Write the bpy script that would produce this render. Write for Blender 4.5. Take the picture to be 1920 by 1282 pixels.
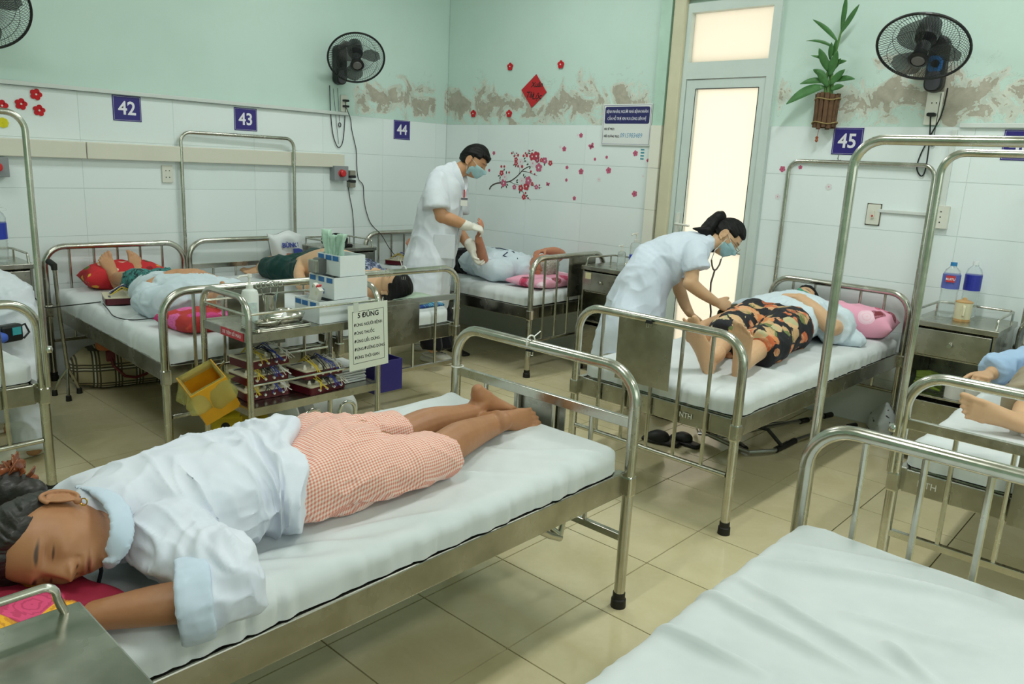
import bpy, bmesh, math, random
import numpy as np
from mathutils import Vector, Matrix
R = math.radians
for o in list(bpy.data.objects): bpy.data.objects.remove(o)
SC = bpy.context.scene
COL = SC.collection
# ------------------------------------------------------------------ camera
CAMH = 1.5; PITCH, ROLL, YAW, FPX = R(12.971), R(2.791), R(42.137), 1455.0
_f = Vector((math.cos(YAW)*math.cos(PITCH), math.sin(YAW)*math.cos(PITCH), -math.sin(PITCH)))
_r0 = Vector((math.sin(YAW), -math.cos(YAW), 0)); _u0 = _r0.cross(_f)
_r = _r0*math.cos(ROLL)+_u0*math.sin(ROLL); _u = -_r0*math.sin(ROLL)+_u0*math.cos(ROLL)
cam = bpy.data.cameras.new('camera'); cam.sensor_width = 36; cam.lens = FPX/1920*36
cam.clip_start = 0.02
co = bpy.data.objects.new('camera', cam); COL.objects.link(co)
co.matrix_world = Matrix(((_r.x, _u.x, -_f.x, 0), (_r.y, _u.y, -_f.y, 0), (_r.z, _u.z, -_f.z, CAMH), (0, 0, 0, 1)))
SC.camera = co
CO = Vector((0, 0, CAMH))
def ray(px, py): return _r*((px-960)/FPX) - _u*((py-641)/FPX) + _f
def PX(px, py, x): d = ray(px, py); return CO + d*(x/d.x)      # point of the place on the plane x = const
def PY(px, py, y): d = ray(px, py); return CO + d*(y/d.y)
def PZ(px, py, z): d = ray(px, py); return CO + d*((z-CAMH)/d.z)
# ------------------------------------------------------------------ look
SC.view_settings.view_transform = 'Standard'; SC.view_settings.look = 'None'
SC.view_settings.gamma = 1.0; SC.view_settings.use_curve_mapping = False
SC.view_settings.exposure = 0.24
XB, YA, CEIL = 5.0, 5.46, 3.5          # right-hand wall, left-hand wall, ceiling
XL, YN = -2.6, -3.4                    # the walls behind the camera
w = bpy.data.worlds.new('world'); SC.world = w; w.use_nodes = True
w.node_tree.nodes['Background'].inputs[0].default_value = (1.0, 0.93, 0.80, 1)
w.node_tree.nodes['Background'].inputs[1].default_value = 0.6
def area(name, loc, rot, sx, sy, power, col):
    l = bpy.data.lights.new(name, 'AREA'); l.shape = 'RECTANGLE'; l.size = sx; l.size_y = sy
    l.energy = power; l.color = col
    o = bpy.data.objects.new(name, l); o.location = loc; o.rotation_euler = rot; COL.objects.link(o); return o
# daylight: the wide window behind the camera, and the bright corridor outside the frosted door
area('window_daylight', (0.9, YN+0.06, 1.95), (R(90), 0, 0), 4.6, 1.5, 30, (0.93, 1.0, 1.0))
area('corridor_daylight', (XB+0.85, 2.68, 1.4), (0, R(90), 0), 2.6, 1.3, 16, (1.0, 0.96, 0.885))
# ------------------------------------------------------------------ helpers: colour, materials
def L(h):
    h = h.lstrip('#'); v = [int(h[i:i+2], 16)/255 for i in (0, 2, 4)]
    return tuple((c/12.92 if c <= .04045 else ((c+.055)/1.055)**2.4) for c in v)+(1,)
MATS = {}
class NT:
    def __init__(s, m): s.t = m.node_tree; s.n = s.t.nodes; s.l = s.t.links; s.b = s.n['Principled BSDF']
    def new(s, ty, **kw):
        n = s.n.new(ty)
        for k, v in kw.items():
            if k[0] == 'i': n.inputs[int(k[1:])].default_value = v
            else: setattr(n, k, v)
        return n
    def link(s, a, b): s.l.new(a, b)
    def coord(s, kind='Object', scale=(1, 1, 1), rot=(0, 0, 0)):
        c = s.new('ShaderNodeTexCoord'); m = s.new('ShaderNodeMapping')
        m.inputs['Scale'].default_value = scale; m.inputs['Rotation'].default_value = rot
        s.link(c.outputs[kind], m.inputs[0]); return m.outputs[0]
    def noise(s, vec, scale, detail=3, rough=.5, dist=0):
        n = s.new('ShaderNodeTexNoise'); s.link(vec, n.inputs['Vector'])
        n.inputs['Scale'].default_value = scale; n.inputs['Detail'].default_value = detail
        n.inputs['Roughness'].default_value = rough; n.inputs['Distortion'].default_value = dist
        return n.outputs['Fac']
    def ramp(s, fac, stops, interp='LINEAR'):
        r = s.new('ShaderNodeValToRGB'); r.color_ramp.interpolation = interp
        e = r.color_ramp.elements
        while len(e) < len(stops): e.new(.5)
        for i, (p, c) in enumerate(stops): e[i].position = p; e[i].color = c if len(c) == 4 else tuple(c)+(1,)
        s.link(fac, r.inputs[0]); return r.outputs[0]
    def mix(s, fac, a, b, mode='MIX'):
        m = s.new('ShaderNodeMix', data_type='RGBA', blend_type=mode)
        for v, k in ((fac, 0), (a, 6), (b, 7)):
            if hasattr(v, 'is_output'): s.link(v, m.inputs[k])
            else: m.inputs[k].default_value = v
        return m.outputs[2]
    def math(s, op, a, b=0.0, c=0.0):
        m = s.new('ShaderNodeMath', operation=op)
        for i, v in enumerate((a, b, c)):
            if hasattr(v, 'is_output'): s.link(v, m.inputs[i])
            else: m.inputs[i].default_value = v
        return m.outputs[0]
    def bump(s, h, strength=.3, dist=.01):
        b = s.new('ShaderNodeBump'); b.inputs['Strength'].default_value = strength; b.inputs['Distance'].default_value = dist
        s.link(h, b.inputs['Height']); s.link(b.outputs[0], s.b.inputs['Normal'])
    def col(s, v): s.link(v, s.b.inputs['Base Color'])
def mat(name, color, rough=.5, metal=0, var=0.0, vscale=8, bump=0, bscale=60, spec=None, coat=0, sheen=0, trans=0, ior=None, alpha=None):
    if name in MATS: return MATS[name]
    m = bpy.data.materials.new(name); m.use_nodes = True; t = NT(m)
    c = L(color) if isinstance(color, str) else color
    t.b.inputs['Base Color'].default_value = c; t.b.inputs['Roughness'].default_value = rough; t.b.inputs['Metallic'].default_value = metal
    if spec is not None: t.b.inputs['Specular IOR Level'].default_value = spec
    if coat: t.b.inputs['Coat Weight'].default_value = coat
    if sheen: t.b.inputs['Sheen Weight'].default_value = sheen
    if trans: t.b.inputs['Transmission Weight'].default_value = trans
    if ior: t.b.inputs['IOR'].default_value = ior
    if alpha is not None: t.b.inputs['Alpha'].default_value = alpha
    if var or bump:
        v = t.coord()
        if var:
            n = t.noise(v, vscale, 4, .6)
            t.col(t.ramp(n, [(.3, tuple(x*(1-var) for x in c[:3])), (.7, tuple(min(1, x*(1+var*.5)) for x in c[:3]))]))
        if bump: t.bump(t.noise(v, bscale, 4, .6), bump, .004)
    MATS[name] = m; return m
def custom(name, fn, rough=.6, **kw):
    if name in MATS: return MATS[name]
    m = bpy.data.materials.new(name); m.use_nodes = True; t = NT(m); t.b.inputs['Roughness'].default_value = rough
    fn(t); MATS[name] = m; return m
# ------------------------------------------------------------------ helpers: meshes
def npmesh(name, V, F, smooth=False):
    me = bpy.data.meshes.new(name); me.from_pydata([tuple(v) for v in V], [], [tuple(f) for f in F]); me.update()
    if smooth: me.shade_smooth()
    return me
class MB:
    """collects simple shapes into ONE mesh"""
    def __init__(s): s.V = []; s.F = []
    def add(s, V, F):
        o = len(s.V); s.V += [Vector(v) for v in V]; s.F += [tuple(i+o for i in f) for f in F]; return s
    def box(s, c, d, M=None, taper=1.0):
        x, y, z = d[0]/2, d[1]/2, d[2]/2
        V = [Vector((sx*x*(taper if sz > 0 else 1), sy*y*(taper if sz > 0 else 1), sz*z)) for sz in (-1, 1) for sx, sy in ((-1, -1), (1, -1), (1, 1), (-1, 1))]
        if M is not None: V = [M @ v for v in V]
        c = Vector(c); V = [v+c for v in V]
        return s.add(V, [(3, 2, 1, 0), (4, 5, 6, 7), (0, 1, 5, 4), (1, 2, 6, 5), (2, 3, 7, 6), (3, 0, 4, 7)])
    def tube(s, pts, r, n=12, cap=True, closed=False):
        pts = [Vector(p) for p in pts]; m = len(pts); rr = r if hasattr(r, '__len__') else [r]*m
        V = []; F = []; prev = None
        for i, p in enumerate(pts):
            a = pts[i-1] if (i > 0 or closed) else p; b = pts[(i+1) % m] if (i < m-1 or closed) else p
            t = (b-a)
            if t.length < 1e-9: t = Vector((0, 0, 1))
            t.normalize()
            if prev is None:
                up = Vector((0, 0, 1)) if abs(t.z) < .9 else Vector((1, 0, 0)); e = t.cross(up).normalized()
            else: e = (prev - t*prev.dot(t)); e = e.normalized() if e.length > 1e-6 else prev
            prev = e; g = t.cross(e)
            for k in range(n):
                an = 2*math.pi*k/n; V.append(p + (e*math.cos(an)+g*math.sin(an))*rr[i])
        for i in range(m if closed else m-1):
            j = (i+1) % m
            for k in range(n):
                l = (k+1) % n; F.append((i*n+k, i*n+l, j*n+l, j*n+k))
        if cap and not closed: F.append(tuple(range(n-1, -1, -1))); F.append(tuple((m-1)*n+k for k in range(n)))
        return s.add(V, F)
    def lathe(s, prof, n=20, M=None, c=(0, 0, 0)):
        V = []; F = []; m = len(prof); c = Vector(c)
        for (r, z) in prof:
            for k in range(n):
                a = 2*math.pi*k/n; v = Vector((r*math.cos(a), r*math.sin(a), z)); V.append((M @ v if M is not None else v)+c)
        for i in range(m-1):
            for k in range(n): l = (k+1) % n; F.append((i*n+k, i*n+l, (i+1)*n+l, (i+1)*n+k))
        F.append(tuple(range(n-1, -1, -1))); F.append(tuple((m-1)*n+k for k in range(n)))
        return s.add(V, F)
    def prism(s, poly, thick, M=None, c=(0, 0, 0)):
        """poly in local xy, extruded along local z by thick"""
        n = len(poly); c = Vector(c); V = [Vector((x, y, 0)) for x, y in poly]+[Vector((x, y, thick)) for x, y in poly]
        V = [(M @ v if M is not None else v)+c for v in V]
        return s.add(V, [tuple(range(n-1, -1, -1)), tuple(range(n, 2*n))]+[(i, (i+1) % n, n+(i+1) % n, n+i) for i in range(n)])
    def build(s, name, m=None, parent=None, smooth=False, bevel=0, loc=None):
        me = bpy.data.meshes.new(name); me.from_pydata(s.V, [], s.F); me.update()
        return obj(name, me, m, parent, smooth, bevel, loc)
WP = set()      # things whose parts are modelled in room coordinates
def obj(name, me, m=None, parent=None, smooth=False, bevel=0, loc=None):
    o = bpy.data.objects.new(name, me); COL.objects.link(o)
    if m: me.materials.append(m)
    if smooth:
        me.shade_smooth()
        try: me.set_sharp_from_angle(angle=R(38))
        except Exception: pass
    if bevel:
        b = o.modifiers.new('bevel', 'BEVEL'); b.width = bevel; b.segments = 2; b.limit_method = 'ANGLE'; b.angle_limit = R(40)
    if parent:
        o.parent = parent
        if parent.name in WP: o.matrix_parent_inverse = Matrix.Translation(-parent.location)
    if loc: o.location = loc
    return o
def tag(o, label=None, cat=None, group=None, kind=None):
    if label: o['label'] = label
    if cat: o['category'] = cat
    if group: o['group'] = group
    if kind: o['kind'] = kind
    return o
def thing(name, label, cat, loc=(0, 0, 0), rz=0, group=None):
    o = bpy.data.objects.new(name, None); COL.objects.link(o); o.empty_display_size = .05
    o.location = loc; o.rotation_euler = (0, 0, rz); tag(o, label, cat, group); return o
def copy_tree(o, parent=None):
    c = o.copy(); COL.objects.link(c); c.parent = parent
    for ch in list(o.children): copy_tree(ch, c)
    return c
def arc(c, r, a0, a1, n, ax, ay):
    c = Vector(c); ax = Vector(ax); ay = Vector(ay)
    return [c + ax*(r*math.cos(a0+(a1-a0)*i/n)) + ay*(r*math.sin(a0+(a1-a0)*i/n)) for i in range(n+1)]
def basis(x, y, z):
    """rotation matrix whose columns are the world directions of the local axes"""
    x, y, z = Vector(x), Vector(y), Vector(z)
    return Matrix(((x.x, y.x, z.x), (x.y, y.y, z.y), (x.z, y.z, z.z)))
MA = basis((1, 0, 0), (0, 0, 1), (0, -1, 0))      # flat things on the left-hand wall: local x,y on the wall, z into the room
MW = basis((0, -1, 0), (0, 0, 1), (-1, 0, 0))     # the same on the right-hand wall
def text(body, size, loc, M, m, name='lettering', parent=None, align='CENTER', ext=.0006, shear=0, bold=0, sx=1.0, space=1.0):
    c = bpy.data.curves.new(name, 'FONT'); c.body = body; c.size = size; c.align_x = align; c.align_y = 'CENTER'
    c.extrude = ext; c.shear = shear; c.offset = bold; c.space_character = space; c.resolution_u = 3
    o = bpy.data.objects.new(name, c); COL.objects.link(o)
    dg = bpy.context.evaluated_depsgraph_get(); me = bpy.data.meshes.new_from_object(o.evaluated_get(dg))
    bpy.data.objects.remove(o); me.name = name
    for v in me.vertices: v.co = (M @ Vector((v.co.x*sx, v.co.y, v.co.z))) + Vector(loc)
    me.materials.clear(); return obj(name, me, m, parent)
# vectorised value noise
def vnoise(P, seed=0):
    P = np.asarray(P, float); i = np.floor(P).astype(np.int64); f = P-i; f = f*f*(3-2*f)
    def h(a, b, c):
        n = (a*374761393 + b*668265263 + c*2147483647 + seed*1274126177) & 0xffffffff
        n = ((n ^ (n >> 13))*1274126177) & 0xffffffff
        return ((n ^ (n >> 16)) & 0xffff)/65535.0
    r = 0
    for dx in (0, 1):
        for dy in (0, 1):
            for dz in (0, 1):
                wgt = (f[:, 0] if dx else 1-f[:, 0])*(f[:, 1] if dy else 1-f[:, 1])*(f[:, 2] if dz else 1-f[:, 2])
                r = r + wgt*h(i[:, 0]+dx, i[:, 1]+dy, i[:, 2]+dz)
    return r*2-1
def fbm(P, seed=0, oct=3):
    r = 0; a = 1.0; P = np.asarray(P, float)
    for k in range(oct): r = r + a*vnoise(P*(2.03**k)+k*17.3, seed+k); a *= .5
    return r
# ------------------------------------------------------------------ materials
def m_steel(t):
    v = t.coord(); n = t.noise(v, 9, 5, .65)
    t.b.inputs['Metallic'].default_value = 1
    t.col(t.ramp(n, [(.3, L('#b3b0a2')), (.7, L('#d2d0c6'))]))
    r = t.ramp(n, [(.3, (.16,)*3), (.75, (.34,)*3)]); t.link(r, t.b.inputs['Roughness'])
STEEL = custom('stainless_steel', m_steel)
def m_sheet(t):
    v = t.coord(); n = t.noise(v, 5, 4, .6); sp = t.noise(v, 70, 2, .5)
    t.b.inputs['Metallic'].default_value = 1
    t.col(t.ramp(n, [(.3, L('#98968a')), (.7, L('#c3c1b6'))]))
    r = t.ramp(n, [(.3, (.18,)*3), (.75, (.36,)*3)]); t.link(r, t.b.inputs['Roughness']); t.bump(n, .06, .02)
SHEET = custom('brushed_steel_sheet', m_sheet)
CHROME = mat('chrome', '#d8d8d2', .12, 1)
RUBBER = mat('black_rubber', '#16130f', .55, bump=.1)
BLACK = mat('black_plastic', '#141516', .38)
DKGREY = mat('dark_grey_plastic', '#2b2d2f', .4)
WHITEP = mat('white_plastic', '#e2e2da', .35)
CREAMP = mat('cream_plastic', '#dcd9c9', .4, var=.04, vscale=3)
GREYP = mat('grey_plastic', '#8d9294', .45)
REDP = mat('red_plastic', '#c9252a', .35)
WHITE_INK = mat('white_ink', '#eceaf2', .5); BLACK_INK = mat('black_ink', '#26262a', .6)
NAVY = mat('navy_plate', '#33287a', .3)
def m_cloth(base, lo, bs=900, bstr=.12):
    def f(t):
        v = t.coord(); n = t.noise(v, 6, 4, .6); fine = t.noise(v, bs, 1, .5)
        t.col(t.ramp(n, [(.3, L(lo)), (.7, L(base))])); t.b.inputs['Sheen Weight'].default_value = .12
        t.b.inputs['Specular IOR Level'].default_value = .2
        t.bump(fine, bstr, .0006)
    return f
SHEETC = custom('white_bed_sheet', m_cloth('#dadfdf', '#d0d6d6'), .85)
COAT = custom('white_cotton', m_cloth('#dde2e7', '#d3d9e0'), .85)
PAJAMA = custom('pale_blue_cotton', m_cloth('#d6e2e8', '#cad9e1'), .85)
# ------------------------------------------------------------------ the room
def m_floortile(t):
    oi = t.new('ShaderNodeObjectInfo'); v = t.coord(); c = t.new('ShaderNodeTexCoord')
    add = t.new('ShaderNodeVectorMath', operation='ADD'); t.link(v, add.inputs[0]); t.link(oi.outputs['Location'], add.inputs[1])
    n = t.noise(add.outputs[0], 3.2, 5, .65, .6); f = t.noise(add.outputs[0], 45, 3, .6)
    a = t.ramp(n, [(.3, L('#d3c79c')), (.7, L('#e4d9b4'))])
    a = t.mix(t.math('MULTIPLY', f, .25), a, L('#bfb288'))
    a = t.mix(t.math('MULTIPLY', oi.outputs['Random'], .18), a, L('#c8bb92'))
    t.col(a); t.link(t.ramp(n, [(.3, (.10,)*3), (.75, (.2,)*3)]), t.b.inputs['Roughness'])
    t.b.inputs['Specular IOR Level'].default_value = .55
FTILE = custom('beige_floor_tile', m_floortile)
GROUT = mat('dark_grout', '#4b4534', .9, var=.2, vscale=20)
fl = MB().box(((XL+XB)/2, (YN+YA)/2, -.055), (XB-XL+.4, YA-YN+.4, .1)).build('floor', GROUT); tag(fl, kind='structure')
T = .4; gx0, gy0 = 2.04, 1.44
tm = MB(); h = T/2-.0016
tm.add([(-h, -h, -.006), (h, -h, -.006), (h, h, -.006), (-h, h, -.006), (-h+.001, -h+.001, 0), (h-.001, -h+.001, 0), (h-.001, h-.001, 0), (-h+.001, h-.001, 0)],
       [(4, 5, 6, 7), (0, 1, 5, 4), (1, 2, 6, 5), (2, 3, 7, 6), (3, 0, 4, 7)])
tme = bpy.data.meshes.new('floor_tile'); tme.from_pydata(tm.V, [], tm.F); tme.materials.append(FTILE)
rest = MB(); cells = []
for i in range(-12, 8):
    for j in range(-13, 11):
        cx, cy = gx0+(i+.5)*T, gy0+(j+.5)*T
        if cx-T/2 > XB or cy-T/2 > YA or cx+T/2 < XL or cy+T/2 < YN: continue
        cells.append((0 if (cx > -.6 and cy > -1.0) else 1, cx, cy))
for far, cx, cy in cells:
    if not far:
        o = bpy.data.objects.new('floor_tile', tme); COL.objects.link(o); o.location = (cx, cy, 0); o.parent = fl
    else: rest.add([v+Vector((cx, cy, 0)) for v in tm.V], tm.F)
tag(rest.build('floor_tiles_behind', FTILE, fl), kind='stuff')
# tiled and plastered walls
def m_walltile(t):
    oi = t.new('ShaderNodeObjectInfo'); v = t.coord()
    n = t.noise(v, 2.5, 3, .5)
    a = t.mix(oi.outputs['Random'], L('#e8f1ef'), L('#eef5f4')); t.col(t.mix(t.math('MULTIPLY', n, .25), a, L('#dde8e6')))
    t.b.inputs['Roughness'].default_value = .16
    t.bump(t.noise(v, 30, 2, .5), .015, .01)
WTILE = custom('glazed_white_wall_tile', m_walltile)
WGROUT = mat('pale_wall_grout', '#cdd7d4', .9)
def m_plaster(t):
    c = t.new('ShaderNodeTexCoord'); sep = t.new('ShaderNodeSeparateXYZ'); t.link(c.outputs['Object'], sep.inputs[0]); V = c.outputs['Object']
    x, y, z = sep.outputs
    big = t.noise(V, 1.1, 4, .6); n = t.noise(V, 4.6, 7, .60, 1.1); n2 = t.noise(V, 16, 5, .65, .4); fine = t.noise(V, 90, 3, .6)
    green = t.ramp(big, [(.3, L('#c4dcd1')), (.7, L('#d0e5dc'))])
    stain = t.ramp(t.noise(V, 2.2, 6, .7), [(.55, (0, 0, 0)), (.8, (1, 1, 1))])
    green = t.mix(t.math('MULTIPLY', stain, .18), green, L('#a9bfa0'))
    # where the paint has come off: a damp band above the tiling, strongest by the corner
    band = t.math('SUBTRACT', 1.0, t.math('ABSOLUTE', t.math('DIVIDE', t.math('SUBTRACT', z, 1.985), .21)))
    band = t.math('MAXIMUM', band, -1.0)
    ax = t.ramp(t.math('DIVIDE', x, 5.0), [(.74, (0,)*3), (.80, (.9,)*3), (.84, (1,)*3), (.97, (1,)*3), (.985, (.3,)*3)])
    by = t.ramp(t.math('DIVIDE', y, 5.46), [(.02, (.98,)*3), (.30, (1.0,)*3), (.355, (.92,)*3), (.38, (.5,)*3), (.42, (.9,)*3), (.45, (.4,)*3), (.58, (.6,)*3), (.62, (1,)*3), (.995, (1,)*3)])
    onB = t.math('GREATER_THAN', x, 4.97)
    along = t.mix(onB, ax, by)
    lo = t.math('GREATER_THAN', z, 1.80)
    k = t.math('ADD', t.math('MULTIPLY', band, .26), t.math('MULTIPLY', n, 1.06))
    k = t.math('ADD', k, t.math('MULTIPLY', n2, .16))
    k = t.math('MULTIPLY', t.math('MULTIPLY', k, along), lo)
    rim = t.ramp(k, [(.705, (0,)*3), (.715, (1,)*3)]); core = t.ramp(t.math('ADD', k, t.math('MULTIPLY', t.math('SUBTRACT', n2, .5), .25)), [(.785, (0,)*3), (.795, (1,)*3)])
    g = t.mix(rim, green, t.ramp(n2, [(.3, L('#bcc5b8')), (.6, L('#d6dacd'))]))
    g = t.mix(core, g, t.ramp(n2, [(.3, L('#a19b8b')), (.7, L('#bbb5a5'))]))
    crack = t.ramp(t.math('ABSOLUTE', t.math('SUBTRACT', k, .68)), [(.0, (1,)*3), (.006, (0,)*3)])
    g = t.mix(t.math('MULTIPLY', crack, .35), g, L('#7d8a7c'))
    t.col(g); t.b.inputs['Roughness'].default_value = .75
    hgt = t.math('SUBTRACT', t.math('MULTIPLY', fine, .08), core)
    t.bump(hgt, .35, .004)
PLASTER = custom('mint_plaster_peeling', m_plaster)
ZT = 1.815; RH = .302
def tiles(parent, spans, M, off):
    cache = {}
    for (u0, u1) in spans:
        for k in range(6):
            z1 = ZT-RH*k; z0 = max(z1-RH, 0.0)
            key = (round(u1-u0, 3), round(z1-z0, 3))
            if key not in cache:
                a, b = (u1-u0)/2-.0004, (z1-z0)/2-.0009
                me = bpy.data.meshes.new('wall_tile')
                me.from_pydata([M @ Vector(p) for p in [(-a, -b, -.004), (a, -b, -.004), (a, b, -.004), (-a, b, -.004), (-a+.0012, -b+.0012, 0), (a-.0012, -b+.0012, 0), (a-.0012, b-.0012, 0), (-a+.0012, b-.0012, 0)]], [],
                               [(4, 5, 6, 7), (0, 1, 5, 4), (1, 2, 6, 5), (2, 3, 7, 6), (3, 0, 4, 7)])
                me.materials.append(WTILE); cache[key] = me
            o = bpy.data.objects.new('wall_tile', cache[key]); COL.objects.link(o); o.parent = parent
            c = M @ Vector(((u0+u1)/2, (z0+z1)/2, 0)); o.location = c+Vector(off)
wl = MB().box(((XL+XB)/2+.05, YA+.0815, ZT/2), (XB-XL+.1, .16, ZT)).build('wall_left', WGROUT); tag(wl, kind='structure')
ja = [XL]+[2.47+.6*k for k in range(-8, 5)]+[XB-.002]
tiles(wl, [(ja[i], ja[i+1]) for i in range(len(ja)-1) if ja[i+1] > -1.2], MA, (0, YA, 0))
MB().box(((XL+XB)/2+.05, YA+.09, (ZT+CEIL)/2), (XB-XL+.1, .17, CEIL-ZT)).build('plaster', PLASTER, wl)
DY0, DY1, DZ = 2.345, 3.03, 2.62        # door opening
wr = MB().box((XB+.0815, (DY1+YA)/2+.05, ZT/2), (.16, YA-DY1+.1, ZT)).box((XB+.0815, (YN+DY0)/2, ZT/2), (.16, DY0-YN, ZT)).build('wall_right', WGROUT); tag(wr, kind='structure')
jb = [5.458, 5.05, 4.45, 3.85, 3.25]; sp = [(-jb[i], -jb[i+1]) for i in range(4)]
jc = [DY0-.01, 1.745, 1.145, .545, -.055, -.655, -1.255, -1.855]; sp += [(-jc[i], -jc[i+1]) for i in range(7)]
tiles(wr, sp, MW, (XB, 0, 0))
MB().box((XB+.09, (DY1+YA)/2, (ZT+CEIL)/2), (.17, YA-DY1, CEIL-ZT)).box((XB+.09, (YN+DY0)/2, (ZT+CEIL)/2), (.17, DY0-YN, CEIL-ZT)).box((XB+.09, (DY0+DY1)/2, (DZ+CEIL)/2), (.17, DY1-DY0, CEIL-DZ)).build('plaster', PLASTER, wr)
# narrow tiled return beside the door, with its rusty joint
ret = MB()
for k in range(6):
    z1 = ZT-RH*k; ret.box((XB-.018, 3.19, z1-RH/2), (.036, .085, RH-.002))
ret.build('tile_return', mat('ivory_edge_tile', '#e8e6d8', .25), wr)
MB().box((XB-.002, 3.242, .75), (.006, .014, 1.5)).build('rusty_joint', mat('rust_joint', '#a98a55', .8, var=.3, vscale=25), wr)
MB().box((XB-.014, 3.19, 2.5), (.03, .085, 1.37)).build('painted_return', mat('mint_paint', '#b8d6c5', .6, var=.08), wr)
PIPEM = mat('cream_pipe', '#d6d0b2', .4, var=.08, vscale=4)
MB().box((XB-.02, 3.075, 1.35), (.05, .10, 2.7)).build('trim_1', PIPEM, bevel=.014); tag(bpy.data.objects['trim_1'], kind='structure')
MB().box((XB-.02, 2.67, 2.68), (.05, .86, .07)).build('trim_2', PIPEM, bevel=.01); tag(bpy.data.objects['trim_2'], kind='structure')
BACKW = mat('mint_wall_behind', '#b3d4c3', .75, var=.06, vscale=2)
wb = MB().box((XL-.08, (YN+YA)/2, CEIL/2), (.16, YA-YN, CEIL)).build('wall_behind', BACKW); tag(wb, kind='structure')
wn = MB()
wn.box(((XL+XB)/2, YN-.08, .6), (XB-XL, .16, 1.2)).box(((XL+XB)/2, YN-.08, 3.1), (XB-XL, .16, .8))
wn.box(((XL-1.4)/2, YN-.08, 1.95), (-1.4-XL, .16, 1.5)).box(((3.2+XB)/2, YN-.08, 1.95), (XB-3.2, .16, 1.5))
tag(wn.build('wall_near', BACKW), kind='structure')
win = MB().box((.9, YN-.06, 1.95), (4.6, .02, 1.5)).build('window_1', mat('bright_window_glass', '#e9efee', .2)); tag(win, kind='structure')
tag(MB().box(((XL+XB)/2, (YN+YA)/2, CEIL+.05), (XB-XL+.3, YA-YN+.3, .1)).build('ceiling', mat('white_ceiling', '#dfe5e0', .8, var=.04)), kind='structure')
# ------------------------------------------------------------------ the frosted door
FRAME = mat('pale_mint_aluminium', '#d0dcd6', .38, var=.04, vscale=5)
def m_frost(t):
    v = t.coord(); t.b.inputs['Roughness'].default_value = .35
    for l in list(t.b.outputs[0].links): t.l.remove(l)
    tr = t.new('ShaderNodeBsdfTranslucent'); tr.inputs[0].default_value = L('#f7f3ea')
    mx = t.new('ShaderNodeMixShader'); mx.inputs[0].default_value = .12
    t.b.inputs['Base Color'].default_value = L('#efe8da')
    wv = t.noise(v, 260, 1, .5); t.bump(wv, .05, .002)
    t.link(tr.outputs[0], mx.inputs[1]); t.link(t.b.outputs[0], mx.inputs[2]); t.link(mx.outputs[0], t.n['Material Output'].inputs[0])
FROST = custom('frosted_glass', m_frost)
door = bpy.data.objects.new('door_1', None); COL.objects.link(door); tag(door, kind='structure'); door.location = (XB, (DY0+DY1)/2, 0)
def dbx(name, y0, y1, z0, z1, d, m, x=0, bev=.004, par=None):
    return MB().box((x, (y0+y1)/2-(DY0+DY1)/2, (z0+z1)/2), (d, y1-y0, z1-z0)).build(name, m, par or door, bevel=bev)
fr = MB(); yc = (DY0+DY1)/2
for y0, y1, z0, z1 in ((DY0, DY0+.055, 0, DZ), (DY1-.04, DY1, 0, DZ), (DY0+.055, DY1-.04, DZ-.06, DZ), (DY0+.055, DY1-.04, 2.125, 2.235)): fr.box((.03, (y0+y1)/2-yc, (z0+z1)/2), (.10, y1-y0, z1-z0))
fr.build('frame', FRAME, door)
lf = MB(); ly0, ly1 = DY0+.058, DY1-.043
for y0, y1, z0, z1 in ((ly0, ly0+.045, .01, 2.12), (ly1-.075, ly1, .01, 2.12), (ly0+.045, ly1-.075, 2.06, 2.12), (ly0+.045, ly1-.075, .965, 1.05), (ly0+.045, ly1-.075, .01, .11)): lf.box((.02, (y0+y1)/2-yc, (z0+z1)/2), (.06, y1-y0, z1-z0))
leaf = lf.build('door_leaf', FRAME, door)
dbx('pane', DY0+.055, DY1-.04, 2.235, DZ-.06, .006, FROST, .03, 0)
dbx('pane', ly0+.045, ly1-.075, 1.05, 2.06, .006, FROST, .02, 0, leaf)
dbx('pane', ly0+.045, ly1-.075, .11, .965, .006, FROST, .02, 0, leaf)
hd = MB().box((-.015, ly1-.035-yc, 1.12), (.012, .03, .17)).tube([(-.01, ly1-.035-yc, 1.13), (-.05, ly1-.035-yc, 1.13), (-.05, ly1-.15-yc, 1.125)], .008, 10)
hd.build('handle', WHITEP, leaf, smooth=True)
# rubber seal lines round the panes
se = MB()
for y0, y1, z0, z1 in ((ly0+.042, ly0+.046, 1.05, 2.06), (ly1-.076, ly1-.072, .11, 2.06), (ly0+.045, ly1-.075, 2.057, 2.062), (ly0+.045, ly1-.075, 1.047, 1.052), (ly0+.045, ly1-.075, .962, .967)): se.box((-.0105, (y0+y1)/2-yc, (z0+z1)/2), (.003, y1-y0, z1-z0))
se.build('seal', BLACK, leaf)
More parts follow.
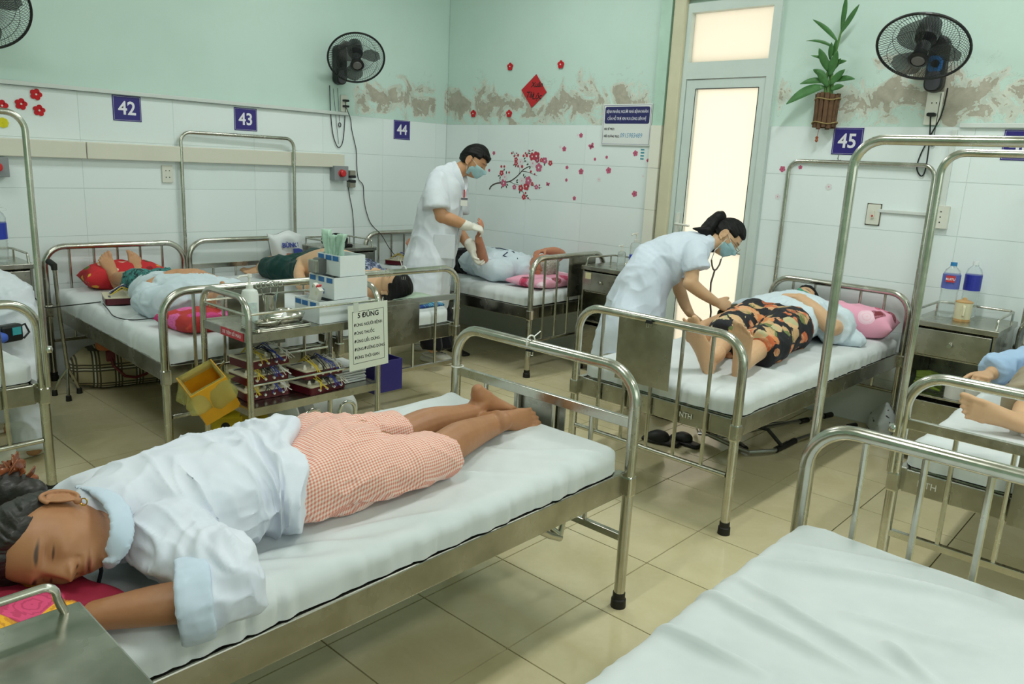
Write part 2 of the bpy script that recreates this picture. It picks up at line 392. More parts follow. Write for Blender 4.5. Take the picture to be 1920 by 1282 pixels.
# ------------------------------------------------------------------ cable trunking along the left-hand wall
tr = bpy.data.objects.new('trim_3', None); COL.objects.link(tr); tag(tr, kind='structure'); tr.location = (1.5, YA, 1.45)
for a, b in ((-1.2, .05), (.055, 1.885), (1.89, 2.50), (2.505, 3.845)):
    MB().box(((a+b)/2-1.5, -.024, 0), (b-a, .046, .105)).build('trunking_segment', CREAMP, tr, bevel=.005)
tr = MB().box((1.3, YA-.010, ZT+.008), (5.2, .02, .026)).build('trim_4', mat('white_trunking', '#d5dbd6', .4), bevel=.003); tag(tr, kind='structure')
MB().box((1.3, YA-.021, ZT-.006), (5.2, .003, .004)).build('painted_shadow_line', mat('shadow_line_grey', '#6f7772', .8), tr)  # solid grey strip, painted shadow along the trunking's lower edge
tr = MB().box((XB-.01, .15, ZT+.008), (.02, 2.15, .026)).build('trim_5', MATS['white_trunking'], bevel=.003); tag(tr, kind='structure')
tr = MB().box((XB-.008, 1.245, 1.55), (.016, .03, .50)).build('trim_6', MATS['white_trunking'], bevel=.003); tag(tr, kind='structure')
tr = MB().box((XB-.007, 1.42, 1.325), (.014, .34, .02)).build('trim_7', MATS['white_trunking'], bevel=.003); tag(tr, kind='structure')
# ------------------------------------------------------------------ ceiling lamps
def lamp(x, y, label, power=24):
    t = thing('ceiling_lamp', label, 'lamp', (x, y, CEIL), 0, 'fluorescent ceiling lamps')
    MB().box((0, 0, -.03), (1.24, .16, .06)).build('housing', WHITEP, t, bevel=.006)
    m = MATS.get('lit_tube')
    if not m:
        m = bpy.data.materials.new('lit_tube'); m.use_nodes = True; b = m.node_tree.nodes['Principled BSDF']
        b.inputs['Emission Color'].default_value = (.93, 1, .95, 1); b.inputs['Emission Strength'].default_value = 6; MATS['lit_tube'] = m
    for s in (-1, 1): MB().tube([(-.59, .045*s, -.082), (.59, .045*s, -.082)], .014, 10).build('tube', m, t, smooth=True)
    a = area('lamp_light', (0, 0, -.10), (0, 0, 0), 1.2, .16, power, (.955, 1.0, .985)); a.parent = t
for x, y, l, pw in ((.2, -1.6, 'ceiling lamp over the entrance side by the window wall', 18), (3.3, -1.4, 'ceiling lamp near the window end of the right-hand wall', 20), (.1, 1.3, 'ceiling lamp above the nearest bed on the left', 17),
                (3.3, 1.1, 'ceiling lamp above the foot of bed 45', 26), (.3, 4.0, 'ceiling lamp above the bed at the far left', 10), (3.4, 3.7, 'ceiling lamp above the gap between beds 43 and 44', 20)): lamp(x, y, l, pw)
# ------------------------------------------------------------------ beds
BW = .86; PR = .0195; TOPZ = .855
def arch(mb, x, y0, y1, ztop, z0, r, rad, n=12):
    pts = [Vector((x, y0, z0))] + arc((x, y0+rad, ztop-rad), rad, math.pi, math.pi/2, 8, (0, 1, 0), (0, 0, 1)) + arc((x, y1-rad, ztop-rad), rad, math.pi/2, 0, 8, (0, 1, 0), (0, 0, 1)) + [Vector((x, y1, z0))]
    mb.tube(pts, r, n)
def bed(label, loc, rz, Ln, endA, endB, mirror=False):
    """local x along the bed, y across it; each end: style, plate (y0,y1,z0,z1) or None, net arch True/False"""
    t = thing('hospital_bed', label, 'bed', loc, rz, 'stainless steel ward beds'); BEDS[label] = t
    for x, s, (style, plate, net) in ((0, 1, endA), (Ln, -1, endB)):
        mb = MB(); arch(mb, x, 0, BW, TOPZ, .045, PR, .12, 14)
        fr = mb.build('end_frame', STEEL, t, smooth=True)
        for y in (0, BW):
            f = MB().lathe([(.027, 0), (.026, .03), (.022, .034), (.022, .055)], 14, c=(x, y, 0)).build('rubber_foot', RUBBER, t, smooth=True)
            MB().box((x, y, .455), (.042, .042, .075)).build('bracket', STEEL, t, bevel=.008)
        zlo = .26
        if style == 'bars':
            MB().tube([(x, .02, zlo), (x, BW-.02, zlo)], .012).build('lower_rail', STEEL, t, smooth=True)
            for k in range(5): MB().tube([(x, BW*(k+1)/6, zlo), (x, BW*(k+1)/6, TOPZ-.005)], .0085, 8).build('bar', STEEL, t, smooth=True)
        else:
            MB().box((x, BW/2, .675), (.02, BW-.03, .035)).build('cross_bar', STEEL, t, bevel=.002)
            MB().box((x, BW/2, zlo), (.022, BW-.03, .025)).build('lower_rail', STEEL, t, bevel=.002)
            for k in range(4): MB().tube([(x, BW*(k+1)/5, zlo), (x, BW*(k+1)/5, .665)], .0085, 8).build('bar', STEEL, t, smooth=True)
        if plate:
            y0, y1, z0, z1 = plate; MB().box((x-s*.014, (y0+y1)/2, (z0+z1)/2), (.004, y1-y0, z1-z0)).build('chart_plate', SHEET, t, bevel=.001)
        MB().box((x+s*.03, BW/2, .46), (.03, BW-.05, .085)).build('end_rail', SHEET, t, bevel=.004)
        if net:
            m2 = MB(); arch(m2, x-s*.042, -.005, BW+.005, 1.60, .5, .0125, .07, 12); nf = m2.build('net_frame', STEEL, t, smooth=True)
            for y in (-.005, BW+.005):
                MB().box((x-s*.02, y, .66), (.03, .022, .03)).lathe([(.014, -.012), (.016, 0), (.012, .012)], 10, c=(x-s*.045, y+(.014 if y > 0 else -.014), .66)).build('clamp', CHROME, nf, smooth=True)
    for y in (.02, BW-.02):
        MB().box((Ln/2, y, .465), (Ln-.03, .03, .085)).build('side_rail', SHEET, t, bevel=.004)
    sl = MB().box((Ln/2, BW/2, .5), (Ln-.08, BW-.08, .012)).build('base_panel', SHEET, t)
    return t
def mattress(label, loc, rz, Ln, h=.085, seed=1, folds=(), over=.0, amp=1.0, W=BW-.03, drape=None, nu=110, nv=60):
    """a sheeted mattress: rounded slab with creases; folds = [(p0,p1,width,height)] in local metres"""
    r = .045
    def prof(Lt, n):
        s = []; k = 6
        for i in range(4): s.append((0, -(h)+(h-r)*i/4))
        for i in range(k+1):
            a = math.pi/2*i/k; s.append((r-r*math.cos(a), -r+r*math.sin(a)))
        m = [(r+(Lt-2*r)*(i+1)/n, 0) for i in range(n-1)]
        return s+m+[(Lt-x, z) for x, z in reversed(s)]
    U = np.array(prof(Ln, nu)); Vv = np.array(prof(W, nv))
    X = np.repeat(U[:, 0], len(Vv)); zu = np.repeat(U[:, 1], len(Vv)); Y = np.tile(Vv[:, 0], len(U)); zv = np.tile(Vv[:, 1], len(U))
    Zd = np.maximum(zu+zv, -h)
    # round the corners in plan
    cx = np.clip(X, .06, Ln-.06); cy = np.clip(Y, .06, W-.06); dx, dy = X-cx, Y-cy; d = np.hypot(dx, dy); k = np.where(d > .06, .06/np.maximum(d, 1e-6), 1)
    X2, Y2 = cx+dx*k, cy+dy*k
    P = np.stack([X2, Y2, Zd], 1); top = np.clip(1+Zd/.03, 0, 1)
    w1 = fbm(np.stack([X*2.2+seed*7, Y*3.1, 0*X], 1), seed, 3)*.006*amp
    ang = .5+.3*math.sin(seed); q = X*math.cos(ang)+Y*math.sin(ang)
    warp = fbm(np.stack([X*1.5, Y*1.5, 0*X+seed], 1), seed+5, 2)*.12
    rid = 1-np.abs(vnoise(np.stack([(q+warp)*7, (Y*math.cos(ang)-X*math.sin(ang))*1.3+seed, 0*X], 1), seed+9))
    zz = w1 + np.clip(rid-.72, 0, 1)*.035*amp
    for (p0, p1, wd, hh) in folds:
        p0 = np.array(p0[:2]); p1 = np.array(p1[:2]); dv = p1-p0; ln = np.hypot(*dv); e = dv/ln
        s = (X2-p0[0])*e[0]+(Y2-p0[1])*e[1]; c = -(X2-p0[0])*e[1]+(Y2-p0[1])*e[0]+.02*np.sin(s*7+seed)*np.clip(s/ln, 0, 1)
        u = np.clip(s/ln, 0, 1); tap = np.clip(np.sin(np.pi*u), 0, 1)**.6*(s > 0)*(s < ln)
        zz = zz + hh*tap*np.exp(-(c/wd)**2) - hh*.35*tap*np.exp(-((c-1.9*wd)/(wd*1.3))**2)
    P[:, 2] += zz*top
    side = 1-top
    puck = np.abs(vnoise(np.stack([X*26, Y*26, Zd*4], 1), seed+3))*.012*side
    nx = np.where(np.abs(dx) > np.abs(dy), np.sign(dx), 0)*np.clip(np.abs(dx)/.05, 0, 1); ny = np.where(np.abs(dy) >= np.abs(dx), np.sign(dy), 0)*np.clip(np.abs(dy)/.05, 0, 1)
    P[:, 0] += nx*puck; P[:, 1] += ny*puck
    if over: P[:, 2] = np.where(Zd < -h*.5, P[:, 2]-over*(.6+.4*fbm(np.stack([X*3, Y*3, 0*X], 1), seed, 2)), P[:, 2])
    if drape: P = drape(P, X, Y, Zd, h)
    P[:, 2] += h
    n = len(Vv); F = [(i*n+j, (i+1)*n+j, (i+1)*n+j+1, i*n+j+1) for i in range(len(U)-1) for j in range(n-1)]
    me = npmesh('mattress', P, F, True)
    o = obj('mattress', me, SHEETC); o.location = loc; o.rotation_euler = (0, 0, rz); tag(o, label, 'mattress', 'sheeted mattresses'); return o
HM = .512                      # height of the bed base
def place(nearL, nearR, ang): return nearL, ang
# left-hand row: local x runs from the wall end (0) to the aisle end (L); y across to the left
LB = 1.88
BEDS = {}
def leftbed(label, mlabel, xn, xf, endF, endN, seed, yn=3.5, **kw):
    ang = math.atan2(-(LB), (xn-xf)); ang = math.atan2(-math.sqrt(LB**2-(xn-xf)**2), xn-xf)
    # right-hand post of the wall end is the local origin? local +y points to world +x when the bed runs towards -y
    ox, oy = xf, yn+math.sqrt(LB**2-(xn-xf)**2)
    t = bed(label, (ox, oy, 0), ang, LB, endF, endN)
    m = mattress(mlabel, Vector((ox, oy, HM)) + Matrix.Rotation(ang, 3, 'Z') @ Vector((.035, .015, 0)), ang, LB-.07, seed=seed, **kw)
    return t, m
NB = ('bars', None, False)
leftbed('bed at the far left edge with a tall net pole', 'mattress of the bed at the far left edge with a blood pressure cuff', .135, .05, NB, ('bars', None, True), 1)
def drape42(P, X, Y, Zd, h):
    k = np.clip((.12-Y)/.12, 0, 1)*np.clip(-Zd/h, 0, 1)
    P[:, 2] -= k*.035*(.6+.4*np.sin(X*2.2)); return P
leftbed('bed under plate 42 with a patient whose feet rest on a red pillow', 'mattress of bed 42 with its sheet hanging loose at the side', 1.49, 1.58, NB, ('bars', (.30, .60, .55, .845), False), 2, drape=drape42)
leftbed('bed under plate 43 behind the instrument trolley with a steel chart plate', 'mattress of bed 43 under the patient in green trousers', 2.45, 2.5, ('mid', None, True), ('mid', (.24, .55, .42, .665), False), 3)
leftbed('bed in the corner under plate 44 where the old man lies', 'mattress of the corner bed under the old man', 4.085, 4.06, NB, ('bars', (.40, .73, .55, .845), False), 4, yn=3.54)
# right-hand row: heads against the right-hand wall, local x runs from the aisle end towards the wall
def rightbed(label, mlabel, x0, x1, yR, endA, endB, seed, rz=0, **kw):
    t = bed(label, (x0, yR, 0), rz, x1-x0, endA, endB)
    m = mattress(mlabel, Vector((x0, yR, HM)) + Matrix.Rotation(rz, 3, 'Z') @ Vector((.035, .015, 0)), rz, x1-x0-.07, seed=seed, **kw)
    return t, m
rightbed('bed under plate 45 beside the frosted door', 'mattress of bed 45 under the patient in floral trousers', 2.905, 4.93, 1.355, ('bars', (.33, .62, .555, .845), False), ('bars', None, True), 5, rz=R(-1.2))
rightbed('bed at the right edge under plate 46 with a tall net pole', 'mattress of the bed at the right edge under a bare foot', 2.88, 4.85, -.135, ('mid', (.2, .5, .42, .665), True), ('mid', None, True), 6)
rightbed('nearest bed on which a woman lies face down', 'mattress of the nearest occupied bed under the woman lying face down', .16, 2.104, 1.34, NB, ('mid', (.30, .55, .42, .665), False), 7, amp=1.3, nu=240, nv=110, folds=[((.75, .02), (.42, .20), .016, .010), ((.90, .03), (.55, .16), .014, .009), ((1.15, .02), (.80, .12), .015, .010), ((1.5, .03), (1.2, .25), .018, .007), ((.35, .02), (.15, .25), .016, .010), ((1.75, .1), (1.45, .75), .02, .006), ((1.1, .62), (1.8, .8), .02, .006)])
def rf(px, py): p = PZ(px, py, .6); return (p.x-.105, p.y+.14)
rightbed('empty bed in the bottom right foreground', 'bare white mattress of the empty foreground bed', .07, 2.04, -.125, NB, ('bars', None, True), 8, amp=.5, nu=260, nv=120,
         folds=[(rf(1370, 1045), rf(1920, 1150), .018, .027), (rf(1310, 1100), rf(1640, 1290), .016, .027), (rf(1400, 1090), rf(1720, 1290), .014, .023), (rf(1230, 1165), rf(1470, 1290), .016, .027), (rf(1600, 1160), rf(1930, 1250), .016, .015), (rf(1690, 1210), rf(1800, 1300), .016, .019), (rf(1420, 1010), rf(1800, 1090), .020, .011)])
# ------------------------------------------------------------------ figure toolkit
MT = HM+.085                                    # top of a mattress
def PD(px, py, d): return CO + ray(px, py)*d    # point at a given distance along the view axis
def cr(pts, k=5):
    """Catmull-Rom through rows of numbers"""
    A = np.array(pts, float); n = len(A); out = []
    for i in range(n-1):
        p0 = A[max(i-1, 0)]; p1 = A[i]; p2 = A[i+1]; p3 = A[min(i+2, n-1)]
        for j in range(k):
            t = j/k; out.append(.5*((2*p1)+(-p0+p2)*t+(2*p0-5*p1+4*p2-p3)*t*t+(-p0+3*p1-3*p2+p3)*t**3))
    out.append(A[-1]); return np.array(out)
class Bag:
    def __init__(s): s.V = []; s.F = []; s.n = 0
    def raw(s, V, F):
        V = np.asarray(V, float); s.V.append(V); s.F += [tuple(i+s.n for i in f) for f in F]; s.n += len(V); return s
    def loft(s, pts, rad, up=(0, 0, 1), n=20, k=5, flat=(False, False), sq=2.0):
        """tube of elliptical sections; rad = r or (across, along up) per point; rounded ends unless flat"""
        rows = [list(p)[:3]+([r, r] if not hasattr(r, '__len__') else list(r)) for p, r in zip(pts, rad)]
        A = cr(rows, k); C = A[:, :3]; ra = np.maximum(A[:, 3], .001); rb = np.maximum(A[:, 4], .001)
        T = np.gradient(C, axis=0); T /= np.maximum(np.linalg.norm(T, axis=1), 1e-9)[:, None]
        U = np.array(up, float); B = U[None]-T*(T@U)[:, None]
        bad = np.linalg.norm(B, axis=1) < .05
        if bad.any(): alt = np.array((1., .2, .1)); B[bad] = alt-T[bad]*(T[bad]@alt)[:, None]
        B /= np.linalg.norm(B, axis=1)[:, None]; Sd = np.cross(T, B)
        def ends(i, sgn):
            if flat[0 if sgn < 0 else 1]: return []
            r = min(ra[i], rb[i]); return [(C[i]+T[i]*sgn*r*.9*math.sin(a), ra[i]*math.cos(a), rb[i]*math.cos(a), i) for a in (.5, 1.0, 1.4)]
        rings = [(e[0], e[1], e[2], e[3]) for e in reversed(ends(0, -1))]+[(C[i], ra[i], rb[i], i) for i in range(len(C))]+ends(len(C)-1, 1)
        an = np.linspace(0, 2*np.pi, n, endpoint=False); ca, sa = np.cos(an), np.sin(an)
        if sq != 2: ca = np.sign(ca)*np.abs(ca)**(2/sq); sa = np.sign(sa)*np.abs(sa)**(2/sq)
        V = np.concatenate([c+np.outer(ca*a, Sd[i])+np.outer(sa*b, B[i]) for c, a, b, i in rings]); m = len(rings)
        F = [(i*n+q, i*n+(q+1) % n, (i+1)*n+(q+1) % n, (i+1)*n+q) for i in range(m-1) for q in range(n)]
        F += [tuple(range(n-1, -1, -1)), tuple((m-1)*n+q for q in range(n))]
        return s.raw(V, F)
    def ball(s, c, r, M=None, n=14):
        V = []; F = []; r = (r, r, r) if not hasattr(r, '__len__') else r
        for i in range(n+1):
            th = math.pi*i/n
            for j in range(2*n):
                ph = math.pi*j/n; v = Vector((r[0]*math.sin(th)*math.cos(ph), r[1]*math.sin(th)*math.sin(ph), r[2]*math.cos(th))); v = M @ v if M else v
                V.append(tuple(v+Vector(c)))
        for i in range(n):
            for j in range(2*n): F.append((i*2*n+j, (i+1)*2*n+j, (i+1)*2*n+(j+1) % (2*n), i*2*n+(j+1) % (2*n)))
        return s.raw(V, F)
    def mesh(s, name='m'):
        return npmesh(name, np.concatenate(s.V), s.F)
    def remesh(s, voxel, smooth=4, name='m'):
        me = s.mesh(name); o = bpy.data.objects.new('tmp', me); COL.objects.link(o)
        # make every piece face outwards before fusing
        bm = bmesh.new(); bm.from_mesh(me); bmesh.ops.recalc_face_normals(bm, faces=bm.faces); bm.to_mesh(me); bm.free()
        m = o.modifiers.new('r', 'REMESH'); m.mode = 'VOXEL'; m.voxel_size = voxel; m.use_smooth_shade = True
        if smooth: q = o.modifiers.new('s', 'SMOOTH'); q.factor = .5; q.iterations = smooth
        dg = bpy.context.evaluated_depsgraph_get(); out = bpy.data.meshes.new_from_object(o.evaluated_get(dg))
        bpy.data.objects.remove(o); bpy.data.meshes.remove(me); out.name = name; return out
def getP(me):
    P = np.empty(len(me.vertices)*3); me.vertices.foreach_get('co', P); return P.reshape(-1, 3)
def getN(me):
    P = np.empty(len(me.vertices)*3); me.vertices.foreach_get('normal', P); return P.reshape(-1, 3)
def setP(me, P): me.vertices.foreach_set('co', np.ascontiguousarray(P).ravel()); me.update()
def wrinkle(me, amp, scale, seed=0, stretch=(1, 1, 1), rot=None, mask=None, amp2=None):
    """cloth creases: sharp ridges running across the compressed direction"""
    P = getP(me); N = getN(me); Q = P @ np.array(rot).T if rot is not None else P
    Q = Q*np.array(stretch); warp = np.stack([fbm(P*3.1, seed+20, 2), fbm(P*3.1, seed+31, 2), fbm(P*3.1, seed+47, 2)], 1)*.06
    r = 1-np.abs(vnoise((Q+warp)*scale, seed)); r2 = 1-np.abs(vnoise((Q+warp)*scale*2.1+9, seed+1))
    d = amp*((r-.62)*.9+(r2-.6)*.35) + (amp2 if amp2 is not None else amp*.8)*fbm(P*5, seed+3, 2)
    if mask is not None: d = d*mask(P)
    setP(me, P+N*d[:, None]); return me
def V3(*a): return Vector(a)
def nrm(v): return Vector(v).normalized()
# ---- hands and feet
def hand(bag, wrist, fwd, palm, thumb, curl=(25, 35, 25), spread=4, s=1.0, tcurl=25, tout=45, fingers=None):
    """fwd: wrist to knuckles; palm: direction the palm faces; thumb: direction of the thumb side"""
    w = Vector(wrist); f = nrm(fwd); p = nrm(Vector(palm)-f*f.dot(Vector(palm))); t = f.cross(p)
    if t.dot(Vector(thumb)) < 0: t = -t
    k = w+f*.088*s
    bag.loft([w-f*.03*s, w, w+f*.03*s, w+f*.06*s, w+f*.092*s], [(.026*s, .02*s), (.027*s, .019*s), (.036*s, .018*s), (.041*s, .016*s), (.037*s, .012*s)], up=p, n=16)
    for i, (off, ln) in enumerate(((.029, .070), (.0098, .078), (-.0098, .072), (-.0285, .056))):
        cu = (fingers[i] if fingers else curl); a = R(spread*(1.5-i)); d = f*math.cos(a)+t*math.sin(a)
        pos = k+t*off*s-f*(.004+.006*abs(i-1))*s; pts = [pos-d*.02*s, pos]; ang = 0; r = [.0095*s, .0095*s]
        for j, frac in enumerate((.45, .31, .24)):
            ang += R(cu[j]); dd = d*math.cos(ang)+p*math.sin(ang); pos = pos+dd*ln*frac*s; pts.append(pos); r.append((.0088-.0009*j)*s)
        bag.loft(pts, r, up=t, n=10, k=3)
    a = R(tout); d = f*math.cos(a)+t*math.sin(a); pos = w+f*.018*s+t*.022*s; pts = [pos]; r = [.015*s]; ang = R(10)
    for j, ln in enumerate((.042, .034, .026)):
        dd = d*math.cos(ang)+p*math.sin(ang); pos = pos+dd*ln*s; pts.append(pos); r.append((.0125-.0015*j)*s); ang += R(tcurl)
        d = d*math.cos(R(tcurl*.5))+f*math.sin(R(tcurl*.5))
    bag.loft(pts, r, up=p, n=10, k=3)
def foot(bag, ankle, fwd, up, inner, s=1.0, toecurl=8):
    """fwd: heel to toes; up: instep side; inner: side of the big toe"""
    a = Vector(ankle); f = nrm(fwd); u = nrm(Vector(up)-f*f.dot(Vector(up))); t = f.cross(u)
    if t.dot(Vector(inner)) < 0: t = -t
    def q(y, z, x=0): return a+(f*y+u*z+t*x)*s
    bag.loft([q(-.052, -.052), q(-.035, -.042), q(0, -.03), q(.045, -.036), q(.09, -.05), q(.128, -.060), q(.15, -.065)],
             [(.022*s, .024*s), (.029*s, .034*s), (.034*s, .044*s), (.036*s, .036*s), (.042*s, .024*s), (.045*s, .0165*s), (.042*s, .0125*s)], up=u, n=20)
    bag.loft([q(-.01, .05), q(-.008, 0), q(.0, -.03)], [.036*s, .037*s, .036*s], up=f, n=16)
    for i, (x, y, ln, r) in enumerate(((.030, .150, .046, .0140), (.0085, .157, .038, .0085), (-.0085, .151, .034, .0082), (-.0240, .142, .030, .0080), (-.0375, .130, .026, .0078))):
        c = R(toecurl); bag.loft([q(y-.03, -.063, x), q(y, -.064, x), q(y+ln*.55, -.064+ln*.1, x*1.06), q(y+ln, -.070, x*1.1)], [r*s, r*s*.95, r*s*.97, r*s*.92], up=u, n=10, k=3)
# ---- heads
def gss(x, z, x0, z0, sx, sz): return np.exp(-((x-x0)/sx)**2-((z-z0)/sz)**2)
def headverts(nu, nv, face=1.0):
    th = np.linspace(.02, np.pi-.02, nv); ph = np.linspace(0, 2*np.pi, nu, endpoint=False)
    TH, PH = np.meshgrid(th, ph, indexing='ij'); D = np.stack([np.sin(TH)*np.cos(PH), np.sin(TH)*np.sin(PH), np.cos(TH)], -1).reshape(-1, 3)
    return D, [(i*nu+j, (i+1)*nu+j, (i+1)*nu+(j+1) % nu, i*nu+(j+1) % nu) for i in range(nv-1) for j in range(nu)]+[tuple(range(nu-1, -1, -1)) if False else tuple(range(nu)), tuple((nv-1)*nu+j for j in range(nu-1, -1, -1))]
def sculpt(D, face=1.0):
    P = D*np.array((.0735, .094, .112)); x, y, z = P[:, 0].copy(), P[:, 1].copy(), P[:, 2].copy()
    zt = z/.112; dn = np.clip(-zt, 0, 1); front = np.clip(y/.05, 0, 1)
    x *= 1-.26*dn**1.7; x *= 1+.05*np.clip(zt, 0, 1)
    y = np.where(y < 0, y*(1-.30*dn**1.2), y); y = np.where(y > 0, y*(1-.06*np.clip(1-np.abs(zt), 0, 1)), y)
    y += front*dn**2*.018                                  # the jaw comes forward
    ax = np.abs(x); f = front*face
    y += f*(.006*gss(ax, z, .026, .024, .024, .010)+.004*gss(x, z, 0, .026, .02, .012))      # brow
    y -= f*.0125*gss(ax, z, .031, .004, .0155, .0125)     # sockets
    y += f*.0085*gss(ax, z, .031, .001, .012, .0085)      # lids
    y += f*.007*gss(ax, z, .044, -.024, .020, .018)       # cheekbones
    y -= f*.004*gss(ax, z, .040, -.058, .014, .02)
    nz = np.clip((.02-z)/.055, 0, 1); y += f*(.029*nz**1.3)*np.exp(-(x/(.0085+.006*nz))**2)*(1/(1+np.exp((-.041-z)/.0022)))   # nose
    y += f*.0095*gss(ax, z, .0125, -.0345, .0065, .0065)
    y -= f*.004*gss(ax, z, .019, -.040, .006, .01)
    y += f*(.0065*gss(x, z, 0, -.0565, .019, .0052)+.0075*gss(x, z, 0, -.0690, .016, .0060)-.0045*gss(x, z, 0, -.0625, .022, .0022))   # lips
    y += f*.004*gss(x, z, 0, -.062, .03, .016)
    y -= f*.004*gss(x, z, 0, -.080, .016, .005); y += f*.008*gss(x, z, 0, -.097, .018, .012)
    return np.stack([x, y, z], 1)
def headframe(c, fwd, up, s=1.0):
    f = nrm(fwd); u = nrm(Vector(up)-f*f.dot(Vector(up))); r = f.cross(u)
    return np.array(((r.x, f.x, u.x), (r.y, f.y, u.y), (r.z, f.z, u.z)))*s, np.array(c)
def tf(P, H): return np.asarray(P) @ H[0].T + H[1]
def ear(bag, H, side, s=1.0):
    """an ear: rim, folded inner ridge, bowl and lobe"""
    c = np.array((side*.071, -.012, -.006)); pts = []
    out = np.array((side*.85, -.5, 0.)); out /= np.linalg.norm(out)
    fw = np.array((side*.3, .95, 0.)); up = np.array((0, 0, 1.))
    rim = [c+out*.014*s+up*.030*math.cos(a)*(1.0 if math.cos(a) > 0 else 1.05)-fw*.0185*math.sin(a)+out*.006*math.sin(a) for a in np.linspace(-.9, 3.0, 12)]
    bag.loft([tuple(tf(p, H)) for p in rim], [.0042]*12, up=tuple(H[0][:, 0]), n=8, k=2)
    an = [c+out*.015*s+up*.019*math.cos(a)-fw*.010*math.sin(a) for a in np.linspace(-.3, 2.7, 8)]
    bag.loft([tuple(tf(p, H)) for p in an], [.0038]*8, up=tuple(H[0][:, 0]), n=8, k=2)
    M = Matrix([list(r) for r in np.stack([out*.006, fw*.018, up*.030], 1)])
    n = 12; V = []; F = []
    for i in range(n+1):
        for j in range(2*n):
            t = math.pi*i/n; p = math.pi*j/n; V.append(c+out*.011+out*.005*math.sin(t)*math.cos(p)+fw*(-.001+.0175*math.sin(t)*math.sin(p))+up*.030*math.cos(t))
    for i in range(n):
        for j in range(2*n): F.append((i*2*n+j, (i+1)*2*n+j, (i+1)*2*n+(j+1) % (2*n), i*2*n+(j+1) % (2*n)))
    bag.raw(tf(V, H), F)
    bag.ball(tuple(tf(c+out*.008-up*.031+fw*.004, H)), .0075)
def haircap(H, nu, nv, maskf, off, seed=0, streak=.004, sdir=(0, 1, 0), ns=60):
    """hair as a shell grown from the scalp where maskf > 0"""
    D, F = headverts(nu, nv); P = sculpt(D, 0); m = np.clip(maskf(P), 0, 1)
    cl = P*np.array((1, 1, 1)); ax = np.array(sdir, float); ax /= np.linalg.norm(ax)
    ang = np.arctan2(D @ np.cross(ax, (0.3, .1, .95)), D @ np.cross(ax, np.cross(ax, (0.3, .1, .95)))); al = D @ ax
    st = vnoise(np.stack([ang*ns/6.28, al*2.0, 0*al], 1), seed)+.5*vnoise(np.stack([ang*ns/2.6, al*3.0, 0*al+5], 1), seed+1)
    r = np.linalg.norm(P, axis=1, keepdims=True); nd = P/r
    o = off*(m**.6)*1.0+streak*st*m - .014*(1-m)
    return tf(P+nd*o[:, None], H), F
def maskshell(H, name, m, parent, off=.007):
    """pleated surgical mask over nose, mouth and chin"""
    nx, nz = 26, 18; V = []; F = []
    D, _ = headverts(160, 120); S = sculpt(D)
    for i in range(nz+1):
        for j in range(nx+1):
            u = -1+2*j/nx; v = i/nz; z = -.014-.012*(1-abs(u))*0-.090*v+.008*abs(u); xx = u*.066*(1-.12*v)
            best = None
            sel = (S[:, 1] > -.03); d = (S[sel, 0]-xx)**2+(S[sel, 2]-z)**2; y = S[sel, 1][np.argsort(d)[:3]].mean()
            y += off+.006*(1-u*u)+.0025*math.sin(v*18)*(1-abs(u)); V.append((xx*1.06, y, z))
    for i in range(nz):
        for j in range(nx): a = i*(nx+1)+j; F.append((a, a+1, a+nx+2, a+nx+1))
    V = np.array(V)
    for k in range(3):
        G = V.reshape(nz+1, nx+1, 3); G[1:-1, 1:-1, 1] = (G[:-2, 1:-1, 1]+G[2:, 1:-1, 1]+G[1:-1, :-2, 1]+G[1:-1, 2:, 1]+4*G[1:-1, 1:-1, 1])/8
    n = len(V); B = V.copy(); B[:, 1] -= .0025; VV = np.concatenate([V, B]); FF = F+[tuple(q+n for q in reversed(f)) for f in F]
    edge = [j for j in range(nx+1)]+[i*(nx+1)+nx for i in range(1, nz+1)]+[nz*(nx+1)+j for j in range(nx-1, -1, -1)]+[i*(nx+1) for i in range(nz-1, 0, -1)]
    for a, b in zip(edge, edge[1:]+edge[:1]): FF.append((a, a+n, b+n, b))
    o = obj(name, npmesh(name, tf(VV, H), FF, True), m, parent)
    mb = MB()
    for sd in (-1, 1):
        for z0, z1 in ((-.006, .016), (-.095, -.035)):
            q = V[0 if z0 > -.05 else nz*(nx+1)] if sd < 0 else V[nx if z0 > -.05 else nz*(nx+1)+nx]
            mb.tube([Vector(tf(p, H)) for p in (q, ((q[0]+sd*.074)/2+sd*.006, (q[1]-.018)/2, (q[2]+z1)/2), (sd*.077, -.016, z1))], .0013, 6)
    mb.build('ear_loop', WHITEP, o); return o
# ---- skin and cloth
def m_skin(base, lo, red):
    def f(t):
        v = t.coord(); n = t.noise(v, 14, 4, .6); n2 = t.noise(v, 60, 3, .6)
        a = t.ramp(n, [(.3, L(lo)), (.7, L(base))]); a = t.mix(t.math('MULTIPLY', n2, .3), a, L(red))
        at = t.new('ShaderNodeAttribute', attribute_name='tint'); a = t.mix(t.math('MULTIPLY', at.outputs['Alpha'], 1.0), a, at.outputs['Color'])
        t.col(a); t.b.inputs['Subsurface Weight'].default_value = .12; t.b.inputs['Subsurface Radius'].default_value = (.012, .005, .003)
        t.b.inputs['Subsurface Scale'].default_value = 1.0
        t.bump(t.noise(v, 350, 2, .5), .12, .001)
    return f
SK_DARK = custom('tanned_skin', m_skin('#b07f57', '#a3724c', '#a8684a'), .5)
SK_MID = custom('warm_skin', m_skin('#c99a72', '#bd8d66', '#c4825f'), .5)
SK_PALE = custom('light_warm_skin', m_skin('#d8b28a', '#cfa67e', '#d09a78'), .5)
SK_OLD = custom('ruddy_skin', m_skin('#c98d6c', '#bc7f60', '#b86a50'), .5)
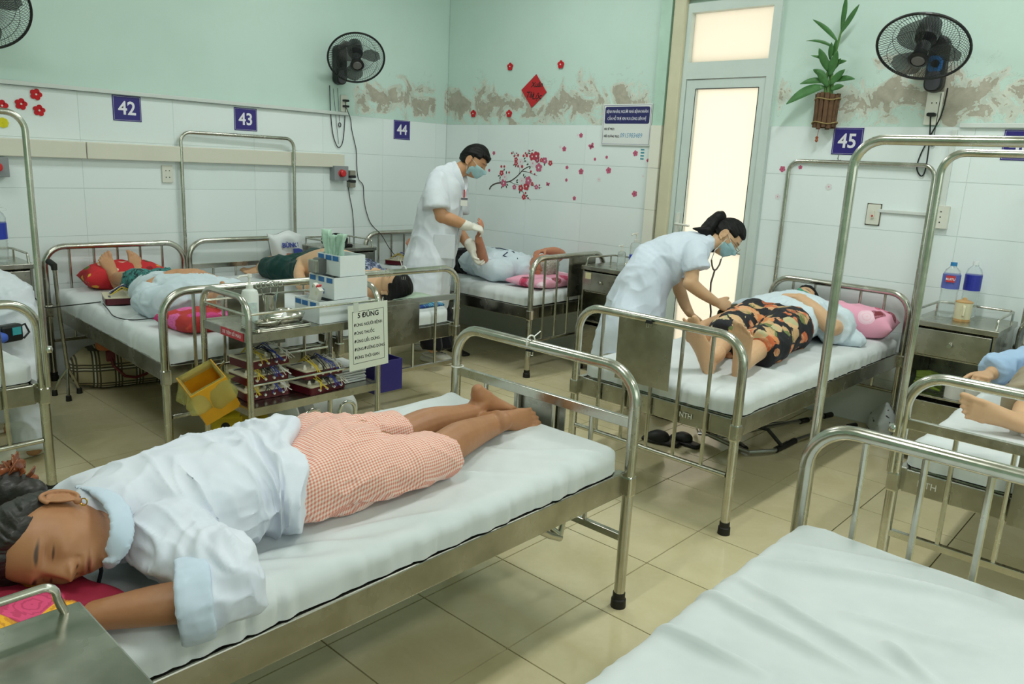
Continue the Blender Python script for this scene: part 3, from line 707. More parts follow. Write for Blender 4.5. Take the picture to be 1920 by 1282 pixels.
def m_hair(a, b, s=(1, 1, 1)):
    def f(t):
        v = t.coord(scale=s); n = t.noise(v, 120, 3, .6)
        t.col(t.ramp(n, [(.35, L(a)), (.7, L(b))])); t.b.inputs['Roughness'].default_value = .42; t.bump(n, .4, .003)
    return f
HAIR_BLACK = custom('black_hair', m_hair('#0a0909', '#161413', (1, 1, .25)), .4); MATS['black_hair'].node_tree.nodes['Principled BSDF'].inputs['Specular IOR Level'].default_value = .25; MATS['black_hair'].node_tree.nodes['Principled BSDF'].inputs['Roughness'].default_value = .55
HAIR_DARK = custom('dark_brown_hair', m_hair('#120e0c', '#2b241e', (.3, 1, 1)), .4)
HAIR_GREY = custom('grey_hair', m_hair('#8a8478', '#c9c4b8', (1, .3, 1)), .5)
def m_gingham(t):
    c = t.new('ShaderNodeTexCoord'); sep = t.new('ShaderNodeSeparateXYZ'); t.link(c.outputs['Object'], sep.inputs[0]); x, y, z = sep.outputs
    def st(e): return t.math('GREATER_THAN', t.math('FRACT', t.math('MULTIPLY', e, 1/.0088)), .5)
    a = st(t.math('ADD', x, t.math('MULTIPLY', y, .1))); b = st(t.math('ADD', t.math('SUBTRACT', y, t.math('MULTIPLY', x, .1)), t.math('MULTIPLY', z, .8)))
    s = t.math('MULTIPLY', t.math('ADD', a, b), .5)
    t.col(t.ramp(s, [(0, L('#f2ddd2')), (.5, L('#ecb7a4')), (1, L('#dd8672'))], 'LINEAR')); t.b.inputs['Sheen Weight'].default_value = .1
GINGHAM = custom('pink_gingham', m_gingham, .85)
def vor(t, vec, scale, rand=1.0, feat='F1'):
    n = t.new('ShaderNodeTexVoronoi', feature=feat); t.link(vec, n.inputs['Vector']); n.inputs['Scale'].default_value = scale; n.inputs['Randomness'].default_value = rand; return n
def m_floral(t):
    v = t.coord(); w1 = t.noise(v, 9, 4, .6, 1.5); w2 = t.noise(v, 14, 4, .6, 2.0); vo = vor(t, v, 12)
    blob = t.math('ADD', t.math('MULTIPLY', vo.outputs['Distance'], 1.0), t.math('MULTIPLY', w2, .5))
    pick = t.new('ShaderNodeSeparateColor'); t.link(vo.outputs['Color'], pick.inputs[0])
    c1 = t.ramp(pick.outputs[0], [(0, L('#c9673c')), (.3, L('#d58a55')), (.45, L('#6c7a45')), (.65, L('#b9b48a')), (.8, L('#a85a36')), (1, L('#8d9460'))], 'CONSTANT')
    c1 = t.mix(t.ramp(w1, [(.45, (0,)*3), (.55, (.8,)*3)]), c1, L('#e0b184'))
    mk = t.ramp(blob, [(.74, (1,)*3), (.77, (0,)*3)])
    t.col(t.mix(mk, L('#191a1f'), c1))
FLORAL = custom('dark_floral_cloth', m_floral, .8)
def m_print(bg, cols, scale, thr=(.5, .55), ds=.4, dist=1.5):
    def f(t):
        v = t.coord(); vo = vor(t, v, scale); w = t.noise(v, scale*1.6, 4, .6, dist)
        blob = t.math('ADD', vo.outputs['Distance'], t.math('MULTIPLY', w, ds))
        pick = t.new('ShaderNodeSeparateColor'); t.link(vo.outputs['Color'], pick.inputs[0]); n = len(cols)
        c1 = t.ramp(pick.outputs[0], [(i/n, L(c)) for i, c in enumerate(cols)], 'CONSTANT')
        ringy = t.math('SINE', t.math('MULTIPLY', blob, 55)); c1 = t.mix(t.math('MULTIPLY', t.ramp(ringy, [(.45, (0,)*3), (.6, (1,)*3)]), .35), c1, L(bg))
        t.col(t.mix(t.ramp(blob, [(thr[0], (1,)*3), (thr[1], (0,)*3)]), L(bg), c1))
    return f
def person(name, label, cat, loc, group=None):
    t = thing(name, label, cat, loc, 0, group); WP.add(t.name); return t
def skinmesh(p, bag, voxel, m, heads=(), smooth=3, tint=None, name='body'):
    """the body: fused limbs plus the sculpted head in one mesh"""
    me = bag.remesh(voxel, smooth, name) if bag.n else None
    Vs = []; Fs = []; n = 0
    if me:
        Vs.append(getP(me)); Fs += [tuple(f.vertices) for f in me.polygons]; n = len(Vs[0]); bpy.data.meshes.remove(me)
    hl = []
    for V, F in heads: Vs.append(np.asarray(V)); Fs += [tuple(i+n for i in f) for f in F]; hl.append((n, n+len(V))); n += len(V)
    P = np.concatenate(Vs)
    me = npmesh(name, P, Fs, True); o = obj(name, me, m, p)
    at = me.attributes.new('tint', 'FLOAT_COLOR', 'POINT'); data = np.zeros((len(P), 4))
    if tint: data = tint(data, hl)
    at.data.foreach_set('color', data.ravel()); return o
def crease(P, amp, scale, seed, st=(1, 1, 1)):
    w_ = np.stack([fbm(P*4, seed+3, 2), fbm(P*4, seed+7, 2), fbm(P*4, seed+13, 2)], 1)*.05
    Q = (P+w_)*np.array(st)*scale; n = 1-np.abs(vnoise(Q, seed)); n2 = 1-np.abs(vnoise(Q*1.9+4, seed+1))
    return amp*(n**4*1.3+.5*n2**4-.35)
def clothmesh(p, bag, voxel, m, name, smooth=3, wr=None, parent=None, post=None, cz=.010, cs=9, st=(1, 1, 1)):
    me = bag.remesh(voxel, smooth, name)
    if cz: P = getP(me); setP(me, P+getN(me)*crease(P, cz, cs, len(name)+int(1000*abs(P[0, 0])) % 50, st)[:, None])
    for a in (wr or []): wrinkle(me, **a)
    if post: setP(me, post(getP(me), getN(me)))
    par = parent or p
    return _sm(obj(name, me, m, par))
def _sm(o): o.data.shade_smooth(); return o
# ------------------------------------------------------------------ the woman lying face down on the nearest bed
def woman_face_down():
    p = person('person', 'person in white shirt and pink gingham trousers lying face down on the nearest bed', 'person', (1.05, 1.66, MT))
    Hc = Vector((.475, 1.545, .722))-_r*.058+_u*.016
    fwd = _r*.42-_u*.42-_f*.80; up = -_r*.88+_u*.08-_f*.47
    H = headframe(Hc, fwd, up, 1.04)
    b = Bag()
    # legs and feet
    b.loft([(1.15, 1.755, .69), (1.30, 1.775, .675), (1.46, 1.79, .652), (1.60, 1.795, .662), (1.74, 1.80, .655), (1.83, 1.803, .655)], [.085, .075, .058, .055, .042, .036], n=18)
    b.loft([(1.15, 1.60, .69), (1.29, 1.585, .675), (1.45, 1.60, .655), (1.58, 1.63, .662), (1.73, 1.675, .65), (1.83, 1.70, .642)], [.085, .075, .058, .055, .043, .036], n=18)
    foot(b, (1.838, 1.803, .668), (.80, -.05, -.55), (-.55, .1, -.83), (0, -1, 0), .95)
    foot(b, (1.838, 1.702, .648), (.90, -.40, -.10), (-.35, -.85, .25), (0, -.2, -.9), .95)
    # left arm folded in front of the face, right arm tucked under the pillow
    b.loft([(.63, 1.52, .70), (.65, 1.42, .68), (.66, 1.33, .655)], [.04, .038, .036], n=16)
    b.loft([(.665, 1.318, .648), (.62, 1.335, .645), (.55, 1.372, .645), (.46, 1.425, .638), (.41, 1.46, .632)], [(.036, .036), (.043, .040), (.043, .038), (.032, .028), (.027, .022)], n=18)
    hand(b, (.41, 1.46, .632), (-.8, .5, 0), (0, 0, -1), (.4, .8, 0), (15, 20, 15), s=.92)
    b.loft([(.62, 1.66, .70), (.53, 1.61, .72), (.46, 1.58, .725)], [(.06, .055), (.052, .05), (.052, .05)], n=16)      # neck
    b.loft([(.62, 1.66, .69), (.80, 1.665, .69), (1.0, 1.665, .69), (1.2, 1.67, .68)], [(.13, .075), (.13, .075), (.10, .06), (.12, .07)], n=20)
    D, F = headverts(280, 220); S = sculpt(D); HV = tf(S, H)
    eb = Bag(); ear(eb, H, -1); ear(eb, H, 1); em = eb.remesh(.0016, 3); EV, EF = getP(em), [tuple(f.vertices) for f in em.polygons]
    def tint(d, hl):
        a, e = hl[0]; x, y, z = S[:, 0], S[:, 1], S[:, 2]; fr = (y > .03)
        lips = np.clip(gss(x, z, 0, -.0625, .021, .0105)*2.4-.75, 0, 1)*fr
        line = np.clip(gss(x, z, 0, -.0625, .026, .0016)*1.6-.4, 0, 1)*fr
        lid = np.clip(gss(np.abs(x), z, .031, -.004+.25*0, .0150, .0026)*1.9-.45, 0, 1)*fr
        crease = np.clip(gss(np.abs(x), z, .031, .0085, .014, .0014)*1.4-.4, 0, 1)*.5*fr
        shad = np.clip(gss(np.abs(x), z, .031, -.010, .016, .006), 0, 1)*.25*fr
        brow = np.clip(gss(np.abs(x)+.0*z, z-.10*(np.abs(x)-.03)*(np.abs(x) < .03)+.12*np.clip(np.abs(x)-.036, 0, 1), .032, .0225, .0200, .0042)*2.0-.5, 0, 1)*fr
        nost = np.clip(gss(np.abs(x), z, .0085, -.0435, .004, .0024)*1.5-.4, 0, 1)*fr
        col = np.array(L('#94503f')[:3]); al = lips*.75; C = np.tile(col, (len(x), 1))
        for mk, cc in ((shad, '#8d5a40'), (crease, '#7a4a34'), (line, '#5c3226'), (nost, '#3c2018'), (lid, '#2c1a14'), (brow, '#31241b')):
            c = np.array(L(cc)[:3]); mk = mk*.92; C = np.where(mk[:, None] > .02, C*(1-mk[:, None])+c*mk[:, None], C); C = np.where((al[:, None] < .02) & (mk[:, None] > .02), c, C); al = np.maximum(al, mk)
        d[a:e, :3] = C; d[a:e, 3] = al; return d
    body = skinmesh(p, b, .0042, SK_DARK, [(HV, F), (EV, EF)], 3, tint)
    # hair drawn back from the forehead to the bun behind the crown
    def hm(P):
        x, y, z = P[:, 0], P[:, 1], P[:, 2]; line = .058-.55*np.clip(.045-y, -1, .055)*1.0-.9*np.clip(-.0-y, 0, .2)
        line = np.where(y > .02, .062-.9*(.0+np.abs(x)-.03)*(np.abs(x) > .03), np.where(y > -.03, .040-.9*(.02-y), -.008-1.1*(-.03-y)))
        return np.clip((z-line)/.012, 0, 1)
    hv, hf = haircap(H, 240, 160, hm, .012, 3, .0022, (0, .9, -.35), 110)
    h = obj('hair', npmesh('hair', hv, hf, True), HAIR_DARK, p)
    bb = Bag(); bun = tuple(PD(18, 925, 1.64))
    bb.ball(tuple(bun), .052); bb.ball(tuple(PD(55, 925, 1.63)), .035); bb.ball(tuple(PD(-25, 930, 1.64)), .045)
    bm_ = wrinkle(bb.remesh(.006, 3, 'hair_bun'), .006, 40, 3); _sm(obj('hair_bun', bm_, HAIR_DARK, h))
    # shirt with turned-up sleeve and collar
    s = Bag()
    s.loft([(.545, 1.635, .715), (.585, 1.655, .712), (.64, 1.665, .705), (.74, 1.665, .705), (.86, 1.675, .70), (.97, 1.68, .695), (1.045, 1.68, .69)],
           [(.07, .072), (.10, .088), (.165, .105), (.19, .115), (.19, .112), (.20, .112), (.215, .108)], n=30, flat=(False, True), sq=2.5)
    s.loft([(.63, 1.52, .705), (.65, 1.43, .69), (.665, 1.345, .665), (.672, 1.318, .655)], [.082, .076, .07, .062], n=20)
    s.loft([(.682, 1.318, .652), (.64, 1.33, .65), (.585, 1.352, .648)], [.062, .068, .072], n=20, flat=(False, True))
    s.loft([(.63, 1.81, .695), (.60, 1.87, .665), (.56, 1.90, .64)], [.078, .07, .06], n=18)
    def sh_post(P, N):
        x, y, z = P[:, 0], P[:, 1], P[:, 2]
        # broad diagonal drapes from the armpit across the back to the far hip
        q = (x-.70)*.86+(y-1.6)*.35; c = np.sin(q*56+2.2*fbm(P*4, 5, 2)+y*6); g = np.clip((x-.78)/.10, 0, 1)*np.clip((1.02-x)/.05, 0, 1)
        d = .011*g*(1-np.abs(c)*1.6)
        q2 = np.hypot(x-.70, y-1.36); c2 = np.sin(q2*60+3*fbm(P*6, 8, 2)); d += .008*(.6-np.abs(c2))*np.clip(1-q2/.24, 0, 1)
        d += .009*fbm(P*np.array((6, 9, 6)), 11, 2)+.006*(.5-np.abs(vnoise(P*np.array((7, 16, 9))+.08*fbm(P*5,3,2)[:,None]*8, 4)))
        P = P+N*d[:, None]; P[:, 0] += .5*(P[:, 1]-1.69)*np.clip((P[:, 0]-.82)/.18, 0, 1)-.02*np.clip((P[:, 0]-.9)/.1, 0, 1)
        hem = np.clip((P[:, 0]-.5*(P[:, 1]-1.69)-.94)/.08, 0, 1); P[:, 1] += (P[:, 1]-1.68)*.14*hem; P[:, 2] = np.where(P[:, 2] < MT+.004, MT+.004+.001*N[:, 0], P[:, 2]); P[:, 0] += hem*.02*np.sin(P[:, 1]*30); return P
    shirt = clothmesh(p, s, .0055, custom('white_lilac_shirt', m_cloth('#e2e6ee', '#d6dce8'), .85), 'shirt', 3, post=sh_post, cz=.011, cs=9, st=(1.5, .6, 1))
    cb = Bag(); cp = [tf(q, H) for q in ((-.062, -.035, -.068), (-.066, .01, -.098), (-.05, .05, -.135), (-.0, .075, -.150))]
    cb.loft([tuple(PZ(*q)) for q in ((150, 912, .775), (190, 922, .797), (222, 955, .795), (228, 1000, .765), (212, 1045, .72), (203, 1062, .69))], [(.014, .005), (.020, .005), (.021, .005), (.020, .005), (.016, .005), (.008, .004)], up=(.15, -.35, .9), n=14)
    wrinkle(cb.remesh(.004, 2, 'collar'), .002, 20, 3) if False else None
    clothmesh(p, cb, .004, custom('pale_blue_collar', m_cloth('#cfdcea', '#c2d2e2'), .85), 'collar', 2, [dict(amp=.003, scale=16, seed=3)], shirt, cz=.002)
    MB().tube([PZ(184, 1030, .72), PZ(190, 1070, .66), PZ(182, 1105, .615)], .004, 8).build('neck_piping', mat('dark_piping', '#25242c', .7), shirt)
    cu = Bag(); cu.loft([(.632, 1.333, .65), (.603, 1.345, .648), (.578, 1.356, .646)], [.079, .084, .083], n=22, flat=(True, True))
    clothmesh(p, cu, .0045, MATS['pale_blue_collar'], 'cuff', 3, [dict(amp=.004, scale=18, seed=8)], shirt, cz=.004)
    # trousers
    t = Bag()
    t.loft([(.95, 1.68, .675), (1.06, 1.68, .687), (1.13, 1.68, .695), (1.22, 1.682, .685)], [(.15, .07), (.184, .094), (.196, .11), (.18, .10)], n=28, flat=(True, False), sq=2.6)
    t.loft([(1.12, 1.765, .69), (1.25, 1.79, .682), (1.38, 1.798, .668), (1.478, 1.80, .66)], [(.098, .095), (.080, .084), (.072, .072), (.072, .066)], n=22, flat=(False, True))
    t.loft([(1.12, 1.595, .685), (1.25, 1.572, .678), (1.38, 1.57, .668), (1.458, 1.582, .66)], [(.108, .09), (.092, .08), (.082, .07), (.078, .066)], n=22, flat=(False, True))
    def tr_post(P, N):
        x, y, z = P[:, 0], P[:, 1], P[:, 2]
        q = x*.55-(y-1.6)*.8; c = np.sin(q*70+2.5*fbm(P*5, 5, 2)); d = .0035*c*np.clip((1.42-x)/.2, 0, 1)+.005*fbm(P*7, 12, 2)
        c3 = np.exp(-((x-1.165-.25*(y-1.66))/.012)**2); d -= .006*c3
        P = P+N*d[:, None]; P[:, 2] = np.maximum(P[:, 2], MT+.003); P[:, 0] += .5*(P[:, 1]-1.69)*np.clip((1.2-P[:, 0])/.16, 0, 1)
        low = np.clip(1-(P[:, 2]-MT)/.04, 0, 1)*(P[:, 1] < 1.6); P[:, 1] -= low*.03*np.clip((1.4-P[:, 0])/.3, 0, 1)*np.clip((P[:, 0]-1.05)/.06, 0, 1); return P
    clothmesh(p, t, .005, GINGHAM, 'trousers', 3, post=tr_post, cz=.008, cs=9, st=(.7, 1.3, 1))
    # claw clip and earring
    cl = thing('hair_clip', 'brown translucent flower claw clip in the hair of the woman lying face down', 'hair clip', tuple(PD(34, 893, 1.66)))
    cm = mat('brown_acrylic', '#9a5836', .2, var=.15, vscale=30, trans=.25, ior=1.45); rnd = random.Random(2)
    for k in range(16):
        a = k*2.4; ln = .032+.012*rnd.random(); tl = .5+.5*rnd.random()
        d = Vector((math.cos(a)*math.cos(tl), math.sin(a)*math.cos(tl), math.sin(tl))); e = d.orthogonal().normalized(); g = d.cross(e)
        V = []; n = 7
        for i in range(n+1):
            u = i/n; wd = .013*math.sin(math.pi*min(1, u*.9+.1))+.001
            for sg in (-1, 0, 1): V.append(d*ln*u+e*wd*sg+g*(.006*u*u+(.003 if sg == 0 else 0)))
        F = [(i*3+j, (i+1)*3+j, (i+1)*3+j+1, i*3+j+1) for i in range(n) for j in (0, 1)]
        o = obj('petal', npmesh('petal', V, F, True), cm, cl); sd = o.modifiers.new('thick', 'SOLIDIFY'); sd.thickness = .002
        o.location = (rnd.uniform(-.025, .025), rnd.uniform(-.025, .025), rnd.uniform(-.01, .01))
    MB().box((0, 0, -.012), (.075, .02, .016)).build('clasp', cm, cl, bevel=.006)
    e0 = Vector(tf((-.079, -.008, -.047), H)); MB().tube(arc(e0, .007, 0, 2*math.pi, 14, _r, _u)[:-1], .0014, 6, closed=True).build('earring', mat('gold', '#c79a3c', .25, 1), p, smooth=True)
woman_face_down()
# ------------------------------------------------------------------ the doctor standing between beds 43 and 44
Zu = Vector((0, 0, 1))
MASKM = mat('pale_blue_mask', '#a9cfd6', .8, var=.05); GLOVE = mat('white_latex', '#e6e2d6', .5, var=.04, vscale=40)
BLACKC = custom('black_trouser_cloth', m_cloth('#17181b', '#101113'), .9)
def shortface(H, nu=72, nv=54):
    D, F = headverts(nu, nv); return tf(sculpt(D), H), F
def face_tint(S, d, a, e, brow='#2a211c'):
    x, y, z = S[:, 0], S[:, 1], S[:, 2]; fr = y > .03
    m = np.clip(gss(np.abs(x), z, .032, .0235, .018, .005)*1.7-.4, 0, 1)*fr; l = np.clip(gss(np.abs(x), z, .031, -.002, .014, .004)*1.6-.4, 0, 1)*fr
    al = np.maximum(m, l); d[a:e, :3] = np.array(L(brow)[:3]); d[a:e, 3] = al*.9; return d
def doctor_standing():
    p = person('person', 'person in white coat, mask and gloves standing between beds 43 and 44', 'person', (3.82, 4.36, 0))
    fd = nrm(Vector((_r.x, _r.y, 0))); aw = nrm(Vector((_f.x, _f.y, 0)))
    d0 = 5.72
    def q(px, py, dd=0): return PD(px, py, d0+dd)
    H = headframe(q(889, 303), fd*.86-Zu*.48-aw*.20, Zu*.86+fd*.46, 1.02)
    b = Bag()
    b.loft([q(842, 335), q(858, 322), q(874, 312)], [.062, .056, .056], up=fd)
    # near arm: elbow bent, forearm reaching to the raised hand
    b.loft([q(824, 352, -.17), q(822, 385, -.19), q(829, 408, -.19)], [.055, .052, .048]); b.loft([q(826, 405, -.19), q(850, 413, -.17), q(876, 423, -.13)], [.05, .044, .031])
    # far arm
    b.loft([q(862, 360, .17), q(856, 400, .18), q(858, 432, .15)], [.055, .05, .045]); b.loft([q(858, 430, .15), q(872, 450, .08), q(884, 466, .03)], [.045, .038, .03])
    b.loft([q(842, 335), q(830, 400), q(815, 470), q(805, 520)], [(.12, .07), (.15, .10), (.14, .10), (.15, .10)], up=fd)
    b.loft([q(803, 510, -.07), q(806, 570, -.07), q(812, 650, -.06)], [.08, .06, .05]); b.loft([q(812, 510, .08), q(822, 570, .10), q(832, 640, .10)], [.08, .06, .05])
    b.loft([q(836, 342, -.1), q(824, 352, -.17)], [.06, .056]); b.loft([q(842, 345, .1), q(862, 360, .17)], [.06, .055])
    D, F = headverts(72, 54); S = sculpt(D)
    eb = Bag(); ear(eb, H, 1); ear(eb, H, -1); em = eb.remesh(.003, 2); EV, EF = getP(em), [tuple(f.vertices) for f in em.polygons]
    skinmesh(p, b, .007, SK_MID, [(tf(S, H), F), (EV, EF)], 3, lambda d, hl: face_tint(S, d, *hl[0]))
    def hm(P):
        x, y, z = P[:, 0], P[:, 1], P[:, 2]
        line = np.where(y > .045, .052, np.where(y > .0, .030, np.where(y > -.03, .012, -.045))); return np.clip((z-line)/.010, 0, 1)
    hv, hf = haircap(H, 120, 90, hm, .018, 5, .005, (0, 1, .3), 60); obj('hair', npmesh('hair', hv, hf, True), HAIR_BLACK, p)
    fr = Bag(); fr.loft([tuple(tf(v, H)) for v in ((-.055, .055, .075), (0, .082, .072), (.055, .055, .075))], [(.018, .016)]*3); fr.loft([tuple(tf(v, H)) for v in ((.0, .084, .07), (.02, .092, .055), (.03, .095, .04))], [.014, .010, .003])
    _sm(obj('fringe', wrinkle(fr.remesh(.005, 2, 'fringe'), .004, 50, 2), HAIR_BLACK, p))
    maskshell(H, 'surgical_mask', MASKM, p)
    # coat: open collar, short sleeves, patch pocket
    s = Bag()
    s.loft([q(846, 322), q(836, 340), q(828, 380), q(818, 440), q(802, 505), q(788, 575), q(786, 592)], [(.075, .07), (.19, .12), (.21, .155), (.205, .165), (.22, .172), (.24, .18), (.24, .18)], up=fd, n=32, flat=(False, True), sq=2.3)
    s.loft([q(822, 342, -.15), q(818, 365, -.19), q(818, 392, -.20)], [.085, .092, .096], n=20, flat=(False, True))
    s.loft([q(852, 345, .15), q(858, 372, .19), q(857, 398, .19)], [.08, .085, .085], n=20, flat=(False, True))
    def post(P, N):
        h = P[:, 2]; ang = P[:, 0]*aw.x+P[:, 1]*aw.y; k = np.clip((1.05-h)/.5, 0, 1)
        d = .014*k*np.sin(ang*38+2*fbm(P*3, 2, 2))+.006*fbm(P*9, 3, 2)+.006*(.5-np.abs(vnoise(P*np.array((9, 9, 14)), 7))); return P+N*d[:, None]
    coat = clothmesh(p, s, .009, COAT, 'coat', 4, post=post, cz=.007, cs=8, st=(1, 1, .6))
    lb = Bag(); lb.loft([q(848, 305, -.03), q(855, 322, -.08), q(864, 345, -.06), q(868, 362, -.02)], [(.028, .007), (.034, .008), (.03, .007), (.012, .006)], up=-aw); lb.loft([q(868, 322, .06), q(872, 345, .03), q(870, 362, .0)], [(.02, .006), (.026, .007), (.01, .006)], up=-aw)
    clothmesh(p, lb, .005, COAT, 'collar', 2, None, coat, cz=.001)
    pk = q(833, 462, -.205); MB().box((0, 0, 0), (.15, .004, .17), basis(fd, aw, Zu)).build('pocket', COAT, coat, bevel=.002).location = pk
    MB().tube([q(868, 365, -.10), q(862, 420, -.12), q(850, 480, -.13), q(843, 535, -.14)], .004, 6).build('front_edge_shade', mat('coat_shadow_edge', '#aab2bb', .9), coat)  # grey cord that paints shade along the coat's front opening
    bd = q(870, 378, -.135); bg = MB().box((0, 0, 0), (.05, .004, .062), basis(fd, aw, Zu)).build('name_badge', WHITEP, p, bevel=.002); bg.location = bd
    MB().box((0, -.0025, .02), (.048, .002, .016), basis(fd, aw, Zu)).build('badge_band', mat('badge_grey', '#6d6a70', .5), bg); MB().tube([(0, 0, .03), (0, 0, .085)], .006, 6).build('badge_strap', REDP, bg)
    for nm, w, f_, pl, th, cu in (('glove', q(880, 424, -.12), fd*.9-Zu*.18+aw*.35, -Zu*.75+fd*.3+aw*.5, aw*.4+Zu*.7, (38, 45, 30)), ('glove', q(885, 468, .02), fd*.35-Zu*.85-aw*.15, fd*.75-aw*.2+Zu*.3, -aw*.3+Zu*.6+fd*.4, (30, 42, 30))):
        g = Bag(); hand(g, w, f_, pl, th, cu, s=1.04); g.loft([w-nrm(f_)*.05, w-nrm(f_)*.02, w], [.041, .037, .034]); clothmesh(p, g, .0055, GLOVE, nm, 2, [dict(amp=.0015, scale=40)], cz=0)
    t = Bag()
    t.loft([q(800, 540, -.08), q(806, 600, -.08), q(810, 655, -.07)], [.10, .085, .075], flat=(False, True)); t.loft([q(815, 540, .1), q(826, 600, .1), q(832, 652, .1)], [.10, .085, .075], flat=(False, True))
    clothmesh(p, t, .009, BLACKC, 'trousers', 3, [dict(amp=.008, scale=9, seed=2)])
    return p
def clog(label, toe, heel, up=(0, 0, 1), w=.05, m=None, holes=True, hollow=True):
    a, e = Vector(toe), Vector(heel); f = nrm(a-e); ln = (a-e).length; s = f.cross(Zu)
    t = thing('clog', label, 'shoe', tuple((a+e)/2), 0); c = (a+e)/2
    def g(u, z): return tuple(e+f*(ln*u)+Zu*z-c)
    b = Bag(); b.loft([g(0, .02), g(.15, .02), g(.5, .02), g(.75, .02), g(.96, .02)], [(.030, .02), (.036, .022), (.038, .022), (w, .022), (.035, .02)], n=20, sq=3)
    b.loft([g(.42, .045), g(.6, .052), g(.8, .042), g(.95, .028)], [(.042, .034), (.048, .036), (.050, .030), (.034, .02)], n=20)
    _sm(obj('clog_shell', b.remesh(.005, 3, 'clog_shell'), m or mat('white_foam', '#e6e3d3', .5, var=.05), t))
    st = MB(); st.tube([g(.42, .04)+0*Vector() if False else Vector(g(.45, .05))+s*.045, Vector(g(.15, .06))+s*.042, Vector(g(-.02, .055)), Vector(g(.15, .06))-s*.042, Vector(g(.45, .05))-s*.045], .007, 8); st.build('heel_strap', m or MATS['white_foam'], t, smooth=True)
    if holes:
        hb = MB()
        for i in range(4):
            for j in range(-1, 2):
                u = .55+.1*i; z = .088-.03*((u-.55)/.4)**2-.010*abs(j)-.012*(i == 3); pp = Vector(g(u, z))+s*(j*.019); hb.lathe([(.0045, -.004), (.0045, .002)], 8, c=pp)
        hb.build('vent_holes', mat('dark_hole', '#4a4740', .9), t)
    return t
doctor_standing()
clog('white perforated clog pointing right under the foot end of bed 43', PZ(848, 684, 0), PZ(792, 676, 0))
clog('white clog behind the trouser leg under the corner bed', PZ(838, 655, 0), PZ(776, 657, 0))
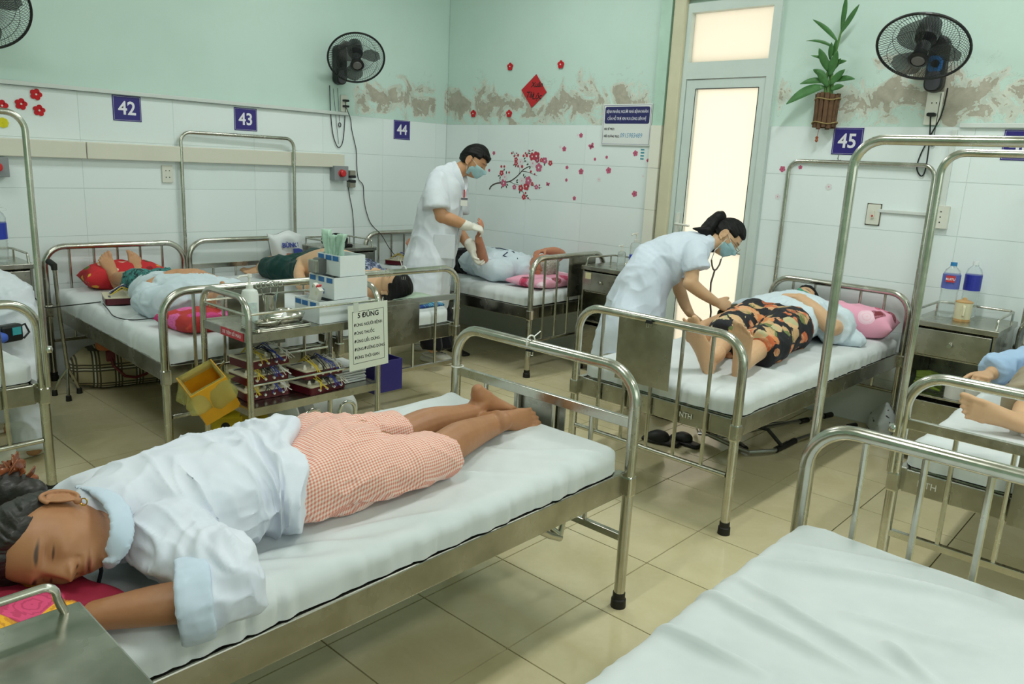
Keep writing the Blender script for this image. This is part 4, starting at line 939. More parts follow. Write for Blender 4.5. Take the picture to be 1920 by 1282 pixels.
# ------------------------------------------------------------------ the doctor bending over bed 45
def doctor_bending():
    p = person('person', 'person in white coat with a ponytail bending over bed 45 with a stethoscope', 'person', (4.1, 2.55, 0))
    fd = nrm(Vector((_r.x, _r.y, 0))); aw = nrm(Vector((_f.x, _f.y, 0))); d0 = 4.72
    def q(px, py, dd=0): return PD(px, py, d0+dd)
    H = headframe(q(1361, 444, .02), fd*.66-Zu*.68-aw*.25, Zu*.72+fd*.62, 1.0)
    b = Bag()
    b.loft([q(1312, 462), q(1328, 456), q(1345, 450)], [.052, .048, .047], up=-fd+Zu)
    b.loft([q(1302, 478, -.16), q(1298, 505, -.18), q(1296, 532, -.19)], [.046, .042, .041]); b.loft([q(1293, 530, -.19), q(1315, 548, -.16), q(1343, 567, -.12)], [.043, .037, .026])
    hand(b, q(1343, 567, -.12), fd*.95-Zu*.25, -Zu*.3+aw*.9, Zu*.9+fd*.2, (70, 75, 50), s=.9, tcurl=35, tout=35)
    b.loft([q(1285, 495, .15), q(1272, 520, .17), q(1274, 545, .16)], [.046, .042, .040]); b.loft([q(1273, 540, .16), q(1284, 570, .13), q(1294, 588, .11)], [.041, .034, .026])
    hand(b, q(1294, 588, .11), fd*.85-Zu*.5, -Zu*.9, aw, (25, 30, 20), s=.9)
    b.loft([q(1318, 462), q(1272, 474), q(1225, 500), q(1200, 545), q(1195, 590)], [(.09, .05), (.13, .08), (.12, .08), (.14, .10), (.14, .10)], up=fd*.7+Zu*.72)
    b.loft([q(1310, 468, -.1), q(1302, 478, -.16)], [.05, .046]); b.loft([q(1305, 475, .1), q(1285, 495, .15)], [.05, .046])
    for x0, x1, dd in ((1193, 1190, .22), (1228, 1232, -.12)): b.loft([q(1198, 580, dd*.4), q(x0, 690, dd), q(x1, 745, dd), q(x1+2, 770, dd)], [.08, .05, .042, .036])
    D, F = headverts(72, 54); S = sculpt(D)
    eb = Bag(); ear(eb, H, 1); ear(eb, H, -1); em = eb.remesh(.003, 2); EV, EF = getP(em), [tuple(f.vertices) for f in em.polygons]
    skinmesh(p, b, .006, SK_PALE, [(tf(S, H), F), (EV, EF)], 3, lambda d, hl: face_tint(S, d, *hl[0]))
    def hm(P):
        x, y, z = P[:, 0], P[:, 1], P[:, 2]
        line = np.where(y > .04, .050, np.where(y > -.01, .020, np.where(y > -.03, .008, -.04))); return np.clip((z-line)/.012, 0, 1)
    hv, hf = haircap(H, 120, 90, hm, .014, 5, .003, (0, 1, -.2), 60); h = obj('hair', npmesh('hair', hv, hf, True), HAIR_BLACK, p)
    pt = Bag(); pt.loft([tuple(tf((0, -.085, .045), H)), tuple(tf((0, -.125, .055), H)), tuple(q(1329, 428)), tuple(q(1322, 445)), tuple(q(1326, 462)), tuple(q(1337, 470))], [.024, .034, .046, .048, .034, .012], n=16)
    pt.loft([q(1328, 432, -.03), q(1312, 430, -.04), q(1298, 428, -.04)], [.03, .016, .004])
    _sm(obj('ponytail', wrinkle(pt.remesh(.006, 3, 'ponytail'), .006, 30, 2, (1, 1, .4)), HAIR_BLACK, h))
    maskshell(H, 'surgical_mask', MASKM, p)
    g = MB()
    for sd in (-1, 1): g.tube([Vector(tf(v, H)) for v in ((sd*.072, -.005, .004), (sd*.066, .06, .006), (sd*.055, .112, .0))], .0015, 6); g.tube([Vector(tf((sd*.031+.023*math.cos(a), .116, -.006+.018*math.sin(a)), H)) for a in np.linspace(0, 6.283, 16)[:-1]], .0013, 6, closed=True)
    g.build('glasses', mat('thin_gold_frame', '#6b5a45', .3, .8), p)
    s = Bag()
    s.loft([q(1324, 456), q(1305, 464), q(1272, 474), q(1234, 496), q(1204, 535), q(1188, 585), q(1178, 640), q(1176, 668)], [(.065, .06), (.165, .095), (.175, .118), (.165, .125), (.18, .15), (.20, .17), (.22, .195), (.225, .20)], up=fd*.7+Zu*.72, n=32, flat=(False, True))
    s.loft([q(1302, 470, -.13), q(1303, 488, -.17), q(1307, 506, -.18)], [.075, .074, .078], n=20, flat=(False, True)); s.loft([q(1292, 478, .13), q(1283, 500, .16), q(1276, 518, .17)], [.07, .07, .07], n=20, flat=(False, True))
    def post(P, N):
        h = P[:, 2]; an = P[:, 0]*aw.x+P[:, 1]*aw.y+.6*(P[:, 0]*fd.x+P[:, 1]*fd.y); k = np.clip((.98-h)/.35, 0, 1)
        d = .020*k*np.sin(an*34+1.5*fbm(P*3, 2, 2))+.006*fbm(P*9, 3, 2)
        rr = np.abs(vnoise(P @ np.array(basis(fd, aw, Zu))*np.array((16, 6, 9)), 7)); d += .008*(.5-rr)*(1-k); return P+N*d[:, None]
    clothmesh(p, s, .008, custom('white_blue_coat', m_cloth('#dbe4ef', '#d0dbe8'), .85), 'coat', 4, post=post, cz=.006, cs=9)
    t = Bag()
    for x0, x1, dd in ((1195, 1190, .22), (1225, 1232, -.12)): t.loft([q(x0, 640, dd), q(x0, 690, dd), q(x1, 748, dd)], [.10, .095, .085], flat=(False, True))
    def m_dk(t_):
        v = t_.coord(); n = t_.noise(v, 30, 3, .6, 1.5); t_.col(t_.ramp(n, [(.5, L('#191a1d')), (.58, L('#8d8c88'))]))
    clothmesh(p, t, .008, custom('dark_print_cloth', m_dk, .85), 'trousers', 3, [dict(amp=.006, scale=9)])
    # the stethoscope she listens through
    st = thing('stethoscope', 'grey stethoscope hanging from the ears of the doctor bending over bed 45', 'stethoscope', tuple(q(1338, 508))); WP.add(st.name)
    tu = mat('grey_rubber_tube', '#5d5552', .5)
    y1 = q(1340, 507, -.03); ml = MB()
    MB().tube([y1, q(1333, 530, -.03), q(1331, 560, -.02), q(1333, 585, .0), q(1331, 602, .03)], .0058, 8).build('tube', tu, st, smooth=True)
    yo = MB().tube([q(1334, 487, -.06), q(1335, 497, -.05), q(1337, 504, -.04), y1], .0052, 8).tube([q(1352, 486, .03), q(1349, 496, .01), q(1344, 504, -.01), y1], .0052, 8); yo.build('yoke', tu, st, smooth=True)
    el, er = Vector(tf((.080, .012, -.012), H)), Vector(tf((-.078, .012, -.012), H))
    MB().tube([q(1334, 487, -.06), q(1340, 470, -.09), el], .0028, 8).tube([q(1352, 486, .03), q(1362, 470, .06), er], .0028, 8).build('ear_tubes', CHROME, st, smooth=True)
    # bulb of the blood pressure cuff in her fist
    bb = thing('pressure_bulb', 'dark rubber bulb with chrome valve in the fist of the bending doctor', 'pressure bulb', tuple(q(1368, 578, -.12))); WP.add(bb.name)
    MB().lathe([(.004, -.03), (.016, -.02), (.019, 0), (.014, .022), (.004, .03)], 14, basis(aw, Zu, fd), q(1366, 580, -.11)).build('bulb', RUBBER, bb, smooth=True)
    MB().lathe([(.006, 0), (.007, .012), (.010, .014), (.010, .02)], 12, basis(aw, Zu, fd), q(1369, 581, -.12)).build('valve', CHROME, bb, smooth=True)
    MB().tube([q(1371, 582, -.12), q(1378, 590, -.11), q(1386, 598, -.06), q(1392, 603, 0)], .0045, 8).build('hose', RUBBER, bb, smooth=True)
doctor_bending()
def lowshoe(label, a, e, m, w=.04, h=.05):
    t = thing('shoe', label, 'shoe', tuple((a+e)/2)); c = (a+e)/2; f = a-e
    def g(u, z): return tuple(e+f*u+Zu*z-c)
    MB().prism([(0, 0)], 0) if False else None
    b = Bag(); b.loft([g(.02, .012), g(.3, .012), g(.7, .012), g(.97, .012)], [(w*.7, .012), (w*.8, .012), (w, .012), (w*.75, .012)], n=18, sq=4); _sm(obj('sole', b.remesh(.006, 1, 'sole'), RUBBER, t))
    b = Bag(); b.loft([g(.45, .03), g(.65, .034), g(.9, .022)], [(w*.85, h*.7), (w, h*.6), (w*.75, h*.3)], n=18); _sm(obj('upper', b.remesh(.005, 2, 'upper'), m, t)); return t
lowshoe('dark flat shoe of the bending doctor nearer the bed', PZ(1258, 787, 0), PZ(1212, 772, 0), mat('dark_brown_leather', '#3a221b', .5))
lowshoe('dark flat shoe of the bending doctor farther from the bed', PZ(1205, 762, 0), PZ(1168, 752, 0), MATS['dark_brown_leather'])
SLP = mat('black_sandal', '#1c1a17', .6, bump=.3, bscale=40)
lowshoe('black slipper on the floor in front of bed 45, the left one of the pair', PZ(1206, 822, 0), PZ(1272, 838, 0), SLP, .05, .06)
lowshoe('black slipper on the floor in front of bed 45, the right one of the pair', PZ(1258, 822, 0), PZ(1310, 842, 0), SLP, .05, .05)
lowshoe('black shoe on the floor behind the white clogs by bed 44', PZ(838, 652, 0), PZ(875, 668, 0), SLP, .05, .06)
lowshoe('black slipper on the floor under the bed at the far left', PZ(32, 735, 0), PZ(-25, 728, 0), SLP, .05, .06)
# ------------------------------------------------------------------ the member of staff at the left edge
def staff_left():
    p = person('person', 'person in white uniform and clogs leaning over the bed at the far left edge', 'person', (1.05, 4.1, 0))
    fd = nrm(Vector((-_r.x, -_r.y, 0))); aw = nrm(Vector((_f.x, _f.y, 0))); d0 = 3.78
    def q(px, py, dd=0): return PD(px, py, d0+dd)
    b = Bag(); b.loft([q(4, 600, -.05), q(30, 690, -.05), q(60, 820, -.02), q(62, 840, -.02)], [.08, .06, .04, .042]); b.loft([q(0, 600, .1), q(5, 690, .2), q(12, 780, .28), q(13, 800, .3)], [.08, .06, .04, .042])
    b.loft([q(-5, 600), q(-60, 552), q(-150, 520), q(-190, 505), q(-215, 490)], [.09, .08, .07, .05, .05]); H = headframe(q(-250, 475), fd*.8-Zu*.6, Zu*.8+fd*.5)
    for dd in (-.18, .18): b.loft([q(-150, 525, dd*.6), q(-150, 535, dd), q(-160, 580, dd), q(-165, 615, dd)], [.05, .05, .045, .04]); hand(b, q(-165, 615, dd), -Zu+fd*.2, fd, aw, s=.95)
    skinmesh(p, b, .008, SK_MID, [shortface(H)])
    hv, hf = haircap(H, 60, 50, lambda P: np.clip((P[:, 2]-np.where(P[:, 1] > .03, .045, -.03))/.012, 0, 1), .02, 5); obj('hair', npmesh('hair', hv, hf, True), HAIR_BLACK, p)
    t = Bag(); t.loft([q(4, 610), q(3, 590), q(0, 575)], [(.17, .13), (.18, .14), (.16, .12)], up=fd)
    t.loft([q(22, 600, -.07), q(30, 680, -.06), q(48, 760, -.05), q(62, 838, -.03)], [.115, .105, .09, .078], n=22, flat=(False, True)); t.loft([q(-5, 600, .12), q(5, 690, .2), q(10, 780, .28)], [.11, .10, .08], flat=(False, True))
    clothmesh(p, t, .008, COAT, 'trousers', 4, [dict(amp=.009, scale=8, seed=4)])
    s = Bag(); s.loft([q(6, 622), q(3, 595), q(-12, 570), q(-50, 552), q(-100, 535), q(-160, 520)], [(.20, .165), (.205, .16), (.19, .15), (.18, .14), (.19, .13), (.15, .10)], up=fd*.6+Zu*.8, n=28, flat=(True, False))
    for dd in (-.16, .16): s.loft([q(-130, 525, dd), q(-148, 560, dd)], [.09, .09], flat=(False, True))
    clothmesh(p, s, .009, COAT, 'tunic', 4, [dict(amp=.008, scale=8, seed=9)])
staff_left()
clog('white slotted clog of the person at the left edge, the nearer one', PZ(-8, 872, 0), PZ(84, 846, 0), holes=False)
clog('white slotted clog of the person at the left edge, the farther one', PZ(-40, 820, 0), PZ(42, 800, 0), holes=False)
# ------------------------------------------------------------------ patients
def simplehead(p, bag, H, voxel, skin, hair, hm, off=.014, smooth=3, tintc='#5b5148'):
    D, F = headverts(72, 54); S = sculpt(D)
    eb = Bag(); ear(eb, H, 1); ear(eb, H, -1); em = eb.remesh(.003, 2); EV, EF = getP(em), [tuple(f.vertices) for f in em.polygons]
    o = skinmesh(p, bag, voxel, skin, [(tf(S, H), F), (EV, EF)], smooth, lambda d, hl: face_tint(S, d, *hl[0], tintc))
    hv, hf = haircap(H, 100, 80, hm, off, 5, .003, (0, 1, .2), 60); return o, obj('hair', npmesh('hair', hv, hf, True), hair, p)
def hairstd(front=.05, temple=.025, back=-.05):
    return lambda P: np.clip((P[:, 2]-np.where(P[:, 1] > .04, front, np.where(P[:, 1] > -.02, temple, back)))/.012, 0, 1)
def pillow(label, c, size, rz, m, seed=1, sag=.25, parent=None):
    """a soft pillow: pinched corners and a piped edge"""
    n = 28; lx, ly, h = size; V = []; F = []
    for sg in (1, -1):
        for i in range(n+1):
            for j in range(n+1):
                u, v = -1+2*i/n, -1+2*j/n; e = max(0, (1-abs(u)**3)*(1-abs(v)**3))**.45
                pin = 1-.06*(1-abs(u)**2)*abs(v)**6-.06*(1-abs(v)**2)*abs(u)**6
                V.append((u*lx/2*(1-.07*(1-abs(v)**2)*0-.05*(abs(u) > .9)*(1-v*v)), v*ly/2*(1-.05*(abs(v) > .9)*(1-u*u)), sg*h/2*e))
    m1 = (n+1)**2
    for i in range(n):
        for j in range(n):
            a = i*(n+1)+j; F.append((a, a+n+1, a+n+2, a+1)); F.append((m1+a, m1+a+1, m1+a+n+2, m1+a+n+1))
    V = np.array(V); d = fbm(V*9+seed, seed, 3)*h*.10+(.5-np.abs(vnoise(V*np.array((14, 22, 5))+seed, seed)))*h*.10; V[:, 2] += d*np.where(V[:, 2] > 0, 1, .2)
    me = npmesh('pillow', V, F, True); bm = bmesh.new(); bm.from_mesh(me); bmesh.ops.remove_doubles(bm, verts=bm.verts, dist=.0006); bm.to_mesh(me); bm.free()
    o = obj('pillow', me, m); o.location = c; o.rotation_euler = (0, 0, rz); tag(o, label, 'pillow', 'patients\' pillows'); return o
RED_PRINT = custom('red_floral_cloth', m_print('#c9232b', ['#e5c13c', '#9a1620', '#2e7a3c', '#f0d9c0', '#e8b23c', '#7d1018'], 16, (.50, .56)), .75)
ROSE_PRINT = custom('magenta_rose_cloth', m_print('#c0332f', ['#d83f92', '#e56aae', '#d23c86', '#e0489c', '#cf5a35'], 8, (.55, .62)), .75)
PINK_PRINT = custom('pink_print_cloth', m_print('#f0a9c0', ['#f7d3de', '#c6395f', '#7d2b34', '#f3b9cb', '#e9c0d0', '#f5dbe4'], 7, (.40, .43), .15, .3), .75)
BED_PRINT = custom('crimson_flower_cloth', m_print('#8f1030', ['#f0a31c', '#e3507e', '#f5b52a', '#d62f63', '#e86b1c', '#e3507e'], 9, (.60, .68)), .75)
PIPING = mat('navy_piping', '#28344f', .8)
# bed 42: on the back, feet up on the red pillow, hands folded on the belly
def patient42():
    p = person('person', 'person in pale blue pyjama top with bare feet on a red pillow on bed 42', 'person', (1.95, 4.4, MT)); x = 1.96
    b = Bag()
    for sx, fx, tx in ((1.88, 1.865, -.12), (2.03, 2.02, .10)):
        b.loft([(sx, 4.50, .70), (sx-.01, 4.72, .705), (fx, 4.90, .70), (fx+.01, 5.03, .685)], [.07, .055, .046, .036]); foot(b, (fx+.01, 5.05, .685), (tx, .42, .90), (tx, -.90, .42), (1 if sx < x else -1, 0, 0), .95)
    b.loft([(x-.15, 4.10, .72), (x-.21, 4.22, .70), (x-.17, 4.33, .74)], [.045, .042, .04]); b.loft([(x-.17, 4.33, .74), (x-.06, 4.33, .79), (x+.0, 4.315, .805)], [.04, .034, .026]); hand(b, (x+.0, 4.31, .812), (.95, -.15, .05), (0, 0, -1), (0, .9, 0), (12, 15, 12), s=.9)
    b.loft([(x+.16, 4.10, .72), (x+.23, 4.22, .70), (x+.19, 4.33, .74)], [.045, .042, .04]); b.loft([(x+.19, 4.33, .74), (x+.10, 4.30, .78), (x+.05, 4.28, .795)], [.04, .034, .026]); hand(b, (x+.05, 4.28, .80), (-.95, .1, .05), (0, 0, -1), (0, .9, 0), (12, 15, 12), s=.9)
    b.loft([(x, 3.98, .70), (x, 3.9, .71)], [.055, .055])
    simplehead(p, b, headframe((x, 3.80, .715), (0, .15, 1), (0, -1, .1)), .0048, SK_MID, HAIR_GREY, hairstd(), smooth=2)
    s = Bag(); s.loft([(x, 3.97, .685), (x, 4.06, .70), (x, 4.25, .705), (x, 4.42, .70), (x, 4.56, .68)], [(.09, .07), (.19, .10), (.195, .105), (.205, .10), (.21, .085)], n=28, flat=(False, True), sq=2.4)
    for sg in (-1, 1): s.loft([(x+sg*.15, 4.06, .70), (x+sg*.22, 4.18, .68), (x+sg*.21, 4.30, .70)], [.085, .08, .075], n=18, flat=(False, True))
    def post(P, N):
        d = .007*fbm(P*8, 4, 2)+.010*(.5-np.abs(vnoise(P*np.array((12, 7, 6)), 6))); P = P+N*d[:, None]; P[:, 2] = np.maximum(P[:, 2], MT+.004); return P
    sh = clothmesh(p, s, .008, PAJAMA, 'pyjama_top', 3, post=post)
    t = Bag(); t.loft([(x, 4.45, .685), (x, 4.56, .69)], [(.175, .09), (.16, .085)]);
    for sx in (1.88, 2.03): t.loft([(sx, 4.5, .695), (sx-.005, 4.66, .70), (sx-.01, 4.80, .695)], [.092, .082, .072], flat=(False, True))
    def m_teal(t_):
        v = t_.coord(); n = t_.noise(v, 34, 3, .6, 1.2); t_.col(t_.ramp(n, [(.42, L('#1f2f30')), (.5, L('#3e8480')), (.7, L('#4d938e'))]))
    clothmesh(p, t, .008, custom('teal_print_cloth', m_teal, .85), 'trousers', 3, [dict(amp=.007, scale=10, seed=2)])
patient42()
pillow('red floral pillow under the bare feet on bed 42', (1.99, 5.20, MT+.075), (.52, .26, .17), R(-6), RED_PRINT, 3)
pillow('magenta rose pillow under the head of the patient on bed 42', (1.86, 3.80, MT+.045), (.44, .34, .11), R(5), ROSE_PRINT, 5)
# bed 43: shirt pulled up from the belly, green trousers
def patient43():
    p = person('person', 'person in dark green trousers with a bare belly lying on bed 43', 'person', (3.05, 4.5, MT))
    b = Bag()
    b.loft([(3.16, 4.72, .70), (3.26, 4.98, .72), (3.27, 5.14, .69)], [.085, .07, .058]); b.loft([(3.27, 5.12, .69), (3.21, 5.24, .66), (3.10, 5.33, .645)], [.058, .05, .036]); foot(b, (3.09, 5.335, .655), (-.97, .12, .06), (.15, -.45, .88), (0, 1, .2), .95)
    b.loft([(3.02, 4.72, .69), (2.98, 4.98, .68), (2.96, 5.2, .66)], [.085, .07, .045])
    b.loft([(3.07, 3.98, .69), (3.07, 4.15, .715), (3.08, 4.35, .745), (3.09, 4.55, .745), (3.10, 4.75, .71)], [(.15, .09), (.17, .10), (.178, .125), (.178, .125), (.165, .10)], n=26)
    b.loft([(2.90, 4.12, .70), (2.82, 4.30, .66), (2.80, 4.42, .655)], [.045, .042, .038]); b.loft([(2.80, 4.42, .655), (2.88, 4.58, .71), (2.97, 4.69, .775)], [.04, .036, .026]); hand(b, (2.97, 4.69, .775), (.6, .75, .1), (0, 0, -1), (.5, -.5, 0), (20, 25, 20), s=.9)
    b.loft([(3.07, 3.97, .70), (3.06, 3.88, .70)], [.055, .055])
    simplehead(p, b, headframe((3.06, 3.78, .71), (-.2, .1, 1), (0, -1, .1)), .0065, SK_PALE, HAIR_BLACK, hairstd(), .022)
    t = Bag(); t.loft([(3.09, 4.62, .70), (3.09, 4.75, .70), (3.10, 4.88, .695)], [(.185, .118), (.18, .105), (.17, .10)], n=26, flat=(True, False))
    t.loft([(3.16, 4.76, .71), (3.265, 4.98, .725), (3.28, 5.12, .695), (3.25, 5.19, .675)], [.10, .09, .085, .08], flat=(False, True)); t.loft([(3.02, 4.76, .69), (2.98, 4.98, .68), (2.96, 5.14, .67)], [.10, .085, .075], flat=(False, True))
    clothmesh(p, t, .008, custom('dark_green_cloth', m_cloth('#14423c', '#0f3832'), .85), 'trousers', 3, [dict(amp=.010, scale=9, seed=5)])
    s = Bag(); s.loft([(3.07, 3.98, .69), (3.07, 4.10, .705), (3.07, 4.26, .725), (3.075, 4.32, .735)], [(.10, .08), (.185, .108), (.19, .122), (.188, .128)], n=26, flat=(False, True))
    for sg in (-1, 1): s.loft([(3.07+sg*.15, 4.06, .70), (3.07+sg*.22, 4.2, .68)], [.08, .075], flat=(False, True))
    def m_np(t_):
        v = t_.coord(); n = t_.noise(v, 26, 3, .6, 1.2); t_.col(t_.ramp(n, [(.40, L('#1d2236')), (.5, L('#4a5573')), (.62, L('#a9b0c4'))]))
    clothmesh(p, s, .008, custom('navy_print_cloth', m_np, .85), 'shirt', 3, [dict(amp=.012, scale=12, seed=5)])
    nd = MB()       # acupuncture needles in the belly
    for i, (dx, dy) in enumerate(((-.05, 4.42), (.03, 4.40), (.08, 4.47), (-.02, 4.52), (.05, 4.56), (-.10, 4.48))):
        nd.tube([(3.085+dx, dy, .855), (3.085+dx+.006, dy, .91)], .0016, 6)
    tag(nd.build('acupuncture_needles', CHROME), 'fine acupuncture needles standing in the bare belly on bed 43', 'needles', kind='stuff')
patient43()
# bed 44: the old man, left arm held up by the doctor, right hand at the face
def patient44():
    p = person('person', 'person with white hair in striped pale blue pyjama top lying on the corner bed', 'person', (4.5, 4.3, MT)); x = 4.52
    b = Bag()
    e = Vector((4.30, 4.22, .70)); w = PD(897, 445, 5.73)
    b.loft([(4.36, 4.05, .70), (4.31, 4.14, .69), tuple(e)], [.05, .046, .042]); b.loft([tuple(e), tuple(e.lerp(w, .4)), tuple(e.lerp(w, .75)), tuple(w)], [.045, .043, .034, .026]); hand(b, w, nrm(Vector((.0, 0, 1))*.9+_r*.25), -_r+_f*.3, _f*.2+_r*.8, (20, 30, 20), s=.95, tout=20)
    b.loft([(4.70, 4.06, .71), (4.82, 4.0, .74), (4.88, 3.93, .80)], [.05, .045, .04]); b.loft([(4.88, 3.93, .80), (4.80, 3.93, .83), (4.70, 3.95, .835)], [.042, .036, .026]); hand(b, (4.70, 3.95, .84), (-.95, .1, -.1), (0, -.2, -1), (0, -1, 0), (30, 35, 25), s=.95)
    b.loft([(x, 4.0, .70), (x+.02, 3.92, .705)], [.058, .056]); b.loft([(x-.08, 4.6, .68), (x-.08, 5.1, .66)], [.08, .05]); b.loft([(x+.09, 4.6, .68), (x+.09, 5.1, .66)], [.08, .05])
    for sx in (-.08, .09): foot(b, (x+sx, 5.16, .66), (0, .4, .9), (0, -.9, .4), (-sx, 0, 0), 1.0)
    H = headframe((4.545, 3.83, .735), (-.25, .35, .9), (.05, -.95, .3), 1.02)
    simplehead(p, b, H, .0065, SK_OLD, HAIR_GREY, hairstd(.07, .03, -.05), .010, tintc='#8c8074')
    s = Bag(); s.loft([(x, 3.98, .69), (x, 4.06, .70), (x-.01, 4.22, .71), (x-.02, 4.40, .705), (x-.03, 4.52, .69)], [(.09, .075), (.185, .105), (.19, .115), (.19, .112), (.195, .10)], n=28, flat=(False, True), sq=2.4)
    s.loft([(4.38, 4.06, .69), (4.31, 4.15, .685), (4.285, 4.22, .70), tuple(e.lerp(w, .16))], [.085, .08, .078, .066], n=20, flat=(False, True)); s.loft([(4.68, 4.06, .70), (4.80, 4.02, .73), (4.86, 3.96, .775)], [.08, .072, .068], n=20, flat=(False, True))
    def post(P, N):
        d = .007*fbm(P*8, 4, 2)+.011*(.5-np.abs(vnoise(P*np.array((7, 13, 7)), 8))); P = P+N*d[:, None]; P[:, 2] = np.maximum(P[:, 2], MT+.004); return P
    sh = clothmesh(p, s, .008, PAJAMA, 'pyjama_top', 3, post=post)
    MB().tube([(4.44, 4.00, .782), (4.50, 4.10, .822), (4.50, 4.25, .835), (4.48, 4.45, .822)], .004, 6).tube([(4.42, 4.02, .775), (4.38, 4.10, .80), (4.45, 4.12, .82)], .004, 6).tube([(4.33, 4.12, .765), (4.27, 4.18, .77), (4.23, 4.24, .76)], .004, 6).build('piping', PIPING, sh)
    t = Bag(); t.loft([(x-.03, 4.48, .69), (x-.02, 4.62, .69)], [(.185, .098), (.18, .095)]);
    for sx in (-.10, .08): t.loft([(x+sx, 4.6, .69), (x+sx, 4.85, .68), (x+sx, 5.08, .665)], [.10, .085, .07], flat=(False, True))
    clothmesh(p, t, .009, BLACKC, 'trousers', 3, [dict(amp=.008, scale=9, seed=5)])
patient44()
pillow('pink printed pillow under the white-haired man on the corner bed', (4.56, 3.79, MT+.042), (.62, .36, .09), R(3), PINK_PRINT, 8)
# bed 45: the woman whose blood pressure is taken
def patient45():
    p = person('person', 'person in black floral trousers with a green mask lying on bed 45', 'person', (4.0, 1.75, MT))
    b = Bag()
    hipL, hipR = Vector((4.08, 1.66, .70)), Vector((4.08, 1.86, .70))
    for hip, kn, an, fd_, inn in ((hipR, (3.62, 1.80, .69), (3.24, 1.67, .665), (-.26, .30, .92), (0, -1, 0)), (hipL, (3.66, 1.61, .69), (3.30, 1.53, .665), (-.26, -.16, .95), (0, 1, 0))):
        k = Vector(kn); a = Vector(an)
        b.loft([tuple(hip), tuple(hip.lerp(k, .5)), tuple(k), tuple(k.lerp(a, .4)), tuple(a)], [.095, .08, .062, .055, .037]); foot(b, tuple(a+Vector((-.012, 0, .005))), fd_, (.95, 0, .28), inn, 1.12)
    # right arm laid out to the side with the cuff
    b.loft([(4.56, 2.02, .70), (4.36, 2.10, .68), (4.24, 2.12, .655)], [.05, .047, .042]); b.loft([(4.24, 2.12, .655), (4.12, 2.13, .645), (3.99, 2.135, .64)], [.043, .038, .028]); hand(b, (3.98, 2.135, .638), (-.97, .1, 0), (0, .1, 1), (.0, 1, .2), (25, 30, 25), s=.92, tout=35)
    # left arm bent, hand on the belly
    b.loft([(4.52, 1.60, .72), (4.38, 1.52, .70), (4.24, 1.50, .71)], [.05, .048, .046]); b.loft([(4.24, 1.50, .71), (4.22, 1.60, .795), (4.24, 1.70, .845)], [.047, .042, .028]); hand(b, (4.24, 1.70, .85), (.0, .97, -.04), (0, 0, -1), (.9, 0, .2), (12, 16, 12), s=.92)
    b.loft([(4.62, 1.84, .70), (4.69, 1.87, .715)], [.055, .053])
    H = headframe((4.79, 1.89, .735), (-.45, .05, .88), (.9, .05, .42))
    simplehead(p, b, H, .0045, SK_PALE, HAIR_BLACK, hairstd(.06, .025, -.05), smooth=2)
    maskshell(H, 'green_mask', mat('green_mask_cloth', '#4f9b7d', .85, var=.08), p)
    s = Bag(); s.loft([(4.63, 1.83, .69), (4.55, 1.82, .71), (4.38, 1.79, .725), (4.22, 1.77, .72), (4.10, 1.76, .705)], [(.09, .075), (.20, .11), (.205, .125), (.21, .12), (.215, .115)], n=28, flat=(False, True), sq=2.4)
    s.loft([(4.54, 1.64, .70), (4.42, 1.54, .69), (4.30, 1.51, .70)], [.10, .095, .088], n=20, flat=(False, True)); s.loft([(4.54, 2.0, .70), (4.40, 2.08, .68), (4.34, 2.10, .67)], [.085, .08, .072], n=20, flat=(False, True))
    s.loft([(4.50, 1.62, .66), (4.44, 1.50, .635), (4.38, 1.44, .625)], [(.10, .05), (.11, .04), (.09, .03)])
    def post(P, N):
        d = .008*fbm(P*8, 4, 2)+.010*(.5-np.abs(vnoise(P*np.array((13, 7, 7)), 8))); P = P+N*d[:, None]; P[:, 2] = np.maximum(P[:, 2], MT+.004); return P
    sh = clothmesh(p, s, .008, PAJAMA, 'blouse', 3, post=post)
    t = Bag(); t.loft([(4.17, 1.77, .70), (4.08, 1.765, .705), (3.96, 1.755, .70)], [(.20, .105), (.205, .115), (.195, .10)], n=26, flat=(True, False))
    t.loft([(4.06, 1.865, .71), (3.86, 1.835, .705), (3.68, 1.80, .695), (3.52, 1.765, .685)], [.118, .105, .095, .088], n=22, flat=(False, True)); t.loft([(4.06, 1.655, .70), (3.86, 1.63, .70), (3.70, 1.605, .69), (3.50, 1.575, .68)], [.12, .11, .10, .092], n=22, flat=(False, True))
    def post2(P, N):
        d = .009*fbm(P*7, 4, 2)+.010*(.5-np.abs(vnoise(P*np.array((10, 10, 7)), 3))); P = P+N*d[:, None]; P[:, 2] = np.maximum(P[:, 2], MT+.004); return P
    clothmesh(p, t, .007, FLORAL, 'trousers', 3, post=post2)
    c = thing('pressure_cuff', 'olive blood pressure cuff round the arm stretched out on bed 45', 'blood pressure cuff', (4.30, 2.11, .66)); WP.add(c.name)
    cb = Bag(); cb.loft([(4.36, 2.10, .675), (4.30, 2.11, .668), (4.23, 2.12, .66)], [.066, .07, .067], n=20, flat=(True, True)); _sm(obj('cuff_band', wrinkle(cb.remesh(.006, 2, 'cuff_band'), .006, 16, 3), custom('olive_nylon', m_cloth('#4a4a34', '#3c3c2a'), .8), c))
    MB().tube([(4.25, 2.08, .72), (4.18, 2.05, .70), (4.16, 2.0, .66)], .005, 8).build('hose', RUBBER, c, smooth=True)
patient45()
pillow('pink printed pillow against the head rails of bed 45', (4.755, 1.575, MT+.085), (.30, .50, .19), R(8), PINK_PRINT, 12)
